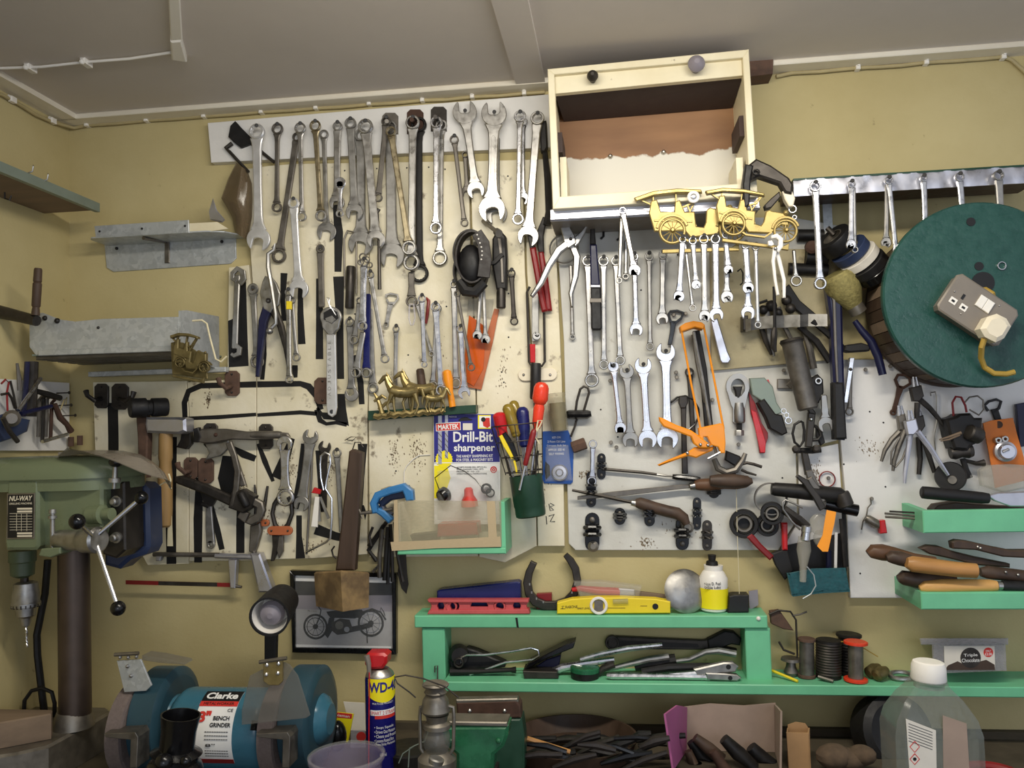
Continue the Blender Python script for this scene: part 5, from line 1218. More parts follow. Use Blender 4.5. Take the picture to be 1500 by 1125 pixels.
solo('red_stick', 'dark red slim handle behind the crossing bar spanner', 'handle', TX([(624,436),(628,440),(626,460),(624,474)], [1.6,2.6,2.6,1.8], .027), C.dark_red)
solo('plastic_clip', 'pale blue plastic loop clip under the dark ring', 'clip', TX([(600,446),(599,466),(602,476),(605,476),(608,466),(606,446),(601,446)], 1.5, .052,6), C.hazy_tub)
og = Thing('orange_packet', 'orange translucent plastic packet hanging behind two slim spanners', 'packet', W(700,570, .03))
clear('orange_film', (214,96,28), .15, .82)
og.p('strip', PO([(724,452),(731,453),(722,500),(705,571),(684,567),(686,560),(702,530)], .0235, .0265, .0006), C.orange_clip)
og.p('film', PO([(687,462),(700,470),(712,480),(708,540),(694,566),(684,560),(681,520)], .0270, .0285, .0006), C.orange_film)
og.p('header', PO([(686,437),(723,438),(720,466),(684,462)], .0245, .027, .0006), C.bag_plastic)
# black strap bundle
sb = Thing('leather_strap', 'coiled black leather strap with white studs hanging from a bolt', 'strap', W(690,432, .08))
for (cx, cy, rx, ry, d, w_) in ((690,372,23,32, .050, .016),(693,378,22,36, .072, .018),(690,398,23,30, .034, .014)):
    pts = [W(cx + rx * math.cos(a), cy + ry * math.sin(a), d) for a in [i * math.pi / 16 for i in range(33)]]
    vs = []; fs = []
    for i, p in enumerate(pts):
        c = W(cx, cy, d); n_ = (p - c).normalized(); h = Vector((0, w_, 0)); 
        vs += [p - h, p + h, p + h + n_ * .004, p - h + n_ * .004]
    for i in range(32):
        for q_ in range(4): fs.append([4 * i + q_, 4 * i + (q_ + 1) % 4,4 * i + 4 + (q_ + 1) % 4,4 * i + 4 + q_])
    sb.p('strap_loop', MB().add(vs, fs), C.leather)
fr_ = bar_px([(698,340),(708,356),(711,380),(708,406)], [16,18,18,18], .092, .096, .001)
fl = sb.p('strap_face', fr_, C.leather)
for i in range(7): sb.p('stud', BA(W(699 + [0,2,4,6,7,7,6][i], 344 + i * 6, .096), .0022,8), C.white_plastic, None, fl)
sb.p('inner_roll', BA(W(690,388, .058), 20 * S(.06), 18,(1, .8,1.55)), C.black_rubber)
sb.p('brush_pad', TX([(672,412),(682,426),(696,428),(710,414)], [7,9,9,7], .082), C.black_rubber)
solo('strap_bolt', 'steel bolt that carries the black leather strap', 'bolt', LA(W(708,324, .02), W(731,342, .11), [(0, .005),(.85, .005),(.86, .009),(1, .009)], 12), C.tin)
bp_ = Thing('grip_pliers', 'black locking pliers with round nose hanging right of the strap', 'pliers', W(733,452, .05))
bp_.p('body', PO([(721,350),(726,340),(734,338),(741,346),(743,380),(742,424),(727,424),(721,390)], .034, .056, .004), C.black_iron)
bp_.p('nose', LA(W(734,420, .046), W(734,452, .046), [(0, .009),(.3, .011),(.95, .011),(1, .009)], 18), C.dark_steel)
bp_.p('lever', bar_px([(712,388),(724,384),(736,372)], [4,6,6], .056, .062, .001), C.black_iron)
bp_.p('painted_highlight', bar_px([(731,348),(735,384),(736,414)], [5,4,4], .055, .059, .001), C.dull_steel)  # paler strip that puts a highlight into the colour of the black body
rb = Thing('bolt_cutter', 'pair of long red sleeved handles with black neck beside the slim board', 'cutter', W(797,457, .05))
rb.p('handle', bar_px([(780,362),(786,395),(792,430),(798,456)], [9,9,9,9], .040, .052, .004), C.dark_red)
rb.p('handle', bar_px([(792,368),(797,400),(801,430),(804,455)], [8,9,9,9], .026, .038, .004), C.dark_red)
rb.p('neck', bar_px([(776,342),(780,364)], [7,8], .040, .050, .002), C.black_iron)
rb.p('neck', bar_px([(798,318),(790,345),(793,370)], [6,12,8], .026, .036, .002), C.black_iron)
solo('grease_brush', 'black headed brush tool hanging hidden beside the cabinet', 'tool', PO([(790,178),(800,176),(802,215),(798,222),(792,222)], .026, .046, .003).tpx([(798,222),(802,260),(804,310),(801,330)], [4,5,5,6], .034), C.black_iron)
rk = Thing('slot_rack', 'narrow dark metal rack frame holding a spanner and a red strip', 'rack', W(784,536, .03))
rk.p('frame', TX([(776,420),(772,428),(775,530),(779,537),(794,536),(798,530),(797,458)], 1.9, .034), C.dark_steel)
rk.p('slide', PO([(779,428),(789,428),(789,500),(779,500)], .026, .034, .001), C.grey_steel)
rk.p('red_strip', PO([(776,504),(784,504),(784,531),(777,531)], .036, .041, .001), C.red)
rk.p('jaw', PO(jaw_pts(786,492,0,-1,6,20), .036, .041, .001), C.steel)
pc = Thing('saddle_clip', 'cream plastic saddle clip holding the black bar handle', 'clip', W(788,549, .03))
pc.p('strap', PO(circ(768,549,9,9,8,90,270) + circ(807,548,9,9,8,-90,90), .0215, .027, .001), C.cream_plastic)
for x in (767,806): pc.p('screw', BA(W(x, 549, .027), .0035,10), C.steel)
turned('tommy_bar', 'black round bar handle held by the cream saddle clip', 'handle', 785,532,784,585, [(0,7),(.05,8),(.95,8),(1,7)], .042, 'black_rubber')
# ---------------------------------------------------------------- sharpener box and card
gd_ = .13
bx_ = Thing('ledge_box', 'green ledge box with taped dirty plastic front', 'box', W(660,812, gd_))
zb0 = W(660,812, gd_).z; zb1 = W(660,803, gd_).z; xl_, xr_ = W(582,808, gd_).x, W(741,808, gd_).x
bx_.p('bottom', MB().box(((xl_ + xr_) / 2,-gd_ / 2 - .011,(zb0 + zb1) / 2),(xr_ - xl_, gd_ - .022, zb1 - zb0), None, .002), C.green_shelf)
zs = W(740,735, gd_).z
bx_.p('side_panel', MB().box((xr_ - .006,-gd_ / 2 - .011,(zs + zb1) / 2),(.012, gd_ - .024, zs - zb1), None, .001), C.green_shelf)
bx_.p('side_panel', MB().box((xl_ + .004,-gd_ / 2 - .011,(zs + zb1) / 2),(.008, gd_ - .024, zs - zb1), None, .001), C.cream_plastic)
bx_.p('plastic_front', PO([(578,733),(734,734),(735,800),(579,800)], gd_, gd_ + .0015), C.dirty_plastic)
bx_.p('tape', PO([(577,733),(582,732),(584,793),(577,796)], gd_ + .0016, gd_ + .0022), C.brown_tape)
bx_.p('tape', PO([(572,794),(620,792),(733,786),(734,801),(640,803),(574,807)], gd_ + .0018, gd_ + .0026), C.brown_tape)
bx_.p('tape', PO([(713,734),(725,734),(728,790),(716,797)], gd_ + .0020, gd_ + .0028), C.brown_tape)
solo('red_pack', 'red plastic block lying inside the taped ledge box', 'block', PO([(641,768),(698,766),(700,784),(640,787)], .045, .10, .003), C.red)
solo('dark_scrap', 'dark flat scrap lying inside the taped box at left', 'scrap', PO([(600,784),(640,780),(640,794),(604,794)], .05, .09, .003), C.dark_steel)
cdz = .040
cd = Thing('sharpener_card', 'blue and white carded drill bit sharpener kit standing in the ledge box', 'package', W(684,768, cdz))
cd.p('backing_card', PO([(635,606),(732,606),(733,768),(636,768)], cdz - .002, cdz, .0004), C.white_print)
bl = cd.p('blue_field', PO([(635.5,606.5),(731.5,606.5),(732,678),(636,679)], cdz, cdz + .0005), C.print_blue)
cd.p('yellow_field', PO([(636,682),(655,682),(660,700),(650,730),(636,730)], cdz, cdz + .0004), C.yellow_print)
cd.p('white_rule', PO([(636,677.4),(732,676.8),(732,678),(636,678.6)], cdz, cdz + .0009), C.white_print)
e_ = cdz + .0006
star = []
for i in range(40):
    a = i * math.pi / 20; r = 13 if i % 2 == 0 else 11.6; star.append((650.4 + r * math.cos(a), 672.7 + r * math.sin(a)))
cd.p('starburst', PO(star, cdz, e_ + .0002), C.yellow_print)
for (x, y1, w_) in ((644.5,680,5.4),(654,671,4.4)):
    cd.p('printed_bit', MB().rect(x - w_ / 2,607, x + w_ / 2, y1, cdz, e_ + .0004), C.aluminium)
    for i in range(5): cd.p('printed_flute', bar_px([(x - w_ / 2,634 + i * 8),(x + w_ / 2,640 + i * 8)], 1.2, e_, e_ + .0007), C.tin)
cd.p('brand_patch', PO([(638,620),(674.5,618),(675,630),(638.6,632)], e_, e_ + .0008, .0004), C.white_print)
cd.p('brand_field', PO([(639,621),(673.7,619),(674,629.2),(639.6,631)], e_, e_ + .0012), C.red_print)
tpx_text(cd, 'MARTEK', 641.5,626,672,624.2, e_ + .0013, C.white_print, 7.5, bold=.03)
cd.p('price_label', MB().rect(678,620,692,630, e_, e_ + .0006), C.paper)
cd.p('picture_panel', MB().rect(700,608,719,628, e_, e_ + .0004), C.yellow_print)
cd.p('picture_panel', MB().rect(702,609.5,719,626.5, e_, e_ + .0006), C.white_print)
cd.p('picture_motif', PO([(707,618),(712,612),(717,612),(718,624),(714,627),(708,624)], e_, e_ + .0009), C.red_print)
cd.p('picture_motif', PO(circ(708,614.5,3.4), e_, e_ + .0011), C.black_print)
cd.p('hang_slot', PO([(671,615),(676,612),(680,611),(684,611),(688,613),(692,614),(691,616),(672,617)], e_, e_ + .0003), C.black_print)
tpx_text(cd, 'Drill-Bit', 664,640,722,639.5, e_ + .0002, C.white_print, 15.5, bold=.02)
tpx_text(cd, 'sharpener', 665,657.5,725,657, e_ + .0002, C.white_print, 14, bold=.02)
tpx_text(cd, 'THE HANDY SHARPENING KIT', 668.5,668.5,722,667.5, e_ + .0002, C.white_print, 4.2, bold=.01)
tpx_text(cd, 'FOR STEEL & MASONRY BITS', 668.5,674,722,673, e_ + .0002, C.white_print, 4.2, bold=.01)
tpx_text(cd, 'MADE IN UK', 658,610.5,669,610.5, e_ + .0002, C.white_print, 2)
for i, s_ in enumerate(('ACCEPTS POWER DRILL BITS IN ALL', 'SIZES, MASONRY DRILL BITS', 'FROM 1/8" TO 1/2"', 'OPERATING FULL INSTRUCTIONS')): tpx_text(cd, s_, 669,684.5 + i * 3.2,669 + 44 - (i % 3) * 5,684 + i * 3.2, e_ + .0002, C.black_print, 2)
cd.p('round_seal', RI(723,688,5,3.2, e_, e_ + .0003,24).ring(723,688,2.4, .8, e_, e_ + .0003,16), C.red_print)
cd.p('blister', PO([(640,690),(728,690),(730,762),(640,762)], cdz + .001, cdz + .030, .006), C.clear_plastic, 'clear blister')
kt = cd.p('red_body', LA(W(688,742, .058), W(686,714, .058), [(0, .020),(.3, .019),(.6, .011),(.9, .010),(1, .006)], 20), C.red_print, 'red sharpener body')
cd.p('grinding_disc', LA(W(655,722, .05), W(645,728, .066), [(0, .014),(.2, .018),(.4, .015),(.6, .018),(1, .014)], 20), C.black_gloss)
cd.p('clamp_ring', RI(712,716,8,5, .05, .062,20).ring(718,722,7,5, .055, .06,18), C.black_gloss)
cd.p('guide_wire', TX([(643,716),(637,700),(660,682),(680,690),(696,702),(706,714)], .8, .073,6), C.black_gloss)
# ---------------------------------------------------------------- screwdriver pot
pd = .085
pot = Thing('screwdriver_pot', 'dark green plastic cup with wire basket above holding screwdrivers', 'pot', W(776,755, pd))
pot.p('cup', LA(W(778,757, pd), W(770,696, pd), [(0, .030),(.03, .0335),(.1, .0345),(.25, .0345),(.27, .0355),(1, .0375),(1, .0345),(.1, .031)], 32, False), C.dark_green)
def wire_ring(cx, cy, rx, ry, tilt=0):
    pts = []
    for i in range(25):
        a = i * math.pi / 12; c = W(cx + math.cos(a) * rx, cy + tilt * math.cos(a) * rx, pd); pts.append(c + Vector((0,-math.sin(a) * ry * S(pd), 0)))
    return pts
for (cx, cy, rx) in ((757,622,37),(760,646,33),(764,668,30),(768,690,27)):
    pot.p('wire_hoop', MB().tube(wire_ring(cx, cy, rx, 27,-.1), .0014,6), C.dark_steel)
for i in range(8):
    a = i * math.pi / 4
    p0 = W(757 + math.cos(a) * 37,622 - 3.7 * math.cos(a), pd) + Vector((0,-math.sin(a) * 27 * S(pd), 0)); p1 = W(768 + math.cos(a) * 27,696, pd) + Vector((0,-math.sin(a) * 25 * S(pd), 0))
    pot.p('upright_wire', MB().tube([p0, p1], .0012,6), C.dark_steel)
pot.p('twine', TX([(786,632),(792,622),(794,616),(788,616),(784,640),(790,650)], 1.2, pd + .03,6), C.string)
def driver(label, x0, y0, x1, y1, r, m, x2, y2, d0, d1=None, rb=1.7, prof=None, sm='chrome'):
    d1 = d1 if d1 is not None else d0
    t = Thing('screwdriver', label, 'screwdriver', W(x2, y2, d1)); a, b = W(x0, y0, d0), W(x1, y1, d0 + (d1 - d0) * .5)
    t.p('handle', LA(a, b, [(f, rr * r * S(d0)) for f, rr in (prof or [(0, .35),(.04, .75),(.12,1),(.55,1),(.75, .82),(.95, .85),(1, .6)])], 14), M[m])
    t.p('blade', MB().tube([b, W(x2, y2, d1)], [rb * S(d1), rb * S(d1) * .9], 8), M[sm])
    return t
driver('red handled screwdriver at far left of the wire basket', 730,604,737,640,9.5, 'red', 752,700, .105, .09)
driver('amber handled screwdriver in front inside the wire basket', 742,592,757,640,8.5, 'amber', 764,700, .095, .09)
driver('amber handled screwdriver behind the first amber one', 751,587,763,630,7.5, 'amber', 768,700, .070, .08)
driver('navy handled screwdriver in the middle of the wire basket', 765,596,769,655,9.5, 'navy', 772,700, .085, .085)
driver('large bright red orange screwdriver with waisted handle', 794,560,786,628,12, 'red_orange', 776,705, .100, .09,2.2, [(0, .4),(.04, .75),(.12, .95),(.36,1),(.44, .8),(.48, .58),(.56, .7),(.9, .62),(1, .4)])
driver('slim dark red screwdriver standing out in front of the cup', 783,628,769,682,4.6, 'dark_red', 761,718, .122, .128,2)
kn = Thing('craft_knife', 'yellow and black craft knife standing in the wire basket', 'knife', W(757,692, .118))
kn.p('yellow_side', bar_px([(733,638),(740,652),(751,672)], [5,6.5,4], .118, .124, .001), C.yellow)
kn.p('black_side', bar_px([(738,634),(748,652),(758,676)], [6,10,6], .108, .117, .002), C.black_gloss)
kn.p('blade', bar_px([(753,674),(756,686),(757,694)], [3,3,2], .116, .118), C.yellow)
for i, (x0, y0, x1, y1) in enumerate(((740,668,752,706),(782,655,780,704),(788,660,783,700))):
    solo('driver_bit', ['left', 'middle', 'right'][i] + ' one of three thin dark rods standing in the green cup', 'rod', TX([(x0, y0),(x1, y1)], 1.8, .075), C.dark_steel)
tc_ = Thing('beaker', 'dull khaki plastic beaker hanging above the blue card', 'beaker', W(817,630, .06))
tc_.p('beaker', LA(W(820,632, .055), W(814,576, .055), [(0, .018),(.04, .020),(.9, .0215),(.93, .0225),(1, .0225)], 24), C.dirty_plastic)
tc_.p('inner_sleeve', LA(W(820,630, .055), W(816,590, .055), [(0, .016),(1, .018)], 20), C.old_brass)
bc = Thing('blue_card', 'blue carded packet with silver button beside the screwdriver pot', 'packet', W(816,708, .03))
bc.p('card', PO([(795,632),(832,630),(836,640),(840,660),(839,706),(836,709),(797,708),(794,700)], .0215, .0235, .0006), C.card_blue)
c_ = W(820,692, .024); bc.p('button', LA(c_, c_ + Vector((0,-.014,0)), [(0,11.5 * S(.03)),(.4,12 * S(.03)),(.7,10 * S(.03)),(.75,6 * S(.03)),(1,4 * S(.03))], 28), C.aluminium)
bc.p('black_key', PO([(799,676),(805,682),(806,696),(800,702),(798,690)], .0235, .027, .001), C.black_gloss)
bc.p('bubble', PO([(799,655),(832,652),(838,704),(798,706)], .0236, .041, .004), C.clear_plastic)
for i, (s_, w_) in enumerate((('KEY-ON', 12),('2 Point Oil Line', 26),('Compass Bulb Set', 28),('APPROX. SIZE 40', 24),('SELF FIXING', 22))):
    tpx_text(bc, s_, 815 - w_ / 2,641 + i * 6.0,815 + w_ / 2,640.5 + i * 6, .0237 if i < 2 else .0238, C.white_print, 3.2)
# ---------------------------------------------------------------- blue clamp and hanging keys
gc = Thing('g_clamp', 'bright blue G clamp hanging at left end of the ledge box', 'clamp', W(575,765, .09))
gc.p('frame', bar_px([(549,752),(546,738),(552,726),(570,719),(590,714),(598,722),(600,734)], [8,10,11,11,12,14,11], .080, .100, .003), C.blue)
gc.p('lower_arm', bar_px([(552,748),(560,752),(572,764)], [8,10,9], .080, .100, .003), C.blue)
gc.p('screw', TX([(528,752),(545,750),(575,746)], [2.4,2.8,3], .092), C.dull_steel)
gc.p('tommy_bar', TX([(526,746),(531,760)], 1.3, .092,6), C.tin)
gc2 = Thing('g_clamp', 'second dark blue G clamp half hidden behind the bright one', 'clamp', W(570,760, .06))
gc2.p('frame', bar_px([(556,740),(570,728),(590,724),(600,716)], [9,11,13,12], .052, .074, .003), C.motor_blue)
gc2.p('foot', bar_px([(556,740),(562,752),(572,756)], [8,8,7], .052, .074, .003), C.motor_blue)
solo('clear_tag', 'cloudy plastic tag fixed to the board behind the blue clamp', 'tag', PO([(556,726),(558,716),(570,712),(598,712),(607,716),(607,726),(602,735),(560,732)], .0205, .0235, .001), C.dirty_plastic)
solo('thin_wire', 'thin white wire nailed in an angle above the ledge box', 'wire', TX([(592,712),(592,690),(596,682),(606,672),(614,667),(630,666)], .8, .0225,6), C.white_plastic)
keys = [((566,765),(548,790),(540,800), 3.2, 'dark_steel'),((562,770),(540,806),(552,822), 3.4, 'black_iron'),((560,775),(556,812),(556,846), 3.4, 'dull_steel'),((572,768),(574,810),(575,852), 3.0, 'dark_steel'),((568,772),(565,815),(563,850), 3.2, 'black_iron'),((578,765),(582,812),(590,852), 2.6, 'dark_steel'),((558,782),(557,826),(546,838), 2.4, 'chrome'),((556,778),(564,788),(572,796), 2.0, 'chrome'),((546,772),(541,786),(544,800), 2.2, 'dark_steel'),((570,790),(569,820),(568,856), 2.8, 'black_iron')]
ord_ = ['first', 'second', 'third', 'fourth', 'fifth', 'sixth', 'seventh', 'eighth', 'ninth', 'tenth']
for i, (a, b, c, r, m) in enumerate(keys):
    d = .030 + .009 * (i % 6)
    solo('hex_key', ord_[i] + ' hex key in the dark bunch under the blue clamp', 'key', TX([a, b, c], r, d, 6), M[m], 'hex keys under the blue clamp')
solo('flat_strip', 'long flat grey blade hanging at right of the hex key bunch', 'blade', PO([(586,806),(594,808),(596,840),(598,856),(595,870),(588,862),(582,840)], .024, .028, .001), C.dark_steel)
# ---------------------------------------------------------------- big wooden mallet and picture
ml = Thing('wooden_mallet', 'big worn wooden mallet hanging head down before the picture', 'mallet', W(500,893, .10))
ml.p('handle', PO([(511,661),(516,658),(530,663),(529,690),(519,836),(491,836),(498,780)], .072, .096, .004), C.wood_dark)
ml.p('mallet_head', MB().solid([W(*p) for p in ((460,838, .10),(499,836, .155),(541,838, .10),(533,840, .045),(468,840, .045))], [W(*p) for p in ((463,888, .10),(502,896, .155),(540,890, .10),(532,886, .045),(470,885, .045))], .004), C.wood_mallet)
solo('mallet_wire', 'twisted wire loop hanging on a nail above the mallet handle', 'wire', TX([(519,672),(516,660),(520,648),(528,648),(532,655)], 1, .05,6).tpx([(490,800),(486,806),(488,814),(493,818)], 1.4, .05,6), C.dark_steel)
pf = Thing('picture', 'black framed old motorcycle photograph on the wall behind the mallet', 'picture', W(502,957,0))
pf.p('photo', MB().rect(431,843,576,951, .004, .009), C.photo_grey)
e0 = .009
pf.p('photo_sky', PO([(431,843),(575,846),(575,854),(431,851)], e0, e0 + .0003), C.white_print)
pf.p('photo_hedge', PO([(431,851),(575,854),(576,872),(431,872)], e0, e0 + .0004), C.black_rubber)
pf.p('photo_track', PO([(431,872),(576,872),(576,896),(431,892)], e0, e0 + .0003), C.grey_knob)
pf.p('photo_margin', PO([(432,944),(573,947),(573,951),(432,949)], e0, e0 + .0005), C.white_print)
for (cx, cy, r) in ((462,918,19),(543,913,20)):
    wl = pf.p('photo_tyre', RI(cx, cy, r, r * .84, e0, e0 + .0012,32,0, .05), C.black_print)
    pf.p('photo_rim', RI(cx, cy, r * .72, r * .66, e0, e0 + .0008,28,0, .05), M['aluminium' if cx > 500 else 'black_print'], None, wl)
    s_ = MB()
    for i in range(10): s_.tpx([(cx, cy),(cx + math.cos(i * .628) * r * .8, cy + math.sin(i * .628) * r * .8)], .25, e0 + .0006,4)
    pf.p('photo_spokes', s_, C.black_print, None, wl)
    pf.p('photo_hub', PO(circ(cx, cy, r * .2), e0, e0 + .0013), C.black_print, None, wl)
def ph(pts, off=.0010, m='black_print', n='photo_frame_shape'): pf.p(n, PO(pts, e0, e0 + off), M[m])
ph([(478,896),(500,893),(530,893),(534,900),(520,906),(484,905),(480,900)])
ph([(482,905),(490,905),(486,925),(480,935),(476,930)])
ph([(486,912),(498,906),(512,908),(516,920),(510,928),(494,930),(486,924)], .0012, 'dark_steel', 'photo_engine')
ph(circ(497,916,6), .0014, 'tin', 'photo_engine'); ph(circ(508,922,4), .0014, 'aluminium', 'photo_engine')
ph([(504,920),(530,915),(545,912),(546,918),(530,923),(506,928)])
pf.p('photo_line', bar_px([(462,918),(468,905),(470,894),(466,888)], 1.4, e0, e0 + .0015), C.black_print)
pf.p('photo_line', bar_px([(524,905),(530,897),(545,892),(558,897),(565,908)], 2, e0, e0 + .0015), C.black_print)
pf.p('photo_line', bar_px([(556,897),(558,890),(562,896),(564,902)], .8, e0, e0 + .0015), C.black_print)
pf.p('photo_line', bar_px([(537,920),(538,942)], 1.2, e0, e0 + .0015), C.black_print)
tpx_text(pf, 'N 1531', 451,894.5,464,895.5, e0 + .0014, C.tin, 3)
fo = [(424,836),(580,840),(580,959),(428,956)]; fi = [(431,843),(574,846),(575,951),(432,949)]
for i in range(4):
    j = (i + 1) % 4; pf.p('frame', PO([fo[i], fo[j], fi[j], fi[i]], .001, .018, .0015), C.black_gloss)
pf.p('glass', PO(fi, .0125, .0135), C.clear_glass if 'clear_glass' in M else C.clear_plastic)
# ================================================================ RIGHT SIDE OF THE TOOL WALL
def spring_clip(label, x0, y0, x1, y1, d=.020, jut=.03, knob=True, m='black_gloss'):
    t = Thing('spring_clip', label, 'clip', W((x0 + x1) / 2, y1, d)); cx = (x0 + x1) / 2; h = (x1 - x0) / 2; H = y1 - y0
    t.p('base_plate', PO(circ(cx, y0 + h, h, h, 8,180,360) + circ(cx, y1 - h, h, h, 8,0,180), d, d + .004, .001), M[m])
    for f in (.34, .52):
        cy = y0 + H * (f + .05)
        t.p('prong', MB().tube([W(cx - h * .9, cy, d + .004), W(cx - h * 1.0, cy, d + jut * .5), W(cx - h * .4, cy, d + jut), W(cx + h * .4, cy, d + jut), W(cx + h, cy, d + jut * .5), W(cx + h * .9, cy, d + .004)], h * .32 * S(d), 8), M[m])
    for y in (y0 + h, y1 - h): t.p('screw', BA(W(cx, y, d + .004), h * .42 * S(d), 10,(1, .6,1)), C.dull_steel)
    return t
# T bar, files and clips on the grey panel
hc_ = Thing('loop_hook', 'black spring clip with long steel wire loop left of the grey panel', 'clip', W(850,620, .04))
hc_.p('bar', TX([(829,606),(834,607),(860,607),(866,606)], [4,6.5,6.5,4], .04), C.black_gloss)
hc_.p('wire_loop', TX([(843,604),(845,588),(850,570),(855,566),(861,568),(863,575),(858,592),(854,606)], 1.9, .045), C.dark_steel)
hc_.p('tail', TX([(846,610),(842,625),(836,640)], 1.6, .03), C.dark_steel)
turned('hex_nut', 'rusty brown long nut projecting beside the blue card', 'nut', 838,656,858,649, [(0,8),(.05,9),(.95,9),(1,8)], .035, 'rusty_brown', 6)
spring_clip('upper black spring clip next to the little upright spanner', 875,664,887,702)
spring_clip('black spring clip gripping the left ends of the files', 859,690,873,743, jut=.045)
spring_clip('black spring clip with steel button lowest left on the grey panel', 857,751,878,807)
spring_clip('short square black clip standing alone under the files', 900,744,916,769)
spring_clip('black spring clip under the curved file handle', 944,735,959,771, jut=.05)
spring_clip('large black clip bracket at the end of the curved handle', 990,758,1009,806)
spring_clip('narrow spring clip right of the curved file handle', 1015,729,1027,776)
spring_clip('lowest right spring clip on the grey panel edge', 1029,762,1043,807, m='dark_steel')
spring_clip('small clip under the brown file handle', 1038,712,1054,730, m='black_iron')
c = W(1007,772, .03); solo('steel_button', 'grey round button on the large black clip', 'button', LA(c + Vector((0, .006,0)), c + Vector((0,-.012,0)), [(0,8 * S(.03)),(.6,9 * S(.03)),(.7,6 * S(.03)),(1,5 * S(.03))], 20), C.tin)
c = W(869,800, .025); solo('steel_button', 'steel button at the foot of the lowest left clip', 'button', LA(c, c + Vector((0,-.008,0)), [(0,8 * S(.03)),(.6,8 * S(.03)),(1,4 * S(.03))], 20), C.tin)
tb = Thing('tee_wrench', 'long handled T wrench with black cross bar below the orange lever', 'wrench', W(1004,700, .04))
tb.p('shaft', PO([(997,586),(1006,586),(1005,620),(1008,694),(999,694),(998,620)], .035, .044, .002), C.dark_steel)
tb.p('head', PO([(995,580),(1007,580),(1008,590),(1004,598),(997,598),(994,590)], .033, .048, .002), C.dark_steel)
tb.p('cross_bar', TX([(985,698),(992,699),(1020,702),(1026,702)], [3.4,4.2,4.2,3], .038), C.black_gloss)
solo('coiled_cable', 'ring of thin black cable behind the orange lever', 'cable', TX([(982,590),(992,582),(1004,580),(1016,586),(1023,598),(1024,610),(1018,622),(1008,630)], 1.5, .028), C.black_gloss)
f1 = Thing('thin_file', 'thin round file with bare tang pointing right', 'file', W(930,693, .035)); f1.p('blade', TX([(882,687),(940,692),(962,695)], [2.2,2.2,1.9], .032), C.dark_steel); f1.p('tang', TX([(962,695),(975,697),(986,698)], [1.8,1.6, .8], .032), C.grey_steel)
f2 = Thing('flat_file', 'flat grey file with large brown wooden handle at right', 'file', W(940,722, .04))
f2.p('blade', PO([(846,727),(900,720),(1000,710),(1010,711),(1010,715),(1000,716),(900,728),(846,732)], .036, .042, .001), C.dull_steel)
f2.p('ferrule', LA(W(1010,713, .042), W(1022,711, .042), [(0,4.5 * S(.04)),(.1,5.2 * S(.04)),(1,5.6 * S(.04))], 16), C.steel)
f2.p('handle', TX([(1018,711),(1024,710),(1040,710),(1060,708),(1078,708),(1092,706),(1102,704)], [6,8.2,9.2,8,8.6,8,4], .045,12), C.wood_brown)
f3 = Thing('round_file', 'dark file with curved black wooden handle pointing down right', 'file', W(930,738, .05))
f3.p('blade', TX([(838,718),(880,726),(926,736)], [2,2.8,2.6], .050,6), C.dark_steel)
f3.p('ferrule', LA(W(925,736, .050), W(934,738, .050), [(0,4.4 * S(.05)),(1,5.6 * S(.05))], 14), C.steel)
f3.p('handle', TX([(931,737),(937,737),(946,740),(960,744),(978,749),(992,752),(1002,759),(1006,768)], [6,8.4,9,8.4,8.6,8.8,7.6,5], .050,12), C.wood_dark)
turned('wooden_dowel', 'dark brown turned handle under the rusty clamp jaw', 'tool', 1040,704,1102,705, [(0,7),(.2,9.5),(.6,10),(.9,7.5),(1,3)], .070, 'wood_dark')
# ---- leather punch, lens, navy blade
lp = Thing('punch_pliers', 'steel revolving leather punch pliers with open handles', 'pliers', W(830,440, .08))
lp.p('wheel', RI(826,316,8.5,4.2, .086, .102,24), C.grey_steel)
for a in (235,290,345,180,130):
    x, y = 826 + math.cos(math.radians(a)) * 9,316 + math.sin(math.radians(a)) * 9
    lp.p('punch_tube', TX([(x, y),(826 + math.cos(math.radians(a)) * 17,316 + math.sin(math.radians(a)) * 17)], 1.9, .092), C.grey_steel)
lp.p('upper_jaw', PO([(818,322),(834,320),(836,334),(842,345),(844,356),(832,364),(826,354),(822,338)], .078, .090, .002), C.steel)
lp.p('beak', PO([(838,350),(852,338),(860,326),(862,327),(856,342),(848,356),(842,362)], .074, .086, .002), C.steel)
lp.p('handle', bar_px([(834,354),(818,366),(804,388),(792,414),(778,434)], [11,11,9,8,5], .076, .090, .003), C.steel)
lp.p('handle', bar_px([(838,358),(845,376),(843,404),(836,430),(838,450)], [11,11,9,7,4], .064, .076, .003), C.steel)
lp.p('rivet', BA(W(836,350, .090), .004,10), C.dark_steel)
ln = Thing('lens', 'round clear lens in a thin rim hanging behind the punch pliers', 'lens', W(825,387, .03))
ln.p('glass', LA(W(826,364, .032), W(826,364, .040), [(0,20 * S(.03)),(1,19 * S(.03))], 32), C.clear_plastic)
ln.p('rim', RI(826,364,22,20.3, .030, .042,36,0, .3), C.grey_steel)
nb = Thing('navy_blade', 'long navy and black pointed tool hanging point up', 'tool', W(874,482, .05))
nb.p('point', PO([(867,306),(869,306),(873,358),(864,358),(865,330)], .050, .060, .002), C.dark_steel)
nb.p('sleeve', PO([(864,358),(874,358),(879,418),(865,418)], .048, .064, .003), C.deep_navy)
nb.p('band', PO([(865,417),(879,417),(879.5,421),(865,421)], .047, .066, .001), C.aluminium)
nb.p('grip', PO([(865,421),(880,421),(882,480),(879,483),(868,483),(866,480)], .047, .066, .003), C.black_rubber)
nb.p('strap_band', PO([(864,437),(881,437),(881,443),(864,443)], .046, .067, .001), C.grey_plastic)
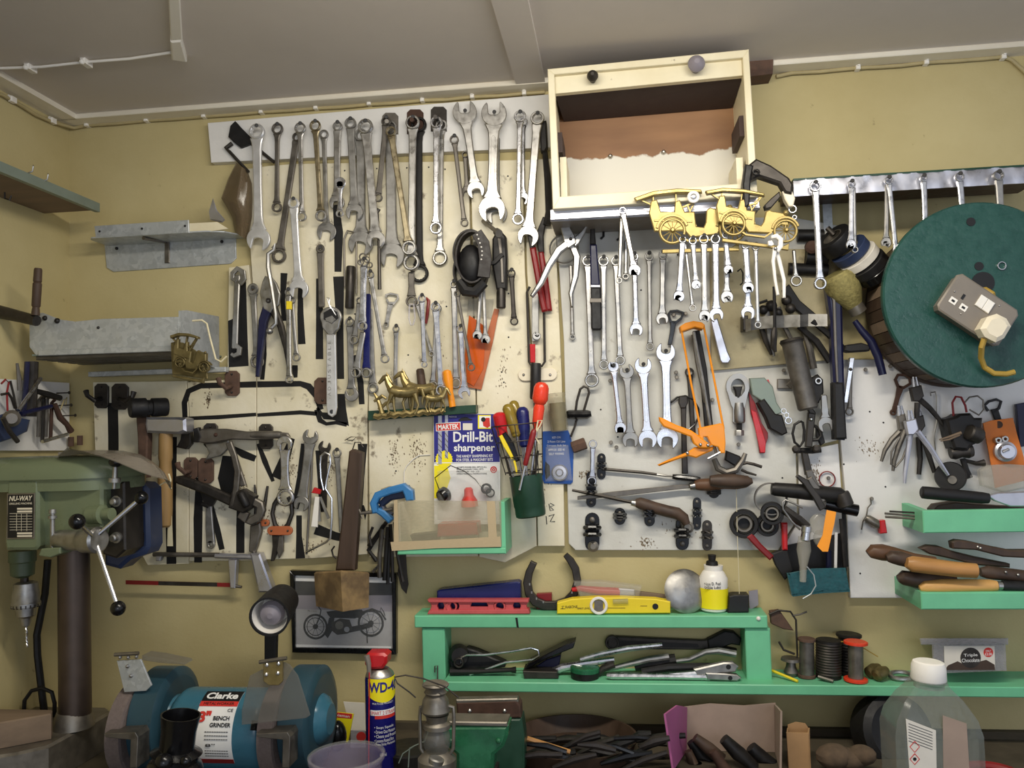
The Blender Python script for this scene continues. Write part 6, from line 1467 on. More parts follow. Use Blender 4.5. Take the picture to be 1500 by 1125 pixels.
for i, (x, y) in enumerate(((876,338),(900,340),(866,430),(992,382),(1060,398),(1080,406))):
    solo('dark_hook', ['first', 'second', 'third', 'fourth', 'fifth', 'sixth'][i] + ' small dark hook from the left on the shaded grey panel', 'hook', TX([(x, y - 8),(x + 5, y - 12),(x + 8, y - 6),(x + 8, y + 8),(x + 4, y + 12)], 1.7, .028), C.black_iron)
bo2 = Thing('bottle_opener', 'black bottle opener hanging above the largest double open spanner', 'opener', W(983,502, .03))
bo2.p('loop', bar_px([(983,472),(979,460),(982,456),(992,455),(1001,458),(998,466),(989,473),(984,472)], 3.4, .026, .032, .0006), C.black_gloss)
bo2.p('handle', PO([(983,470),(991,470),(988,486),(984,505),(978,505),(981,488)], .026, .032, .001), C.black_gloss)
for i, (x, y) in enumerate(((986.5,462),(1004,460),(990,546),(991,553),(894,558),(895,648),(903,655),(1043,586),(1081,651),(1147,543),(1266,542),(1302,537),(1212,700),(1275,730))):
    od = ['first', 'second', 'third', 'fourth', 'fifth', 'sixth', 'seventh', 'eighth', 'ninth', 'tenth', 'eleventh', 'twelfth', 'thirteenth', 'fourteenth'][i]
    c = W(x, y, .018); solo('wall_screw', od + ' loose screw from the left on the right hand boards', 'screw', LA(c, c + Vector((0,-.014,0)), [(0, .0022),(.7, .0022),(.72, .0046),(1, .0034)], 10), M['tin' if i % 2 else 'dull_steel'])
# ---- orange frame tool
oc = Thing('caulking_gun', 'orange metal caulking gun with trigger levers hanging nose up', 'caulking gun', W(1030,680, .08))
oc.p('nose_cup', PO([(996,478),(1004,473),(1016,470),(1028,472),(1033,476),(1030,482),(1018,479),(1004,484),(998,486)], .060, .10, .002), C.orange)
oc.p('frame_rod', TX([(998,482),(1012,560),(1027,632)], 1.6, .094), C.orange)
oc.p('frame_rod', TX([(1031,478),(1046,555),(1060,628)], 1.6, .094), C.orange)
oc.p('body', PO([(1023,627),(1056,620),(1061,624),(1063,648),(1062,664),(1056,664),(1052,655),(1042,652),(1036,640),(1031,640),(1030,650),(1025,648)], .080, .100, .002), C.orange)
oc.p('body_web', PO([(1052,624),(1060,628),(1058,650),(1050,652)], .082, .098, .002), C.orange)
oc.p('trigger', PO([(965,611),(970,612),(990,622),(1012,630),(1024,638),(1036,648),(1042,652),(1038,657),(1024,656),(1016,650),(1012,640),(996,634),(972,625),(966,617)], .086, .104, .003), C.orange)
oc.p('lower_handle', PO([(963,681),(978,674),(1008,662),(1018,655),(1036,656),(1046,654),(1044,660),(1030,666),(1020,671),(1008,668),(990,674),(966,683)], .080, .092, .003), C.orange)
for x, y in ((1026,651),(1037,652),(1007,663.5)): oc.p('rivet', BA(W(x, y, .104 if x > 1010 else .092), .004,12), C.chrome)
oc.p('push_rod', TX([(1016,486),(1030,560),(1043,640),(1050,668)], 2.2, .086), C.grey_steel)
oc.p('spring', MB().tube([W(1044 + 2.6 * math.cos(i * .9) + i * .05,626 + i * .55, .086) + Vector((0, math.sin(i * .9) * .004,0)) for i in range(46)], .0008,5), C.steel)
oc.p('release_catch', TX([(1037,672),(1056,662)], 1.6, .096), C.chrome)
solo('tyre_lever', 'dark flat lever hanging behind the orange frame', 'lever', bar_px([(1020,484),(1030,540),(1036,600),(1040,640)], [10,11,12,13], .030, .040, .002), C.black_iron)
solo('tyre_lever', 'slim grey curved lever inside the orange frame', 'lever', bar_px([(1016,490),(1022,530),(1034,590)], [6,7,5], .046, .054, .002), C.dull_steel)
solo('pale_bar', 'flat silvery bar handle with rounded end below the third and fourth spanners', 'bar', PO([(1041,470),(1051,466),(1066,515),(1071,526),(1067,532),(1058,532),(1055,528)], .040, .048, .002), C.aluminium)
# ---- chain tool
ct = Thing('nut_splitter', 'steel nut splitter with oval eye and hex screw on the grey panel', 'splitter', W(1082,638, .03))
ov = circ(1081,566,17,19,22,150,390)
outer = ov + [(1092,592),(1090,598),(1090,618),(1074,618),(1074,598),(1071,592)]
inner = circ(1081,566,10.5,12,20)
q_ = MB(); no = len(outer)
io = []
for (x, y) in outer:
    a = math.atan2((y - 568) / 12,(x - 1081) / 10.5); io.append((1081 + 10.5 * math.cos(a), 568 + 13.5 * math.sin(a)))
for d_ in (.024, .040):
    q_.v += [W(x, y, .040) + Vector((0, .040 - d_, 0)) for x, y in outer] + [W(x, y, .040) + Vector((0, .040 - d_, 0)) for x, y in io]
for i in range(no):
    j = (i + 1) % no
    q_.f += [[i, j, no + j, no + i], [2 * no + i, 3 * no + i, 3 * no + j, 2 * no + j], [i, 2 * no + i, 2 * no + j, j], [no + i, no + j, 3 * no + j, 3 * no + i]]
ct.p('frame', q_, C.grey_steel)
ct.p('shank', LA(W(1082,590, .034), W(1083,620, .034), [(0, .011),(.4, .0135),(.9, .0135),(1, .011)], 20), C.grey_steel)
ct.p('chisel', PO([(1074,566),(1088,566),(1086,572),(1084,584),(1079,584),(1077,572)], .026, .040, .002), C.black_iron)
ct.p('screw', TX([(1083,618),(1083,632)], 4, .034), C.black_iron)
ct.p('screw_head', LA(W(1083,630, .034), W(1083,638, .034), [(0, .0095),(.2, .0105),(1, .0105)], 6), C.grey_steel)
# ---- red and grey holder
rg = Thing('feeler_set', 'folded red plastic strips and grey metal holder by the nut splitter', 'holder', W(1120,640, .06))
rg.p('red_strips', PO([(1097,574),(1106,590),(1116,620),(1125,634),(1125,642),(1122,650),(1120,664),(1113,664),(1108,632),(1100,606)], .024, .034, .001), C.dark_red)
rg.p('red_strip_front', PO([(1100,600),(1108,604),(1122,648),(1121,663),(1114,663)], .034, .038, .001), C.red)
rg.p('grey_cover', PO([(1098,554),(1120,553),(1132,566),(1138,590),(1147,604),(1132,610),(1120,590),(1102,578)], .040, .052, .002), C.shelf_grey)
rg.p('black_block', PO([(1110,590),(1120,584),(1136,606),(1146,608),(1154,634),(1146,638),(1128,628),(1122,612)], .030, .060, .003), C.black_iron)
rg.p('spring_ring', RI(1148,602,4,3, .05, .053,14).ring(1152,608,4,3, .054, .057,14).ring(1155,616,5,3.8, .05, .053,14), C.chrome)
rg.p('red_tip', PO([(1120,557),(1126,556),(1134,580),(1128,580)], .026, .034, .001), C.red)
# ---- strip rack with chisels and grey cylinder
sr_ = Thing('metal_strip_rack', 'wavy steel strip rack pinning tools to the stained plywood', 'rack', W(1150,470, .04))
pts_ = [(1092,468),(1100,466),(1112,464),(1124,463),(1136,462),(1148,462),(1160,461),(1172,461),(1184,460),(1198,460),(1212,460)]
top = []; bot = []
for i, (x, y) in enumerate(pts_):
    dw = .070 + .010 * math.sin(i * 2.1); top.append(W(x, y, dw)); bot.append(W(x, y + 18, dw))
vs = []
for a, b in zip(top, bot): vs += [a, b, b + Vector((0, .002,0)), a + Vector((0, .002,0))]
fs = []
for i in range(len(top) - 1):
    for k_ in range(4): fs.append([4 * i + k_, 4 * i + (k_ + 1) % 4,4 * i + 4 + (k_ + 1) % 4,4 * i + 4 + k_])
sr_.p('strip', MB().add(vs, fs), C.grey_steel)
sr_.p('lug', MB().rect(1088,462,1096,484, .030, .068, .002), C.dark_steel)
def rod_tool(name, label, cat, path, rpx, d, m, n=8): return solo(name, label, cat, TX(path, rpx, d, n), M[m])
solo('dark_plate', 'flat black plate leaning above the wavy strip', 'plate', PO([(1146,424),(1156,416),(1172,440),(1198,462),(1176,462),(1160,448)], .032, .042, .002), C.black_iron)
rod_tool('chisel', 'first dark chisel from the left under the wavy strip', 'chisel', [(1112,470),(1122,500),(1130,520)], [4,4,2], .050, 'dark_steel')
rod_tool('chisel', 'second dark chisel from the left under the wavy strip', 'chisel', [(1122,450),(1128,500),(1134,522)], [5,4,2], .044, 'grey_steel')
sd = Thing('screwdriver', 'dark socket driver hanging through the white pincers', 'driver', W(1135,520, .08)); sd.p('shaft', TX([(1134,420),(1135,482)], 2.4, .085), C.black_iron); sd.p('socket', TX([(1135,480),(1134,486),(1133,508),(1136,516)], [3,4.6,4.6,2], .085), C.dark_steel)
rod_tool('punch', 'grey rod punch slanting beside the cylinder under the strip', 'punch', [(1140,450),(1150,480),(1160,500)], [3.4,3.4,3.4], .050, 'dull_steel')
rod_tool('curved_lever', 'long black curved lever slanting down right from the strip', 'lever', [(1170,478),(1196,500),(1216,530)], [4,5,5], .052, 'black_iron')
rod_tool('curved_lever', 'upper black curved lever slanting right from the strip', 'lever', [(1190,470),(1214,490),(1236,512)], [4,4.6,5], .064, 'black_iron')
rod_tool('steel_scraper', 'tall narrow steel scraper behind the grey cylinder', 'scraper', [(1176,478),(1186,510),(1192,540)], [5,5,5], .038, 'dull_steel')
solo('scrap_fitting', 'cluster of dark knobs above the wavy strip at left', 'knob', BA(W(1118,454, .05), .011,12).ball(W(1130,448, .052), .013,12).ball(W(1140,458, .055), .010,12).tpx([(1112,444),(1124,440)], 2, .05), C.black_iron)
solo('scrap_fitting', 'dark fitting above the wavy strip beside the leaning plate', 'fitting', BA(W(1152,440, .052), .012,12).ball(W(1158,452, .055), .012,12), C.dark_steel)
gcy = Thing('grease_cylinder', 'dull grey metal cylinder hanging slanted below the wavy strip', 'cylinder', W(1185,600, .08))
gcy.p('barrel', LA(W(1160,500, .08), W(1184,600, .08), [(0,15 * S(.08)),(.02,16 * S(.08)),(.04,14.8 * S(.08)),(.97,14.2 * S(.08)),(1,12 * S(.08))], 28), C.dull_steel)
gcy.p('lip', LA(W(1159,496, .08), W(1160.5,503, .08), [(0,15 * S(.08)),(.5,17 * S(.08)),(1,15.5 * S(.08))], 28), C.dark_steel)
# long dark bar
lbr = Thing('wrecking_bar', 'long blue black bar hanging from the shelf to the white boards', 'bar', W(1230,645, .09))
lbr.p('bar', PO([(1210,420),(1238,424),(1234,440),(1236,520),(1240,640),(1238,645),(1224,644),(1221,560),(1217,470)], .060, .086, .005), C.deep_navy)
lbr.p('grey_edge', bar_px([(1212,418),(1222,440),(1224,500),(1227,560)], [3,4,4,3], .086, .090, .001), C.dull_steel)
lbr.p('boot', PO([(1221,560),(1236,560),(1241,643),(1223,644)], .058, .089, .004), C.black_rubber)
rod_tool('curved_lever', 'navy curved handle pointing down right of the long bar', 'handle', [(1252,470),(1262,484),(1276,500),(1286,522),(1293,549)], [4,5,6,6,5.5], .075, 'deep_navy', 12)
solo('cutter_head', 'dark pivot head of a cutter below the yellow gauze cup', 'cutter', PO([(1240,505),(1262,502),(1276,506),(1274,514),(1244,516),(1236,514)], .05, .075, .003), C.black_iron)
sk = Thing('socket_bar', 'shiny square socket bar hanging beside the long dark bar', 'bar', W(1240,590, .05)); sk.p('bar', PO([(1245,524),(1252,524),(1242,590),(1236,590)], .044, .056, .001), C.chrome); sk.p('pin', BA(W(1246,541, .056), .004,8), C.dark_steel)
# rusty shears and brackets
shr = Thing('rusty_shears', 'black snips with looped handles among dark fittings', 'shears', W(1190,730, .06))
ll = [(1172,617),(1164,622),(1161,635),(1164,648),(1172,654),(1177,646),(1178,630),(1176,619)]
shr.p('finger_loop', TX(ll + [ll[0]], 1.9, .062), C.black_iron)
shr.p('finger_loop', TX([(1190,622),(1200,628),(1203,638),(1198,644),(1188,645)], 2.2, .062), C.black_iron)
shr.p('handle', PO([(1184,604),(1195,606),(1190,655),(1180,655)], .056, .068, .002), C.dark_steel)
shr.p('rivet', BA(W(1188,614, .068), .005,10), C.steel)
shr.p('blade', PO([(1174,662),(1184,664),(1190,690),(1180,696)], .040, .052, .002), C.dark_steel)
shr.p('blade', PO([(1180,690),(1190,688),(1204,720),(1198,730),(1186,716)], .044, .054, .002), C.dull_steel)
bkk = Thing('shears_bracket', 'black bracket with two round screws across the rusty shears', 'bracket', W(1183,668, .04))
bkk.p('bar', TX([(1163,659),(1172,660),(1190,660),(1202,658)], [5,4,4.5,5], .046), C.black_iron)
for x, y in ((1166,658),(1196,657)): bkk.p('roller', LA(W(x, y, .04), W(x, y, .062), [(0,5 * S(.05)),(.9,5.6 * S(.05)),(1,3 * S(.05))], 16), C.dark_steel)
grp = Thing('hose_grip', 'dark ring clamp and lever group under the grey cylinder', 'clamp', W(1190,600, .06))
grp.p('eye', RI(1176,568,11,7, .050, .066,24), C.black_iron)
grp.p('jaw', PO([(1188,554),(1198,548),(1206,556),(1207,575),(1200,590),(1190,596),(1186,580)], .046, .064, .003), C.black_iron)
grp.p('stud', RI(1199,558,5,2.6, .064, .070,16), C.steel)
grp.p('arm', bar_px([(1176,578),(1184,594),(1192,608)], [6,7,9], .046, .056, .002), C.dark_steel)
grp.p('lug', MB().rect(1139,555,1158,569, .022, .030, .001), C.tin)
grp.p('strap', bar_px([(1156,560),(1168,572),(1176,590)], [10,8,5], .030, .036, .001), C.tin)
grp.p('grip_tail', PO([(1196,622),(1204,630),(1209,648),(1203,653),(1196,640)], .044, .056, .002), C.black_rubber)
solo('o_ring', 'thin red rubber ring hanging on a screw', 'ring', RI(1212,702,11.5,10, .024, .028,32,0, .3), C.dark_red)
# ---- white pincers, dark clamp, pincers label
wp = Thing('white_pincers', 'white sheathed hook jawed pincers hanging by the gilt car', 'pincers', W(1143,434, .205))
wp.p('hook_jaw', bar_px([(1130,347),(1138,345),(1144,350),(1144,360),(1138,367)], [4,7,7,7,8], .234, .246, .002), C.white_plastic)
wp.p('lower_jaw', PO([(1125,353),(1131,352),(1134,358),(1130,360),(1126,359)], .234, .244, .001), C.white_plastic)
wp.p('handle', bar_px([(1136,362),(1133,382),(1136,410),(1140,432)], [6,5,4,4], .235, .244, .002), C.white_plastic)
wp.p('handle', bar_px([(1136,362),(1142,382),(1149,410),(1149,436)], [6,6,5,4], .226, .234, .002), C.white_plastic)
wp.p('pivot', BA(W(1136,364, .246), .004,12), C.steel)
wc = Thing('spring_clamp', 'black hand clamp biting the cabinet corner with a key ring below', 'clamp', W(1160,320, .2))
wc.p('jaw', PO([(1092,240),(1104,242),(1100,262),(1098,300),(1090,306),(1088,270)], .195, .225, .003), C.black_iron)
wc.p('arm', PO([(1098,240),(1108,232),(1130,242),(1156,260),(1162,270),(1160,284),(1150,282),(1142,268),(1112,258),(1100,264)], .198, .222, .004), C.dark_steel)
wc.p('spring', MB().tube([W(1108 + 5 * math.cos(i * .8), 252 + 4 * math.sin(i * .8), .224 + i * .0006) for i in range(20)], .0014,6), C.black_iron)
wc.p('lower_arm', PO([(1120,300),(1130,290),(1142,280),(1144,288),(1130,304),(1122,306)], .19, .21, .002), C.dark_steel)
wc.p('white_tip', PO([(1146,280),(1160,278),(1165,290),(1162,302),(1156,302),(1150,292)], .196, .216, .002), C.cream_plastic)
wc.p('key_ring', RI(1161,306,6,4.3, .20, .205,20).ring(1164,318,3.4,2.2, .20, .204,14), C.chrome)
# ---- tape rolls, gauze cup
def roll(label, cx, cy, r, wid, d, m, hole=None, hm='cable', nm='tape_roll'):
    cx -= 6
    t = Thing(nm, label, 'tape', W(cx, cy, d)); c = W(cx, cy, d); ax = Vector((.55, .30,-.55)).normalized(); k = S(d)
    a = c - ax * wid / 2 * k; b = c + ax * wid / 2 * k
    t.p('wound_tape', LA(a, b, [(0, r * .58 * k),(0, r * .97 * k),(.06, r * k),(.94, r * k),(1, r * .97 * k),(1, r * .58 * k)], 32, False), M[m])
    t.p('core', LA(a, b, [(0.02, r * .50 * k),(.02, r * .585 * k),(.98, r * .585 * k),(.98, r * .50 * k)], 32, False).lathe(a.lerp(b, .4), a.lerp(b, .5), [(0, r * .5 * k),(1, r * .5 * k)], 32) if hole else LA(a, b, [(0.02, r * .50 * k),(.02, r * .585 * k),(.98, r * .585 * k),(.98, r * .50 * k)], 32, False), M[hm])
    return t
roll('black tape roll with brassy end hole, upper left of the tape stack', 1232,354,25,22, .10, 'black_rubber', True, 'tin')
roll('blue tape roll second in the slanted stack', 1252,368,27,13, .10, 'motor_blue')
roll('white tape roll in the middle of the slanted stack', 1265,378,28,12, .10, 'paper')
roll('black tape roll right after the white one', 1277,389,28,13, .10, 'black_rubber')
roll('wide black tape roll last in the slanted stack', 1288,398,26,13, .10, 'black_gloss')
solo('tape_peg', 'end of a slanted rod that carries the stack of tape rolls', 'peg', MB().tube([W(1212,334, .085), W(1222,344, .09)], .006,10), C.dark_steel)
solo('brown_tape_ring', 'loose brown tape ring lying under the stack of rolls', 'tape', LA(W(1262,394, .03), W(1266,398, .038), [(0,31 * S(.05)),(0,34 * S(.05)),(1,34 * S(.05)),(1,31 * S(.05))], 36, False), C.cardboard)
gz = Thing('gauze_cup', 'yellowish woven gauze cup with clamped metal neck', 'strainer', W(1250,455, .09))
gz.p('cup', LA(W(1225,400, .09), W(1252,450, .075), [(0,20 * S(.09)),(.1,24 * S(.09)),(.4,25 * S(.09)),(.7,19 * S(.09)),(1,11 * S(.09))], 28), C.amber_gauze if 'amber_gauze' in M else C.old_brass)
gz.p('neck', LA(W(1248,442, .078), W(1258,458, .073), [(0,11 * S(.08)),(.3,12 * S(.08)),(1,12 * S(.08))], 20), C.tin)
solo('dark_canister', 'brown canister and black pipe in shadow left of the tape rolls', 'canister', LA(W(1168,345, .03), W(1206,345, .03), [(0,9 * S(.03)),(1,9 * S(.03))], 16).lathe(W(1180,376, .04), W(1212,378, .04), [(0,12 * S(.03)),(1,12 * S(.03))], 16).lathe(W(1155,394, .035), W(1212,396, .035), [(0,9 * S(.03)),(1,9 * S(.03))], 16), C.black_iron)
solo('dark_canister', 'round dark cap beside the black pipe under the shelf', 'cap', LA(W(1188,362, .05), W(1190,362, .075), [(0,9 * S(.03)),(.9,9 * S(.03)),(1,5 * S(.03))], 18), C.rusty_iron)
# ---- cable reel with socket box
rd = .20
reel = Thing('cable_reel', 'big teal painted cable reel disc on the right wall', 'reel', W(1440,545, .1))
c = W(1437,431, rd); R0 = 130 * S(rd)
vs = []; fs = []; n = 64
def disc(cn, r, th):
    return LA(cn + Vector((0, th, 0)), cn, [(0, r),(.75, r),(1, r - .003)], 72)
reel.p('front_disc', disc(c, R0, .018), C.teal_paint)
reel.p('back_disc', disc(Vector((c.x + .004,-.044, c.z - .002)), R0 * .95, .020), C.wood_dark)
for i in range(44):
    a = 2 * math.pi * i / 44; r = R0 * .89
    p = Vector((c.x + math.cos(a) * r, -.110, c.z + math.sin(a) * r))
    reel.p('stave', MB().box(p, (.014, .146, r * .139), Matrix.Rotation(-a, 3, 'Y'), .001), M['wood_dark' if i % 3 else 'wood_grey'])
c1_ = W(1440,414, rd + .0006); reel.p('spindle_hole', LA(c1_, c1_ + Vector((0,-.0012,0)), [(0,15 * S(rd)),(1,15 * S(rd))], 24), C.black_print)
for x, y in ((1422,325),(1434,390)): 
    c_ = W(x, y, rd + .0004); reel.p('drilled_hole', LA(c_, c_ + Vector((0,-.0012,0)), [(0,6 * S(rd)),(1,6 * S(rd))], 16), C.black_print)
sx = Thing('socket_box', 'grey twin mains socket box with white plug on the teal reel', 'socket', W(1430,470, rd))
ang = math.radians(33.5); ux_, uy_ = math.cos(ang), math.sin(ang)
def sp_(u, v): return (1433 + u * ux_ - v * uy_, 454 + u * uy_ + v * ux_)
def rr(u0, v0, u1, v1, c_=0): 
    return [sp_(*p) for p in ((u0 + c_, v0),(u1 - c_, v0),(u1, v0 + c_),(u1, v1 - c_),(u1 - c_, v1),(u0 + c_, v1),(u0, v1 - c_),(u0, v0 + c_))] if c_ else [sp_(*p) for p in ((u0, v0),(u1, v0),(u1, v1),(u0, v1))]
sx.p('back_box', PO(rr(-52,-30,52,30,5), rd + .001, rd + .034, .002), C.grey_plastic)
fp = sx.p('face_plate', PO(rr(-54,-32,54,32,6), rd + .034, rd + .042, .003), C.grey_plastic)
zf_ = rd + .042
for (u, v) in ((-38,9),(-20,9)):
    sx.p('pin_shutter', PO(rr(u - 5.5, v - 4.5, u + 5.5, v + 4.5), zf_, zf_ + .0012), C.white_plastic, None, fp)
    sx.p('pin_hole', PO(rr(u - 2.5, v - 1.6, u + 2.5, v + 1.6), zf_, zf_ + .002), C.black_print, None, fp)
sx.p('earth_slot', PO(rr(-31,-8,-27,0), zf_, zf_ + .001), C.black_print, None, fp)
for u in (-2,10):
    sx.p('rocker_switch', PO(rr(u - 6,-22, u + 5.5,-4), zf_, zf_ + .005, .001), C.white_plastic, None, fp)
for u, v in ((-44,-3),(-18,19),(22,-22)): sx.p('plate_screw', BA(W(*sp_(u, v), zf_), .002,8), C.steel, None, fp)
pgc = sp_(37,6)
pg_ = sx.p('plug', PO([sp_(u + 37, v + 6) for u, v in ((-10,-18),(6,-20),(18,-14),(19,6),(12,18),(-6,20),(-18,14),(-19,-6))], zf_, zf_ + .034, .008), C.cream_plastic, 'cream three pin plug')
sx.p('flex', MB().tube([W(1442,496, zf_ + .014), W(1438,508, zf_ + .01), W(1437,524, rd + .03), W(1442,538, rd + .02), W(1456,547, rd + .02), W(1474,548, rd + .02), W(1486,545, rd + .02)], .0055,10), C.cable_yellow)
sx.p('inlet_flex', MB().tube([W(1434,425, rd + .01), W(1444,424, rd + .02), W(1454,430, rd + .03), W(1456,440, rd + .02)], .005,10), C.cable_yellow)
solo('reel_ring', 'bright steel washer stuck on the teal reel', 'washer', RI(1468,389,6,4.6, rd, rd + .004,20), C.chrome)
# ---- grease gun and bearing cluster above the teal box
gg = Thing('grease_gun', 'black grease gun body lying across the white boards', 'grease gun', W(1190,730, .08))
gg.p('barrel', LA(W(1130,716, .085), W(1236,726, .085), [(0,8 * S(.08)),(.05,9.5 * S(.08)),(.5,11 * S(.08)),(.95,11 * S(.08)),(1,8 * S(.08))], 24), C.black_iron)
gg.p('end_cap', LA(W(1232,722, .09), W(1240,742, .09), [(0,10 * S(.08)),(.2,11 * S(.08)),(.9,11 * S(.08)),(1,9 * S(.08))], 20), C.dark_steel)
gg.p('tube', LA(W(1208,738, .07), W(1256,748, .07), [(0,8 * S(.08)),(.94,8.5 * S(.08)),(1,8.5 * S(.08)),(.99,6 * S(.08))], 20), C.black_gloss)
gg.p('lever', bar_px([(1168,697),(1180,706),(1196,728),(1206,746)], [5,9,10,10], .098, .110, .002), C.dark_steel)
gg.p('lever', bar_px([(1186,700),(1196,716),(1206,736)], [8,10,9], .086, .098, .002), C.dull_steel)
gg.p('fitting', TX([(1148,746),(1170,762),(1184,772)], [6,7,5], .09), C.dark_steel)
cl = Thing('hose_clip', 'open steel band ring at the left end of the grease gun', 'clip', W(1128,745, .06))
cl.p('band', LA(W(1128,730, .05), W(1130,731, .075), [(0,21 * S(.06)),(0,22.5 * S(.06)),(1,22.5 * S(.06)),(1,21 * S(.06))], 36, False), C.dull_steel)
def bearing(label, cx, cy, r, d):
    t = Thing('bearing', label, 'bearing', W(cx, cy + r, d)); c = W(cx, cy, d); f = Vector((-.004,-.024,0)); k = S(d)
    t.p('outer_race', LA(c, c + f, [(0, r * k),(.9, r * k),(1, r * .95 * k),(1, r * .72 * k),(.6, r * .70 * k)], 32, False), C.black_rubber)
    t.p('inner_race', LA(c, c + f * .9, [(0, r * .70 * k),(.8, r * .64 * k),(1, r * .56 * k),(1, r * .42 * k),(.2, r * .38 * k)], 32, False), C.tin)
    t.p('shadow_bore', LA(c + f * .2, c + f * .3, [(0, r * .42 * k),(1, r * .42 * k)], 24), C.black_print)
bearing('large round black bearing with steel centre left of the red handle', 1090,766,20, .03)
bearing('smaller black bearing in the middle of the ring cluster', 1124,768,15.5, .03)
bearing('upper black bearing tilted against the grease gun', 1131,751,16, .06)
rh = Thing('red_pliers', 'red handled cutters hanging into the teal box', 'pliers', W(1140,820, .06))
rh.p('handle', bar_px([(1098,784),(1112,800),(1131,818)], [10,9,9], .044, .058, .003), C.dark_red)
rh.p('handle', PO([(1145,766),(1154,766),(1154,806),(1147,806)], .044, .060, .003), C.red)
rh.p('jaw', PO([(1130,812),(1146,806),(1154,806),(1162,836),(1150,850),(1136,828)], .040, .056, .002), C.black_iron)
tbx = Thing('teal_box', 'teal hammered metal box tray hanging full of tools', 'box', W(1198,872, .09))
tbx.p('front', PO([(1153,840),(1190,833),(1239,832),(1245,866),(1205,868),(1161,873)], .088, .092, .001), C.teal_box)
tbx.p('bottom', MB().solid([W(*p, .092) for p in ((1161,870),(1205,865),(1245,863),(1245,867),(1205,869),(1161,874))], [W(*p, .022) for p in ((1161,866),(1205,862),(1243,861),(1243,865),(1205,866),(1161,870))]), C.teal_box)
tbx.p('side', MB().solid([W(*p, .092) for p in ((1153,840),(1157,840),(1164,872),(1160,873))], [W(*p, .022) for p in ((1150,838),(1154,838),(1161,868),(1157,869))]), C.teal_box)
tbx.p('back', PO([(1148,800),(1236,780),(1242,860),(1160,866)], .021, .024), C.black_iron)
solo('orange_tag', 'bright orange paper label curling over the grease gun', 'label', PO([(1211,747),(1225,750),(1222,768),(1219,780),(1213,808),(1205,808),(1197,800),(1205,784),(1208,764)], .116, .1175), C.label_orange)
ssk = Thing('socket_adaptor', 'bright steel socket adaptor in cloudy plastic above the teal box', 'socket', W(1180,815, .11))
ssk.p('socket', LA(W(1182,770, .11), W(1179,793, .11), [(0,4 * S(.1)),(.05,7 * S(.1)),(.4,7 * S(.1)),(.42,6 * S(.1)),(.9,6.6 * S(.1)),(1,5 * S(.1))], 18), C.chrome)
ssk.p('bag', LA(W(1178,786, .105), W(1176,852, .105), [(0,8 * S(.1)),(.3,10 * S(.1)),(.45,8 * S(.1)),(.7,5 * S(.1)),(1,4.6 * S(.1))], 16), C.bag_plastic)
ssk.p('cable_tie', TX([(1182,830),(1192,842),(1195,858),(1188,870),(1176,877)], .9, .12,6), C.galvanised)
solo('plastic_wrap', 'crinkled clear bag tucked under the orange paper label', 'bag', BA(W(1200,768, .085), .022,12,(1, .5,1.1)).ball(W(1202,788, .085), .016,10,(1, .5,1.2)), C.bag_plastic)
solo('white_rod', 'pale plastic strip standing in the right of the teal box', 'strip', PO([(1223,780),(1227,780),(1226,835),(1222,836)], .07, .074), C.white_plastic)
for i, (a, b, m) in enumerate((((1232,760),(1238,836), 'dark_steel'),((1214,806),(1214,838), 'deep_navy'),((1236,752),(1240,830), 'black_iron'))):
    solo('box_rod', ['first', 'second', 'third'][i] + ' dark rod standing in the teal box behind the label', 'rod', TX([a, b], [3,4][i % 2], .05), M[m])
solo('steel_clip', 'bent steel wire across the ring cluster', 'wire', TX([(1176,744),(1164,738),(1150,732),(1146,736),(1147,746),(1160,764),(1172,776)], 1.4, .098), C.grey_steel)
cy_ = Thing('clamp_jaw', 'dark half round clamp jaw with forked arms under the orange lever', 'clamp', W(1080,700, .06))
cy_.p('cup', TX([(1046,672),(1052,686),(1064,692),(1078,688),(1088,674),(1092,664)], [4,5,5,5,4,3], .06), C.dull_steel)
cy_.p('shoulder', PO([(1064,660),(1084,668),(1090,676),(1078,684),(1062,674)], .04, .056, .003), C.black_iron)
cy_.p('fork', TX([(1086,680),(1094,678),(1104,680),(1116,684)], 2.2, .06), C.dark_steel)
cy_.p('fork', TX([(1086,688),(1094,692),(1108,696)], [2.2,2,1.4], .06), C.dark_steel)
cy_.p('post', MB().rect(1068,690,1078,704, .03, .05, .002), C.dark_steel)
solo('hanging_thread', 'fine pale thread hanging from the clamp jaw to the lower shelf', 'thread', TX([(1078,696),(1080,780),(1083,870)], .5, .05,5), C.string)
# ---- right board: openers, circlip pliers, carburettor, orange card
bo3 = Thing('bottle_opener', 'rust brown bottle opener on the white right board', 'opener', W(1309,606, .03))
bo3.p('loop', bar_px([(1316,566),(1312,556),(1316,549),(1326,549),(1333,554),(1334,562),(1324,568),(1316,566)], 4, .026, .031, .0008), C.rusty_iron)
bo3.p('handle', PO([(1315,564),(1325,566),(1318,584),(1313,604),(1306,604),(1312,582)], .026, .031, .001), C.rusty_iron)
bo3.p('ring_end', RI(1309,604,4.5,2, .026, .032,16), C.rusty_iron)
bo4 = Thing('bottle_opener', 'dark bottle opener partly behind the orange card', 'opener', W(1465,612, .03))
bo4.p('loop', bar_px([(1448,602),(1443,594),(1449,588),(1460,585),(1467,588),(1464,598),(1455,604)], 3.6, .026, .031, .0006), C.black_iron)
bo4.p('handle', PO([(1452,600),(1462,598),(1468,616),(1460,620)], .026, .031, .001), C.black_iron)
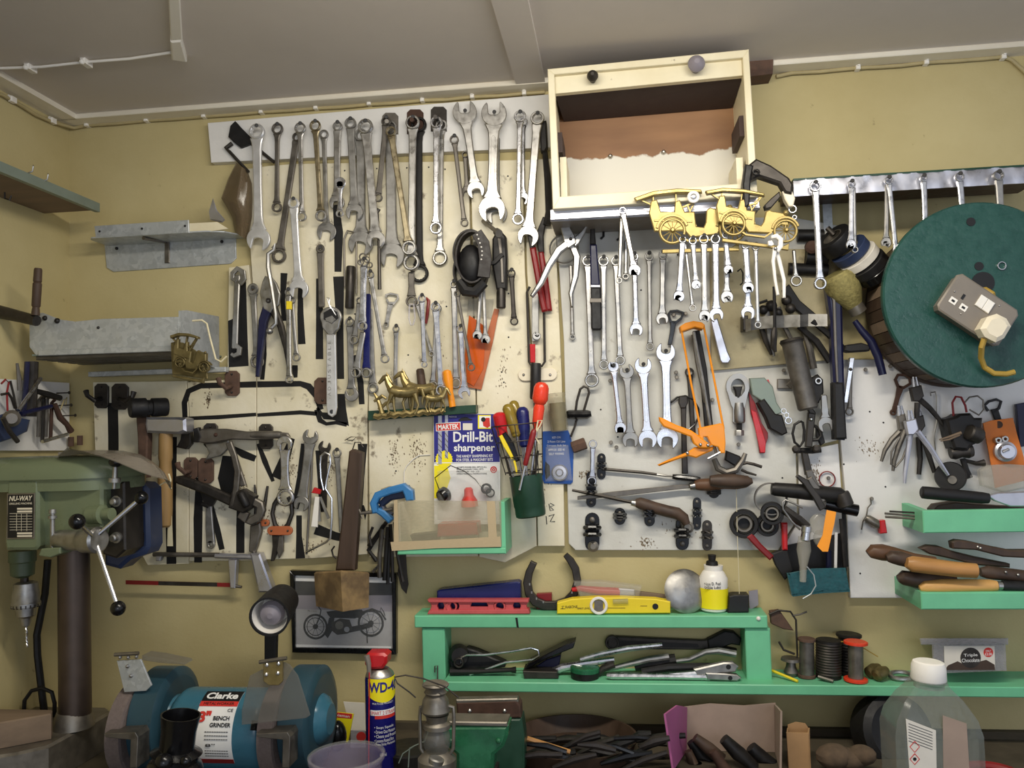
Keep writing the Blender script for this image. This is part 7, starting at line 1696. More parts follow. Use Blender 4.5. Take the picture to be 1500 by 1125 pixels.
def circlip(label, x, y, d, legs, m, hw=10):
    t = Thing('circlip_pliers', label, 'pliers', W(x, y + 60, d))
    t.p('pivot_block', PO([(x - hw, y),(x + hw * .6, y - 4),(x + hw, y + 12),(x + hw * .3, y + 20),(x - hw * .6, y + 20)], d - .006, d + .008, .002), M[m])
    t.p('nose', TX([(x - 4, y + 4),(x - 6, y - 16)], [2.6,1.6], d), C.chrome); t.p('nose', TX([(x + 2, y + 2),(x - 2, y - 16)], [2.6,1.6], d), C.chrome)
    for i, lg_ in enumerate(legs): t.p('handle', TX(lg_, [4.2,3.8,3.2,2.2][:len(lg_)], d + (.007 if i else -.004)), M[m])
    return t
circlip('bright circlip pliers at the front of the bunch on the right board', 1336,617, .075, [[(1334,632),(1330,660),(1326,690),(1325,708)], [(1344,632),(1362,655),(1378,680),(1389,696)]], 'aluminium')
circlip('dark circlip pliers with left curved handle in the bunch', 1322,610, .052, [[(1322,628),(1306,644),(1296,660),(1291,676)], [(1326,630),(1316,655),(1310,675),(1308,690)]], 'dull_steel', 7)
circlip('old dark circlip pliers hung highest in the bunch', 1344,568, .055, [[(1346,584),(1362,598),(1374,612),(1386,628)], [(1344,590),(1343,604),(1343,612)]], 'dark_steel')
circlip('plain circlip pliers behind with straight long handles', 1348,612, .034, [[(1346,640),(1348,672),(1346,695)], [(1352,640),(1360,665),(1369,692)]], 'dark_steel', 8)
solo('bent_wire', 'looped steel wire through the circlip pliers bunch', 'wire', TX([(1318,640),(1306,662),(1305,680),(1312,684),(1322,672),(1330,650)], 1.4, .064), C.dull_steel)
solo('wire_hook_long', 'thin wire hook hanging right of the circlip pliers', 'hook', TX([(1364,580),(1363,575),(1370,574),(1372,580),(1372,618),(1368,640),(1370,660)], 1, .03,6), C.steel)
cbr = Thing('carburettor', 'dirty black carburettor hanging by red and grey wires', 'carburettor', W(1410,660, .06))
cbr.p('body', PO([(1386,614),(1400,610),(1406,606),(1422,605),(1428,612),(1440,612),(1438,628),(1434,648),(1422,654),(1418,660),(1398,658),(1392,640)], .03, .08, .005), C.black_iron)
cbr.p('float_bowl', LA(W(1418,632, .09), W(1436,640, .08), [(0, .014),(.1, .017),(.9, .017),(1, .013)], 18), C.dark_steel)
cbr.p('barrel', LA(W(1392,664, .06), W(1424,660, .06), [(0, .012),(.2, .015),(.5, .012),(.8, .016),(1, .013)], 16), C.dark_steel)
cbr.p('red_wire', TX([(1397,610),(1395,590),(1400,581),(1408,582),(1414,594),(1416,604)], 1.6, .06), C.dark_red)
cbr.p('grey_wire', TX([(1413,590),(1420,582),(1432,580),(1440,586),(1441,600),(1434,608),(1420,600)], 1.2, .06), C.tin)
cbr.p('cable_ends', TX([(1408,634),(1390,640),(1376,644)], [2.4,1.6,1], .082).tpx([(1406,637),(1390,644),(1378,646)], [1.6,1.2, .8], .082), C.wood_grey)
cbr.p('lever_arm', TX([(1410,672),(1416,690),(1420,700)], [4,4,5], .05), C.black_iron)
cbr.p('link', TX([(1412,674),(1430,679),(1442,678)], [2.6,3,5], .05), C.dark_steel)
dscp = Thing('sanding_disc', 'black rubber backing disc standing on the upper green tray', 'disc', W(1392,716, .07))
dscp.p('disc', LA(W(1393,698, .055), W(1392,698, .072), [(0,19 * S(.06)),(.6,20.5 * S(.06)),(1,19 * S(.06))], 32), C.black_rubber)
dscp.p('hub', LA(W(1395,703, .07), W(1395,703, .078), [(0,7 * S(.06)),(1,5.5 * S(.06))], 20), C.tin)
ocd = Thing('orange_package', 'orange backing card with a metal regulator hanging at the right edge', 'package', W(1466,714, .05))
ocd.p('card', PO([(1440,620),(1452,616),(1484,612),(1490,636),(1500,670),(1502,704),(1458,715),(1454,690)], .046, .049, .0006), C.orange_card)
ocd.p('hang_hole', LA(W(1463,622, .0488), W(1463,622, .050), [(0,5 * S(.05)),(1,5 * S(.05))], 16), C.rusty_brown)
c = W(1470,661, .05); ocd.p('regulator_body', LA(c, c + Vector((-.002,-.026,0)), [(0,14 * S(.05)),(.5,14 * S(.05)),(.6,11 * S(.05)),(1,9 * S(.05))], 28), C.aluminium)
ocd.p('port', RI(1463,645,4.5,2, .05, .064,16).ring(1473,643,4.5,2, .05, .064,16), C.steel)
ocd.p('spindle', TX([(1469,662),(1478,658)], 2, .078), C.chrome)
ocd.p('plastic_sleeve', PO([(1436,690),(1446,682),(1480,680),(1510,682),(1510,714),(1470,722),(1440,712)], .050, .068, .004), C.bag_plastic)
solo('purple_strip', 'dark purple plastic strip at the right photo edge', 'strip', PO([(1489,592),(1510,588),(1510,652),(1494,655)], .03, .04, .001), C.deep_navy)
plr = Thing('dangling_plug', 'grey rubber plug with red cap dangling on a wire', 'plug', W(1284,776, .04))
plr.p('wire', TX([(1275,730),(1276,738),(1271,744),(1269,756),(1264,764),(1262,776)], 1, .03,6), C.dull_steel)
plr.p('grip', LA(W(1268,758, .034), W(1288,770, .034), [(0,4 * S(.03)),(.2,6 * S(.03)),(.8,6.5 * S(.03)),(1,5 * S(.03))], 14), C.tin)
plr.p('red_cap', PO([(1289,763),(1297,762),(1300,781),(1290,782)], .026, .044, .002), C.red)
# ---------------------------------------------------------------- green trays at the right
def tray(label, d, x0, x1, y0, y1, xb, yb0):
    t = Thing('green_tray', label, 'tray', W(x0, y1, d))
    zt, zb = W(x0, y0, d).z, W(x0, y1, d).z; X0, X1 = W(x0, y1, d).x, W(x1, y1, d).x
    t.p('front_board', MB().box(((X0 + X1) / 2,-d + .009,(zt + zb) / 2),(X1 - X0, .018, zt - zb), None, .002), C.green_shelf)
    t.p('bottom', MB().box(((X0 + X1) / 2,-d / 2 + .001, zb + .006),(X1 - X0, d - .044, .012)), C.green_shelf)
    pts = [Vector((X0,-d + .018, zt)), Vector((X0,-.022, zt + .004)), Vector((X0,-.022, zb)), Vector((X0,-d + .018, zb))]
    t.p('end_board', MB().solid(pts, [p + Vector((.014,0,0)) for p in pts], 0, Vector((-1,0,0))), C.green_shelf)
    return t
tray('upper green tray on the right board holding a black handled saw', .15,1353,1560,748,781,1320,757)
tray('lower green tray on the right board full of wooden handles', .185,1350,1560,868,893,1309,843)
sw = Thing('pruning_saw', 'steel tool with thick black handle lying across the upper green tray', 'tool', W(1420,745, .13))
sw.p('handle', LA(W(1349,721, .13), W(1448,730, .13), [(0,6 * S(.13)),(.02,8.5 * S(.13)),(.1,8.8 * S(.13)),(.9,8 * S(.13)),(1,7 * S(.13))], 20), C.black_rubber)
sw.p('blade', PO([(1446,726),(1462,722),(1510,720),(1510,742),(1480,742),(1458,734)], .124, .134, .002), C.aluminium)
for i, (a, b, r, m, lb) in enumerate((((1296,752),(1345,756), 1.6, 'dull_steel', 'upper thin steel rod sticking out of the upper green tray'),((1297,757),(1346,760), 1.8, 'tin', 'lower thin steel rod sticking out of the upper green tray'),((1303,749),(1356,752), 1.3, 'dark_steel', 'thin dark rod topmost at the left of the upper green tray'))):
    solo('steel_rod', lb, 'rod', TX([a, b], r, .10), M[m])
solo('red_ruler', 'dark maroon flat case lying in the upper green tray', 'case', PO([(1368,747),(1374,740),(1400,736),(1470,742),(1510,744),(1510,752),(1368,752)], .07, .11, .002), C.wood_dark)
solo('glass_jar', 'small clear bottle behind the black saw handle', 'bottle', LA(W(1424,716, .09), W(1426,696, .09), [(0, .012),(.6, .013),(.8, .006),(1, .006)], 16), C.clear_plastic)
hdl = [
 ('dark brown round ended wooden handle topmost at left of the lower tray', [(1272,812),(1278,808),(1292,809),(1310,812),(1340,818),(1370,822)], [6,10,11.5,10,7,6], .14, 'wood_brown'),
 ('dark handle second down behind the pale brown one in the lower tray', [(1299,818),(1306,816),(1318,818),(1340,824),(1360,826)], [5,9,10,9,8], .165, 'wood_dark'),
 ('mid brown striped wooden handle across the lower tray', [(1328,824),(1336,826),(1360,829),(1400,834),(1430,836)], [7,11,11,10.5,10], .185, 'wood_handle'),
 ('black handle low behind the pale wooden handle of the lower tray', [(1315,848),(1322,846),(1340,849),(1370,852),(1400,850)], [5,10,11,10,8], .150, 'wood_dark'),
 ('pale new wooden handle lowest in front of the lower tray', [(1347,862),(1354,860),(1380,859),(1420,858),(1450,858),(1460,858)], [4,8.5,10,9,8.5,7], .165, 'wood_pale')]
for lb, path, rad, d, m in hdl: solo('wooden_knife', lb, 'knife', TX(path, rad, d, 14), M[m])
nf = Thing('table_knife', 'dark riveted knife handle behind the striped wooden handle', 'knife', W(1470,840, .17))
nf.p('handle', TX([(1436,838),(1446,838),(1470,841),(1510,846)], [6,9,9,9], .15,12), C.wood_dark)
for x, y in ((1473,838),(1491,842)): nf.p('rivet', BA(W(x, y, .166), .003,8), C.steel)
nf2 = Thing('table_knife', 'old brown pointed wooden blade handle behind on the lower tray', 'knife', W(1400,815, .1))
nf2.p('handle', PO([(1348,804),(1360,799),(1376,800),(1398,808),(1430,816),(1480,826),(1480,832),(1430,828),(1390,818),(1362,812)], .10, .12, .003), C.wood_dark)
nf3 = Thing('table_knife', 'uppermost dark handle with two bright rivets at the right edge', 'knife', W(1450,805, .1))
nf3.p('handle', PO([(1394,794),(1402,791),(1420,793),(1450,800),(1480,806),(1510,806),(1510,818),(1470,816),(1430,806),(1396,804)], .125, .145, .003), C.wood_dark)
for x, y in ((1432,801),(1436,803)): nf3.p('rivet', BA(W(x, y, .145), .003,8), C.steel)
pk = Thing('chisel_shank', 'ferrule and black shank beyond the pale new handle', 'chisel', W(1480,866, .165)); pk.p('ferrule', LA(W(1461,858, .165), W(1468,858, .165), [(0,6 * S(.16)),(1,6 * S(.16))], 14), C.steel); pk.p('shank', LA(W(1468,858, .165), W(1512,860, .165), [(0,7 * S(.16)),(1,8 * S(.16))], 14), C.black_rubber)
# ================================================================ GREEN SHELVES
gs = Thing('green_shelf_unit', 'mint green painted wooden shelf unit along the lower wall', 'shelf', W(870,1020, .1))
def slab(n, x0, x1, y0, y1, d, dback=.001):
    a, b = W(x0, y0, d), W(x1, y0, d); z0 = W((x0 + x1) / 2, y0, d).z; z1 = W((x0 + x1) / 2, y1, d).z
    return gs.p(n, MB().box(((a.x + b.x) / 2,-(d + dback) / 2,(z0 + z1) / 2),(b.x - a.x, d - dback, z0 - z1), None, .002), C.green_shelf)
TD, BD2 = .085, .115
slab('top_board', 607,1124,902,920, TD)
slab('lower_board', 650,1570,1003,1018, BD2)
slab('post', 618,651,920.5,1004, .078); slab('post', 1091,1128,920.5,1002.5, .078)
gs.p('split_mark', PO([(755,905),(758,905),(760,920),(757,919)], TD, TD + .0012), C.black_print)
gs.p('white_screw', BA(W(1111,906, TD), .005,10), C.white_plastic)
gs.p('wire_hook', TX([(637,985),(637,976),(641,975),(641,1004)], 1, .084,6), C.dull_steel)
# ---- on the top board
def up(cx, y0, y1, d, prof, m, n=24, cx1=None): return vl(cx, y0, y1, d, prof, n, cx1), M[m]
rl = Thing('torpedo_level', 'red cast boat level with round holes at left of the top shelf', 'level', W(700,900, .06))
hs_ = [(634,640),(650,670),(684,716),(720,732),(745,770)]
rl.p('top_rail', PO([(626,880),(774,880),(774,884),(628,884)], .048, .072, .001), C.soft_red)
rl.p('bottom_rail', PO([(628,896),(774,894),(776,900.5),(626,901)], .048, .072, .001), C.soft_red)
for i, (a, b) in enumerate(((631,641),(650,660),(672,690),(714,724),(740,752),(762,772))):
    rl.p('web', PO([(a - 2,882),(b + 2,882),(b - 1,889),(b + 2,898),(a - 2,898),(a + 1,889)], .054, .066, .001), C.soft_red)
for x in (661,732): rl.p('vial_ring', RI(x, 890,8.5,6, .052, .068,24), C.soft_red)
rl.p('lower_web', PO([(690,890),(722,890),(742,896),(690,897)], .055, .065), C.soft_red)
solo('blue_case', 'long dark blue plastic case behind the red level', 'case', PO([(640,870),(645,868),(758,856),(762,858),(763,899),(640,900)], .012, .044, .003), C.navy)
hsh = Thing('horseshoe', 'rusty dark horseshoe standing upright on the top shelf', 'horseshoe', W(805,900, .03))
hp = [(782,830),(775,845),(772,860),(775,876),(784,888),(798,894),(814,894),(830,888),(841,876),(846,858),(843,840),(836,828),(828,819)]
hsh.p('shoe', bar_px(hp, [10,11,12,12,13,13,13,13,12,11,11,10,7], .020, .034, .002), C.dark_steel)
for x, y in ((776,862),(779,874),(786,883),(796,888),(842,862),(838,874)): hsh.p('nail_slot', MB().rect(x - 1, y - 1.6, x + 1, y + 1.6, .0335, .0348), C.grey_steel)
yl = Thing('spirit_level', 'yellow spirit level with round dial and vial on the top shelf', 'level', W(895,899, .06))
yl.p('body', PO([(816,884),(838,878),(870,876),(912,876),(960,878),(982,882),(982,899),(816,900)], .050, .075, .002), C.yellow)
yl.p('dial_rim', RI(877,888,13,9, .074, .080,28), C.white_plastic)
yl.p('dial_window', PO([(871,880),(883,880),(884,896),(870,896)], .0745, .077), C.tin)
yl.p('vial', LA(W(898,882, .076), W(920,881, .076), [(0, .006),(1, .006)], 14), C.bottle_plastic)
yl.p('finger_hole', PO(circ(960,889,4.4), .0745, .0758), C.black_print)
for x0, y, x1 in ((821,892,828),(890,891,916),(938,888,948)): yl.p('print_line', MB().rect(x0, y, x1, y + .6, .0745, .0755), C.black_print)
tpx_text(yl, '5\u00b0 RABONE', 823,890,846,889, .0752, C.black_print, 4); tpx_text(yl, 'SPIRIT LEVEL', 846,892,864,891.5, .0752, C.black_print, 2.4)
rbh = Thing('paint_brush', 'red handled brush in cloudy sleeve behind the yellow level', 'brush', W(880,870, .04))
rbh.p('handle', TX([(838,864),(850,862),(876,866),(908,868)], [3,4.5,6.5,7], .036,12), C.red)
rbh.p('ferrule', PO([(906,862),(930,864),(930,874),(906,874)], .03, .044, .002), C.aluminium)
rbh.p('sleeve', PO([(840,852),(880,852),(940,860),(936,876),(850,876)], .022, .048, .002), C.bag_plastic)
rbh.p('bristles', PO([(930,866),(976,872),(976,876),(930,875)], .03, .042, .001), C.wood_grey)
solo('small_box', 'small red and cream box behind the horseshoe', 'box', PO([(786,870),(808,869),(808,893),(786,894)], .004, .017, .001), C.dark_red)
c = W(1005,868, .055); dm = Thing('metal_dome', 'dull round metal dome leaning by the white bottle', 'dome', W(1006,898, .05))
ax = (W(1009,866, .075) - W(1002,868, .045)).normalized()
dm.p('dome', LA(c - ax * .006, c + ax * .008, [(0,29 * S(.05)),(.15,31 * S(.05)),(.5,27 * S(.05)),(.8,17 * S(.05)),(1,4 * S(.05))], 40), C.grey_steel)
wb = Thing('white_bottle', 'white plastic bottle with yellow label and dark sooty cap', 'bottle', W(1045,897, .035))
wb.p('body', *up(1045,896,830, .036, [(0,17),(.03,19),(.55,20),(.72,20),(.86,15),(.89,13),(1,13.5)], 'white_plastic'))
wb.p('yellow_label', LA(W(1045,891, .036), W(1045,862, .036), [(0,20.2 * S(.03)),(1,20.6 * S(.03))], 28, False), C.yellow_print)
wb.p('cap', *up(1043,831,815, .036, [(0,9),(.4,8),(.5,5),(1,6)], 'black_iron', 12))
tpx_text(wb, 'New D. Fuel', 1032,858,1056,857, .0685, C.black_print, 4); tpx_text(wb, 'Stable Lube', 1032,863.5,1056,862.5, .0685, C.black_print, 4)
solo('black_block', 'black ridged rubber block on the top shelf right end', 'block', PO([(1068,872),(1076,870),(1097,870),(1097,895),(1066,896)], .02, .06, .002), C.black_rubber)
solo('purple_scrap', 'small faded purple packet behind the black rubber block', 'packet', PO([(1097,866),(1110,864),(1111,886),(1098,894)], .01, .014), C.grey_knob)
fx = Thing('wire_fixture', 'brown bracket and twisted wires at the right end of the top shelf', 'bracket', W(1140,930, .05))
fx.p('plate', PO([(1128,896),(1142,894),(1152,908),(1163,924),(1148,922),(1130,914)], .03, .046, .002), C.rusty_brown)
fx.p('wire', TX([(1126,900),(1140,894),(1158,896),(1166,908),(1168,960),(1166,968)], 1.4, .05), C.dark_steel)
fx.p('wire', TX([(1160,902),(1172,900),(1182,896)], 1.2, .05), C.dull_steel)
fx.p('wire', TX([(1141,940),(1148,952),(1164,958)], 1.6, .04), C.dark_steel)
# ---- between the posts
def tube_tool(label, path, r, d, m, name='steel_bar', cat='bar', n=10): return solo(name, label, cat, TX(path, r, d, n), M[m])
tube_tool('bent bright wire lever with long return loop on the lower shelf', [(676,975),(674,968),(684,963),(710,963),(750,958),(778,953),(788,956),(790,964),(780,970),(740,974),(712,984),(688,992)], 1.7, .07, 'chrome', 'wire_lever', 'lever')
bk2 = Thing('ratchet_brace', 'black swivel tool with open ring at left of the lower shelf', 'tool', W(690,1000, .06))
bk2.p('hub', LA(W(672,968, .03), W(674,974, .07), [(0,13 * S(.05)),(.5,15 * S(.05)),(1,12 * S(.05))], 24), C.black_iron)
bk2.p('ring', RI(672,984,7.5,5, .062, .080,20), C.dark_steel)
bk2.p('arm', TX([(660,996),(700,996),(748,994),(756,994)], [6,4,3.4,5], .07), C.black_iron)
bk2.p('body', PO([(684,962),(698,966),(740,984),(740,990),(690,994),(660,994),(658,980)], .02, .05, .003), C.black_rubber)
ol = Thing('hinged_plate', 'black hinged oilstone box half open on the lower shelf', 'box', W(790,1000, .06))
ol.p('base', PO([(766,990),(816,991),(818,1000.5),(768,1001)], .03, .09, .001), C.dark_steel)
ol.p('lid', PO([(768,989),(774,978),(830,950),(843,947),(840,956),(800,972)], .03, .075, .002), C.black_gloss)
ol.p('blue_lining', PO([(774,990),(800,973),(822,966),(818,990)], .03, .05, .002), C.deep_navy)
tpd = Thing('tape_measure_lid', 'round tin with green side in the middle of the lower shelf', 'tin', W(857,1000, .08))
tpd.p('tin', LA(W(857,1001, .075), W(857,992, .075), [(0,20 * S(.07)),(1,20.5 * S(.07))], 32), C.black_iron)
tpd.p('green_band', LA(W(857,992, .075), W(857,985, .075), [(0,21 * S(.07)),(.8,21 * S(.07)),(1,19 * S(.07))], 32), C.vice_green)
bw = Thing('big_wrench', 'large black adjustable wrench lying at the back of the lower shelf', 'wrench', W(980,950, .02))
bw.p('handle', PO([(890,936),(898,932),(1030,938),(1040,936),(1040,952),(1024,952),(900,951),(890,948)], .006, .018, .002), C.dark_steel)
bw.p('handle_web', PO([(908,938),(1022,943),(1024,947),(1020,949),(908,947)], .0175, .0185), C.black_iron)
bw.p('ring_end', RI(897,942,10.5,7, .006, .020,24), C.dark_steel)
bw.p('head', PO([(1036,937),(1050,930),(1062,924),(1076,926),(1086,936),(1084,946),(1072,944),(1060,948),(1080,952),(1078,960),(1056,956),(1038,952)], .004, .022, .003), C.black_iron)
tube_tool('shiny ratchet bar angled up left over the wrench', [(850,966),(880,958),(920,950),(970,945)], [3,4,4.4,3.4], .075, 'chrome')
tube_tool('bright bar sloping up from the green tin', [(800,988),(824,978),(856,972),(900,966)], [5,6,5,4], .060, 'chrome')
tube_tool('grey steel bar under the sloping bright one', [(850,984),(900,978),(950,966),(980,962)], [3.4,3.6,4.6,5], .050, 'grey_steel')
tube_tool('dark pliers body lying behind the bright bars', [(930,978),(966,970),(990,966)], [5,9,8], .036, 'black_iron', 'dark_pliers', 'pliers')
tube_tool('curved spanner handle with raised end at the right', [(986,969),(1010,966),(1034,955),(1052,953),(1078,958)], [2.6,3.4,4,5,5], .040, 'grey_steel', 'curved_spanner', 'spanner')
r1 = Thing('ratchet', 'upper bright ratchet handle with hole in its head at right', 'ratchet', W(1060,985, .07)); r1.p('handle', TX([(894,986),(912,984),(960,986),(1020,981)], [4.4,4,3.8,4], .088), C.chrome); r1.p('ratchet_head', PO([(1016,976),(1060,966),(1074,966),(1082,972),(1078,980),(1020,986)], .080, .094, .003), C.grey_steel); r1.p('head_hole', PO(circ(1067,972.5,3.6), .0935, .0952), C.black_print)
r2 = Thing('ratchet', 'lower bright ratchet handle along the shelf front', 'ratchet', W(1060,1000, .08)); r2.p('handle', TX([(889,995),(896,995),(1000,996),(1040,997)], [3.6,5,4.4,4.6], .090), C.chrome); r2.p('ratchet_head', PO([(1034,991),(1062,992),(1080,994),(1086,999),(1080,1003),(1036,1001)], .082, .098, .002), C.grey_steel); r2.p('head_hole', PO(circ(1070,998.5,3.2), .0975, .0992), C.black_print)
tube_tool('black grip of a ratchet in the middle pile', [(940,984),(980,978),(1050,976)], [5,6,5], .062, 'black_rubber', 'ratchet_grip', 'ratchet')
tube_tool('dark socket extension lying by the green tin', [(876,998),(884,990),(900,984)], 5, .066, 'dark_steel', 'socket_extension', 'socket')
# ---- right run of the lower board
def spool(label, cx, y0, y1, d, rf, rc, cm, fm, grooves=0):
    t = Thing('wire_spool', label, 'spool', W(cx, y1, d)); k = S(d)
    for ya, yb in ((y0, y0 + 4),(y1 - 4, y1)): t.p('flange', LA(W(cx, yb, d), W(cx, ya, d), [(0, rf * k),(.8, rf * k),(1, rf * .9 * k)], 24), M[fm])
    prof = [(0, rc * k)] + [(i / 24,(rc + (.5 if i % 2 else -.3) * (1 if grooves else .4)) * k) for i in range(1,24)] + [(1, rc * k)]
    t.p('wound_wire', LA(W(cx, y1 - 4, d), W(cx, y0 + 4, d), prof, 24), M[cm]); return t
spool('tall spool of grey solder wire with red flange at left', 1182,942,999, .06,12,10, 'dull_steel', 'rusty_brown')
spool('fat spool of dark iron wire in the middle', 1214,946,1001, .06,17,17, 'dark_steel', 'black_iron', 1)
spool('dark spool half hidden behind the red topped one', 1244,942,1000, .03,17,14, 'black_iron', 'black_iron', 1)
sp3 = spool('red topped spool of silvery wire nearest the bottle', 1254,950,1008, .085,16,10, 'tin', 'red_orange')
sp3.p('neck', LA(W(1254,970, .085), W(1254,954, .085), [(0,9 * S(.08)),(1,8.5 * S(.08))], 20), C.red_orange)
solo('loose_wire', 'springy brown wire ends curling over the wire spools', 'wire', TX([(1200,946),(1216,940),(1240,940),(1266,950),(1286,962)], .8, .07,5), C.cable_yellow)
sp4 = Thing('drum_key', 'small dull spool like fitting left of the spools', 'fitting', W(1160,998, .05)); sp4.p('barrel', *up(1159,998,972, .05, [(0,8),(.2,10),(.5,7),(.8,6),(.85,14),(1,13)], 'dull_steel', 18))
solo('yellow_pencil', 'yellow pencil stub lying at the edge of the lower shelf', 'pencil', MB().tube([W(1131,989, .06), W(1169,1005, .10)], .0032,6), C.yellow)
solo('steel_screw', 'dark bolt lying before the fat wire spool', 'bolt', MB().tube([W(1199,999, .085), W(1221,1006, .10)], .004,8), C.dull_steel)
for i, (x, y, d) in enumerate(((1280,988, .05),(1291,997, .07))):
    solo('brass_fitting', ['upper', 'lower'][i] + ' stubby round brass fitting beside the red topped spool', 'fitting', LA(W(x - 8, y + 5, d + .02), W(x + 8, y - 5, d), [(0, .008),(.1, .013),(.6, .014),(1, .008)], 18), C.old_brass)
solo('steel_ring', 'thick steel ring lying behind the clear bottle cap', 'ring', MB().tube([W(1320 + 16 * math.cos(i * math.pi / 10), 993, .07 ) + Vector((0, .016 * math.sin(i * math.pi / 10), .003 * math.sin(i * math.pi / 10))) for i in range(21)], .005,8), C.grey_steel)
tub = Thing('chocolate_tub', 'cloudy plastic tub with chocolate dessert label on the lower shelf', 'tub', W(1420,1010, .06))
tub.p('tub', MB().solid([W(*p, .105) for p in ((1366,964),(1474,964),(1476,1004),(1368,1008))], [W(*p, .01) for p in ((1366,964),(1474,964),(1474,1002),(1368,1004))], .003), C.hazy_tub)
tub.p('lid', MB().solid([W(*p, .108) for p in ((1348,956),(1478,956),(1478,965),(1350,965))], [W(*p, .006) for p in ((1348,956),(1478,956),(1478,965),(1350,965))], .002), C.hazy_tub)
lf = tub.p('label', PO([(1384,968),(1458,968),(1459,1003),(1385,1003)], .106, .1075), C.paper)
e1 = .1075
tub.p('label_picture', PO([(1385,1003),(1390,996),(1404,990),(1416,996),(1430,992),(1446,988),(1458,995),(1459,1003)], e1, e1 + .0004), C.wood_dark, None, lf)
tub.p('label_roundel', PO(circ(1423,985,15,15), e1, e1 + .0006), C.dark_steel, None, lf)
tub.p('label_dot', PO(circ(1449,977,7), e1, e1 + .0006), C.red_print, None, lf)
tpx_text(tub, 'Triple', 1413,982,1433,981, e1 + .0007, C.white_print, 5, under=lf); tpx_text(tub, 'Chocolate', 1410,989,1436,988, e1 + .0007, C.white_print, 5, under=lf)
tpx_text(tub, 'ONLY', 1445,975,1453,975, e1 + .0007, C.white_print, 2.5, under=lf); tpx_text(tub, '\u00a32.00', 1444,979.5,1454,979.5, e1 + .0007, C.white_print, 3.5, under=lf)
# ================================================================ ON THE BENCH
ft = Thing('solvent_bottle', 'large clear plastic bottle with white cap and hazard label on the bench', 'bottle', (W(1362,1120, .45).x, -.45, ZB))
bd_ = .45; kb = S(bd_)
def osec(z, hw, hd, c=.3): 
    cx = W(1362,1060, bd_).x
    return [(cx + hw * sx_ * (1 if i else 1 - c * .6), -bd_ + hd * sy_ * (1 - c * .6 if i else 1)) for sx_, sy_, i in ((-1,-1,0),(1,-1,0),(1,-1,1),(1,1,1),(1,1,0),(-1,1,0),(-1,1,1),(-1,-1,1))], z
zz = lambda y: zat(y, bd_)
ft.p('body', loft([osec(ZB + .001, .067, .05), osec(zz(1105), .070, .052), osec(zz(1056), .070, .052), osec(zz(1036), .064, .046), osec(zz(1012), .046, .034), osec(zz(998), .030, .026), osec(zz(990), .024, .022)]), C.bottle_plastic)
ft.p('neck', vl(1361,1006,990, bd_, [(0,20),(.3,19),(.5,23),(.7,23),(.8,19),(1,19)], 28), C.bottle_plastic)
ft.p('cap', vl(1360,996,968, bd_, [(0,22),(.1,23),(.75,22),(.95,20),(1,17)], 32), C.white_plastic)
cx_ = W(1362,1060, bd_).x; yf_ = -bd_ - .053
def lq(x, y): p = W(x, y, -yf_); return p
ft.p('label', PO([(1327,1053),(1371,1070),(1372,1126),(1332,1126)], -yf_ - .001,-yf_), C.paper)
for i in range(7): ft.p('label_print', bar_px([(1331,1060 + i * 4.2),(1366,1073 + i * 4.2)], .7,-yf_, -yf_ + .0004), C.black_print)
for y in (1094,1112): ft.p('hazard_mark', bar_px([(1340, y - 8),(1347, y),(1340, y + 8),(1333, y),(1340, y - 8)], 1.2,-yf_, -yf_ + .0004), C.red_print)
ft.p('hazard_mark', PO(circ(1340,1112,2.6), -yf_, -yf_ + .0004), C.black_print)
ft.p('side_label', PO([(1381,1048),(1416,1060),(1420,1126),(1382,1126)], -yf_ - .001,-yf_ - .0002), C.card_inside)
solo('red_hose_ring', 'red rubber hose ring on the bench at the right edge', 'hose', MB().tube([Vector((W(1470,1110, .4).x + .075 * math.cos(a), -.36 + .06 * math.sin(a), ZB + .03 + .022 * math.sin(a))) for a in [i * math.pi / 16 for i in range(33)]], .010,10), C.dark_red)
solo('black_reel', 'dark round wheel standing on the bench behind the clear bottle', 'wheel', LA(W(1292,1070, .05), W(1318,1072, .12), [(0, .065),(.1, .075),(.9, .075),(1, .06),(.9, .03),(1, .0)], 36), C.black_rubber)
# cardboard items
cbx = Thing('torn_carton', 'torn pink carton full of dark tool handles under the shelf', 'carton', (W(1060,1120, .25).x, -.2, ZB))
cbx.p('inside_back', PO([(1000,1036),(1040,1031),(1090,1034),(1136,1030),(1140,1130),(996,1130)], .11, .114), C.card_inside)
cbx.p('left_side', MB().solid([W(*p) for p in ((972,1046, .30),(990,1033, .24),(1004,1036, .115),(1004,1126, .115),(984,1128, .30))], [W(*p) + Vector((.004,0,0)) for p in ((972,1046, .30),(990,1033, .24),(1004,1036, .115),(1004,1126, .115),(984,1128, .30))]), C.pink_card)
cbx.p('right_side', MB().solid([W(*p) for p in ((1143,1042, .26),(1134,1032, .115),(1136,1126, .115),(1142,1128, .26))], [W(*p) + Vector((.004,0,0)) for p in ((1143,1042, .26),(1134,1032, .115),(1136,1126, .115),(1142,1128, .26))]), C.card_inside)
for i, (a, b, r, m) in enumerate((((1012,1086),(1040,1128), 9, 'black_iron'),((1018,1080),(1058,1112), 9, 'wood_dark'),((1060,1082),(1104,1126), 11, 'black_iron'),((1044,1100),(1070,1140), 8, 'rusty_iron'),((1100,1094),(1130,1128), 12, 'black_rubber'),((1008,1100),(1022,1140), 8, 'wood_dark'))):
    solo('wooden_chisel', ord_[i] + ' dark tool handle from the left lying in the torn pink carton', 'chisel', TX([a, ((a[0] + b[0]) / 2,(a[1] + b[1]) / 2), b], [r * .7, r, r * .9], .16 + .02 * (i % 4), 12), M[m])
cb3 = Thing('small_carton', 'small open brown cardboard box right of the torn carton', 'carton', (W(1168,1120, .2).x, -.2, ZB))
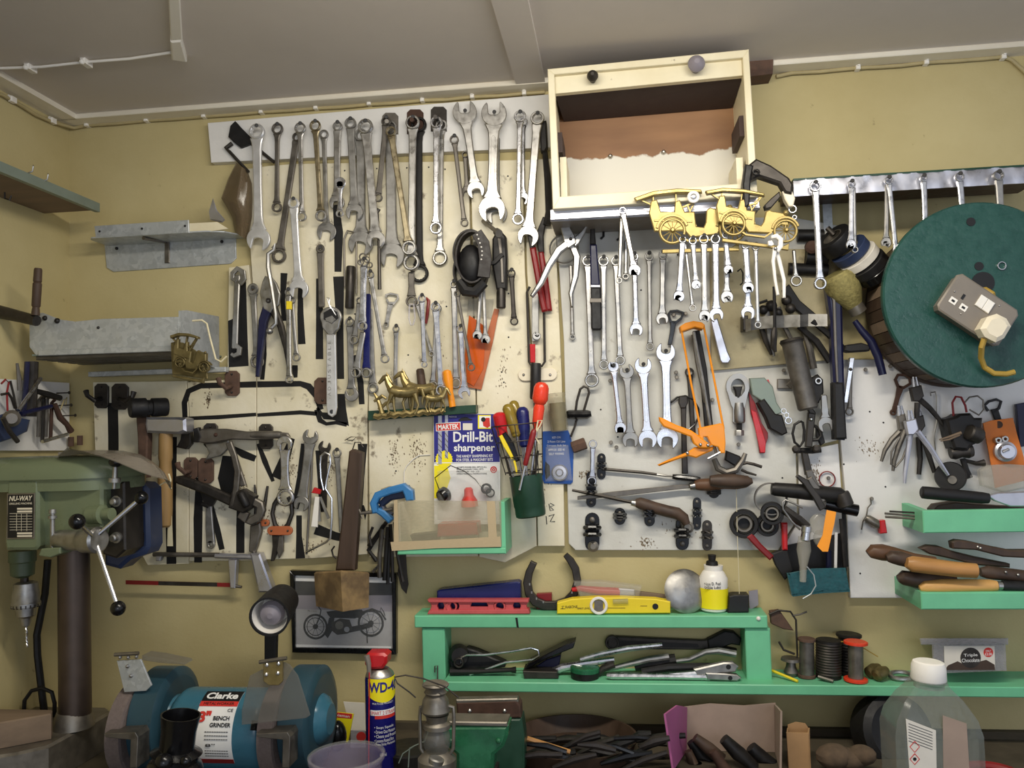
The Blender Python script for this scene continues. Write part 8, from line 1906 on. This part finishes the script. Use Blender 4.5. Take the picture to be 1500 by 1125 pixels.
cb3.p('front', PO([(1152,1073),(1184,1074),(1186,1130),(1156,1130)], .20, .203), C.cardboard)
cb3.p('back', PO([(1154,1062),(1166,1058),(1180,1060),(1184,1066),(1184,1126),(1156,1126)], .150, .153), C.cardboard)
for x in (1152,1183): cb3.p('side', MB().solid([W(x, 1073, .20), W(x + 1,1066, .153), W(x + 2,1126, .153), W(x + 3,1130, .20)], [p + Vector((.003,0,0)) for p in (W(x, 1073, .20), W(x + 1,1066, .153), W(x + 2,1126, .153), W(x + 3,1130, .20))]), C.cardboard)
random.seed(11)
bwl = Thing('junk_tray', 'dull shallow tray of dark metal scraps behind the vice', 'tray', (W(850,1100, .2).x, -.2, ZB))
bwl.p('tray', LA((W(840,1100, .2).x, -.16, ZB),(W(840,1100, .2).x, -.16, ZB + .045), [(0, .10),(.2, .12),(1, .135),(1, .130),(.25, .115),(.2,0)], 36), C.wood_dark)
ml_ = ['black_iron', 'dark_steel', 'black_iron', 'black_rubber', 'dark_steel', 'black_gloss', 'leather']
sc_ = sorted([((782 + (i * 41) % 186), 1079 + (i * 19) % 42, i) for i in range(46)], key=lambda q: (int((q[1] - 1079) / 14), q[0]))
ords = ord_ + ['eleventh', 'twelfth', 'thirteenth', 'fourteenth', 'fifteenth', 'sixteenth', 'seventeenth', 'eighteenth']
cnt = [0,0,0]
for x, y, i in sc_:
    rw_ = int((y - 1079) / 14); y += 6 if x < 850 else 0; a = random.uniform(-.8, .5); l = random.uniform(20,44); d = .13 + (i % 7) * .03
    solo('tool_scrap', '%s scrap from the left in the %s row of the dark heap beside the vice' % (ords[cnt[rw_]], ['back', 'middle', 'front'][rw_]), 'scrap', TX([(x - l * math.cos(a), y - l * .5 * math.sin(a)),(x, y - 3),(x + l * math.cos(a), y + l * .5 * math.sin(a))], [3,4 + i % 4,4], d, 8), M[ml_[i % 7]], 'heap of dark tool scraps'); cnt[rw_] += 1
solo('tan_stick', 'tan wooden stick lying over the metal scraps', 'stick', TX([(772,1082),(835,1102)], 4, .27,8), C.wood_handle)
for i, (x, y, r) in enumerate(((1222,1108, .030),(1245,1112, .026),(1262,1106, .024))): solo('rag', ['left', 'middle', 'right'][i] + ' fold of the brown oily rag on the bench', 'rag', BA(W(x, y, .22), r, 14,(1.2,1, .8)), C.rag)
# vice
vc = Thing('bench_vice', 'green bench vice with brown jaw plates in front of the scraps', 'vice', (W(705,1120, .42).x, -.42, ZB))
vc.p('rear_jaw', PO([(668,1029),(756,1026),(762,1034),(763,1052),(670,1054)], .30, .335, .003), C.rusty_iron)
vc.p('jaw_top', PO([(668,1025),(758,1023),(759,1029),(668,1031)], .315, .334, .002), C.tin)
for x, y in ((688,1041),(739,1041)): vc.p('jaw_screw', BA(W(x, y, .335), .0045,10), C.steel)
vc.p('rear_body', PO([(730,1052),(764,1052),(768,1080),(768,1130),(690,1130),(690,1056)], .29, .334, .005), C.dark_green)
vc.p('slide_bar', MB().box((W(700,1100, .4).x, -.39, ZB + .03),(.06, .13, .05), None, .003), C.dark_steel)
vc.p('front_jaw', PO([(649,1064),(745,1063),(744,1078),(738,1094),(724,1106),(722,1130),(668,1130),(668,1106),(652,1092),(648,1078)], .455, .50, .006), C.vice_green)
za_ = W(697,1063.5, .50).z; vx0, vx1 = W(651,1066, .5).x, W(743,1066, .5).x
vc.p('anvil_face', MB().box(((vx0 + vx1) / 2,-.4775, za_ + .003),(vx1 - vx0, .044, .008), None, .002), C.tin)
for x, y in ((660,1085),(730,1085)): vc.p('jaw_bolt', BA(W(x, y, .502), .005,10), C.vice_green)
# lantern
lt = Thing('oil_lantern', 'small grey metal hurricane lantern with wire bail beside the vice', 'lantern', (W(640,1120, .57).x, -.57, ZB)); ld = .57
lt.p('top_disc', vl(638,1006,1000, ld, [(0,12),(.2,19),(.6,20),(1,17)], 28), C.tin)
lt.p('chimney', vl(638,1044,1006, ld, [(0,19),(.1,22),(.3,20),(.5,19),(.7,14),(.8,17),(1,12)], 28), C.tin)
lt.p('burner_ring', vl(640,1066,1046, ld, [(0,20),(.3,20),(.5,15),(.8,16),(1,18)], 28), C.tin)
lt.p('glass', vl(640,1100,1066, ld, [(0,16),(.3,20),(.7,20),(1,15)], 28), C.smoked_shield)
lt.p('tank', vl(640,1128,1100, ld, [(0,28),(.6,28),(.9,20),(1,16)], 28), C.tin)
for sx_ in (-1,1): lt.p('side_tube', TX([(640 + sx_ * 16,1034),(640 + sx_ * 24,1036),(640 + sx_ * 25,1050),(640 + sx_ * 24,1096),(640 + sx_ * 14,1112)], 2.8, ld), C.tin)
lt.p('bail', TX([(609,1022),(600,1014),(582,1001),(578,992),(594,989),(620,994),(652,1006),(672,1022)], 1.1, ld + .02,6), C.dark_steel)
lt.p('filler_cap', LA(W(638,1118, .62), W(640,1110, .62), [(0, .012),(.8, .013),(1, .010)], 20), C.grey_steel)
# spray can
wdd = .24; wk = S(wdd); wc_ = W(559,1125, wdd)
wd = Thing('spray_can', 'blue and yellow lubricant spray can with red cap and straw', 'can', (wc_.x, -wdd, ZB))
rr_ = 22 * wk; zt_ = zat(990, wdd)
wd.p('can', LA((wc_.x, -wdd, ZB),(wc_.x, -wdd, zt_), [(0, rr_ * .96),(.02, rr_),(.97, rr_),(1, rr_ * .95)], 40), C.can_blue)
wd.p('shoulder', LA((wc_.x, -wdd, zt_),(wc_.x, -wdd, zat(980, wdd)), [(0, rr_ * .97),(.4, rr_ * .9),(1, rr_ * .62)], 36), C.steel)
wd.p('nozzle_cap', PO([(534,962),(538,957),(562,957),(567,961),(566,972),(560,980),(540,981),(534,974)], wdd - .018, wdd + .018, .005), C.red)
wd.p('grey_trigger', TX([(537,960),(540,972),(541,992)], [4.5,4,2.6], wdd + .026), C.grey_plastic)
wd.p('straw', TX([(541,985),(540,1128)], 1.0, wdd + .033,6), C.red)
def cpatch(n, a0, a1, y0, y1, m, off=.0004, fn=None):
    vs = []; fs = []; K = 14
    for i in range(K + 1):
        a = math.radians(a0 + (a1 - a0) * i / K); z1_ = zat(y0, wdd + .025); z0_ = zat(y1 if fn is None else fn(i / K), wdd + .025)
        for r in (rr_ + off, rr_ - .001):
            vs += [Vector((wc_.x + r * math.sin(a), -wdd - r * math.cos(a), z)) for z in (z0_, z1_)]
    for i in range(K):
        for (p, q2) in ((0,1),(1,3),(3,2),(2,0)): fs.append([4 * i + p, 4 * i + q2,4 * i + 4 + q2,4 * i + 4 + p])
    fs += [[0,1,3,2], [4 * K + 2,4 * K + 3,4 * K + 1,4 * K]]
    return wd.p(n, MB().add(vs, fs), M[m])
cpatch('yellow_badge', -34,100,996,1028, 'yellow_print', .0005, lambda t: 1022 + 9 * math.sin(max(0, min(1, t)) * math.pi))
cpatch('white_panel', -24,84,1042,1050, 'white_print'); cpatch('red_panel', -6,84,1050,1055, 'red_print')
def ctext(body, y, a0, a1, m, hpx, bold=0):
    me = text_mesh(body, 1, 'CENTER', bold, .0); xs = [v.co.x for v in me.vertices]; ys = [v.co.y for v in me.vertices]; mnx, mxx, mny, mxy = min(xs), max(xs), min(ys), max(ys)
    for v in me.vertices:
        a = math.radians(a0 + (a1 - a0) * (v.co.x - mnx) / (mxx - mnx)); z = zat(y, wdd + .025) + ((v.co.y - mny) / (mxy - mny) - .5) * hpx * S(wdd)
        v.co = Vector((wc_.x + (rr_ + .0011) * math.sin(a), -wdd - (rr_ + .0011) * math.cos(a), z)) - wd.org
    me.materials.clear(); me.materials.append(M[m]); o = bpy.data.objects.new('lettering', me); COL.objects.link(o); o.parent = wd.o
ctext('WD-40', 1008,-28,96, 'print_blue', 15, .03); ctext('MULTI-USE PRODUCT', 1032,-14,70, 'white_print', 2.6)
ctext('SMART 2 STRAW', 1046,-22,80, 'red_print', 5)
for i, s_ in enumerate(('\u2022 Stops Squeaks', '\u2022 Drives Out Moisture', '\u2022 Cleans and Protects', '\u2022 Loosens Rusted Parts', '\u2022 Frees Sticky Mechanisms', '450 ml')): ctext(s_, (1068,1074,1080.5,1087,1093,1108)[i], -8 if i < 5 else 10,(70 + 8 * (i % 3)) if i < 5 else 35, 'white_print', 4.6)
# odds and ends between grinder and can
op = Thing('yellow_packet', 'yellow and red carded packet leaning behind the grinder', 'packet', (W(500,1090, .1).x, -.12, ZB))
op.p('card', PO([(484,1042),(518,1046),(510,1090),(500,1125),(482,1125)], .10, .103), C.yellow_print)
op.p('header', PO([(485,1042.5),(516,1046),(515,1053),(484,1050)], .103, .1036), C.red_print); tpx_text(op, 'Coleman', 487,1046.5,512,1049.5, .1037, C.white_print, 4)
op.p('foot', PO([(483,1072),(508,1074),(502,1124),(482,1124)], .103, .1037), C.cardboard)
solo('white_card', 'plain white card standing against the wall behind the spray can', 'card', PO([(503,1028),(534,1030),(536,1072),(514,1070)], .03, .033), C.paper)
rn = Thing('red_seal_bag', 'clear packet with red round seal behind the spray can', 'packet', (W(525,1085, .14).x, -.14, ZB)); rn.p('film', PO([(514,1070),(534,1070),(536,1124),(514,1124)], .13, .134), C.hazy_tub); rn.p('seal', PO(circ(529,1079,7), .134, .1346), C.red_print)
solo('black_torch', 'shiny black round cap between the grinder and yellow packet', 'cap', BA(W(494,1078, .15), .026,18,(.8, .8,1.3)), C.black_gloss)
tb2 = Thing('plastic_tub', 'clear purple tinted food tub in the foreground before the spray can', 'tub', (W(510,1120, .45).x, -.45, ZB))
tb2.p('wall', LA((W(508,1125, .45).x, -.45, ZB),(W(508,1125, .45).x, -.45, zat(1113, .45)), [(0, .050),(.05, .056),(.94, .066),(.95, .070),(1, .070),(1, .064),(.08, .052)], 36), C.purple_film)
tb2.p('lid_rim', LA((W(508,1125, .45).x, -.45, zat(1115, .45)),(W(508,1125, .45).x, -.45, zat(1110, .45)), [(0, .071),(1, .0715),(1, .066),(0, .066)], 36, False), C.clear_plastic)
solo('jar_lid', 'dark round can lid lying behind the lantern', 'lid', LA((W(600,1090, .2).x, -.2, ZB),(W(600,1090, .2).x, -.2, ZB + .03), [(0, .055),(.9, .058),(1, .052)], 32), C.black_iron)
solo('green_wire', 'thin grey green wire bent over the bench left of the lantern', 'wire', TX([(584,1118),(590,1104),(608,1092),(622,1086),(628,1070)], .9, .36,6).tpx([(608,1092),(600,1096),(598,1124)], .9, .36,6), C.shelf_grey)
# ================================================================ SETTLE THINGS ON WHAT CARRIES THEM
def kids(o):
    for c in list(o.children): yield c; yield from kids(c)
def mesh_of(o): return [m for m in [o] + list(kids(o)) if m.type == 'MESH']
def wz_(m): 
    z = 0; p = m
    while p is not None: z += p.location.z; p = p.parent
    return z
ztop = {}
for n_, k_ in (('top_board', 'T'),('lower_board', 'B')):
    o = next(c for c in gs.o.children if c.name.split('.')[0] == n_); ztop[k_] = max(v.co.z for v in o.data.vertices) + wz_(o)
on_ = {'T': 'torpedo_level blue_case horseshoe spirit_level metal_dome white_bottle black_block', 'B': 'ratchet_brace hinged_plate tape_measure_lid ratchet wire_spool drum_key steel_screw brass_fitting steel_ring chocolate_tub wire_lever yellow_pencil socket_extension'}
for k_, s_ in on_.items():
    for o in [o for o in COL.objects if o.parent is None and o.name.split('.')[0] in s_.split()]:
        lo = min(v.co.z + wz_(m) for m in mesh_of(o) for v in m.data.vertices)
        if lo < ztop[k_] or lo - ztop[k_] < .012: o.location.z += ztop[k_] + .0006 - lo
for o in [o for o in COL.objects if o.parent is None and o.get('kind') != 'structure' and o.type in ('MESH', 'EMPTY') and not o.name.startswith('workbench')]:
    for m in mesh_of(o):
        z = wz_(m)
        for v in m.data.vertices:
            if v.co.z + z < ZB + .0008: v.co.z = ZB + .0008 - z
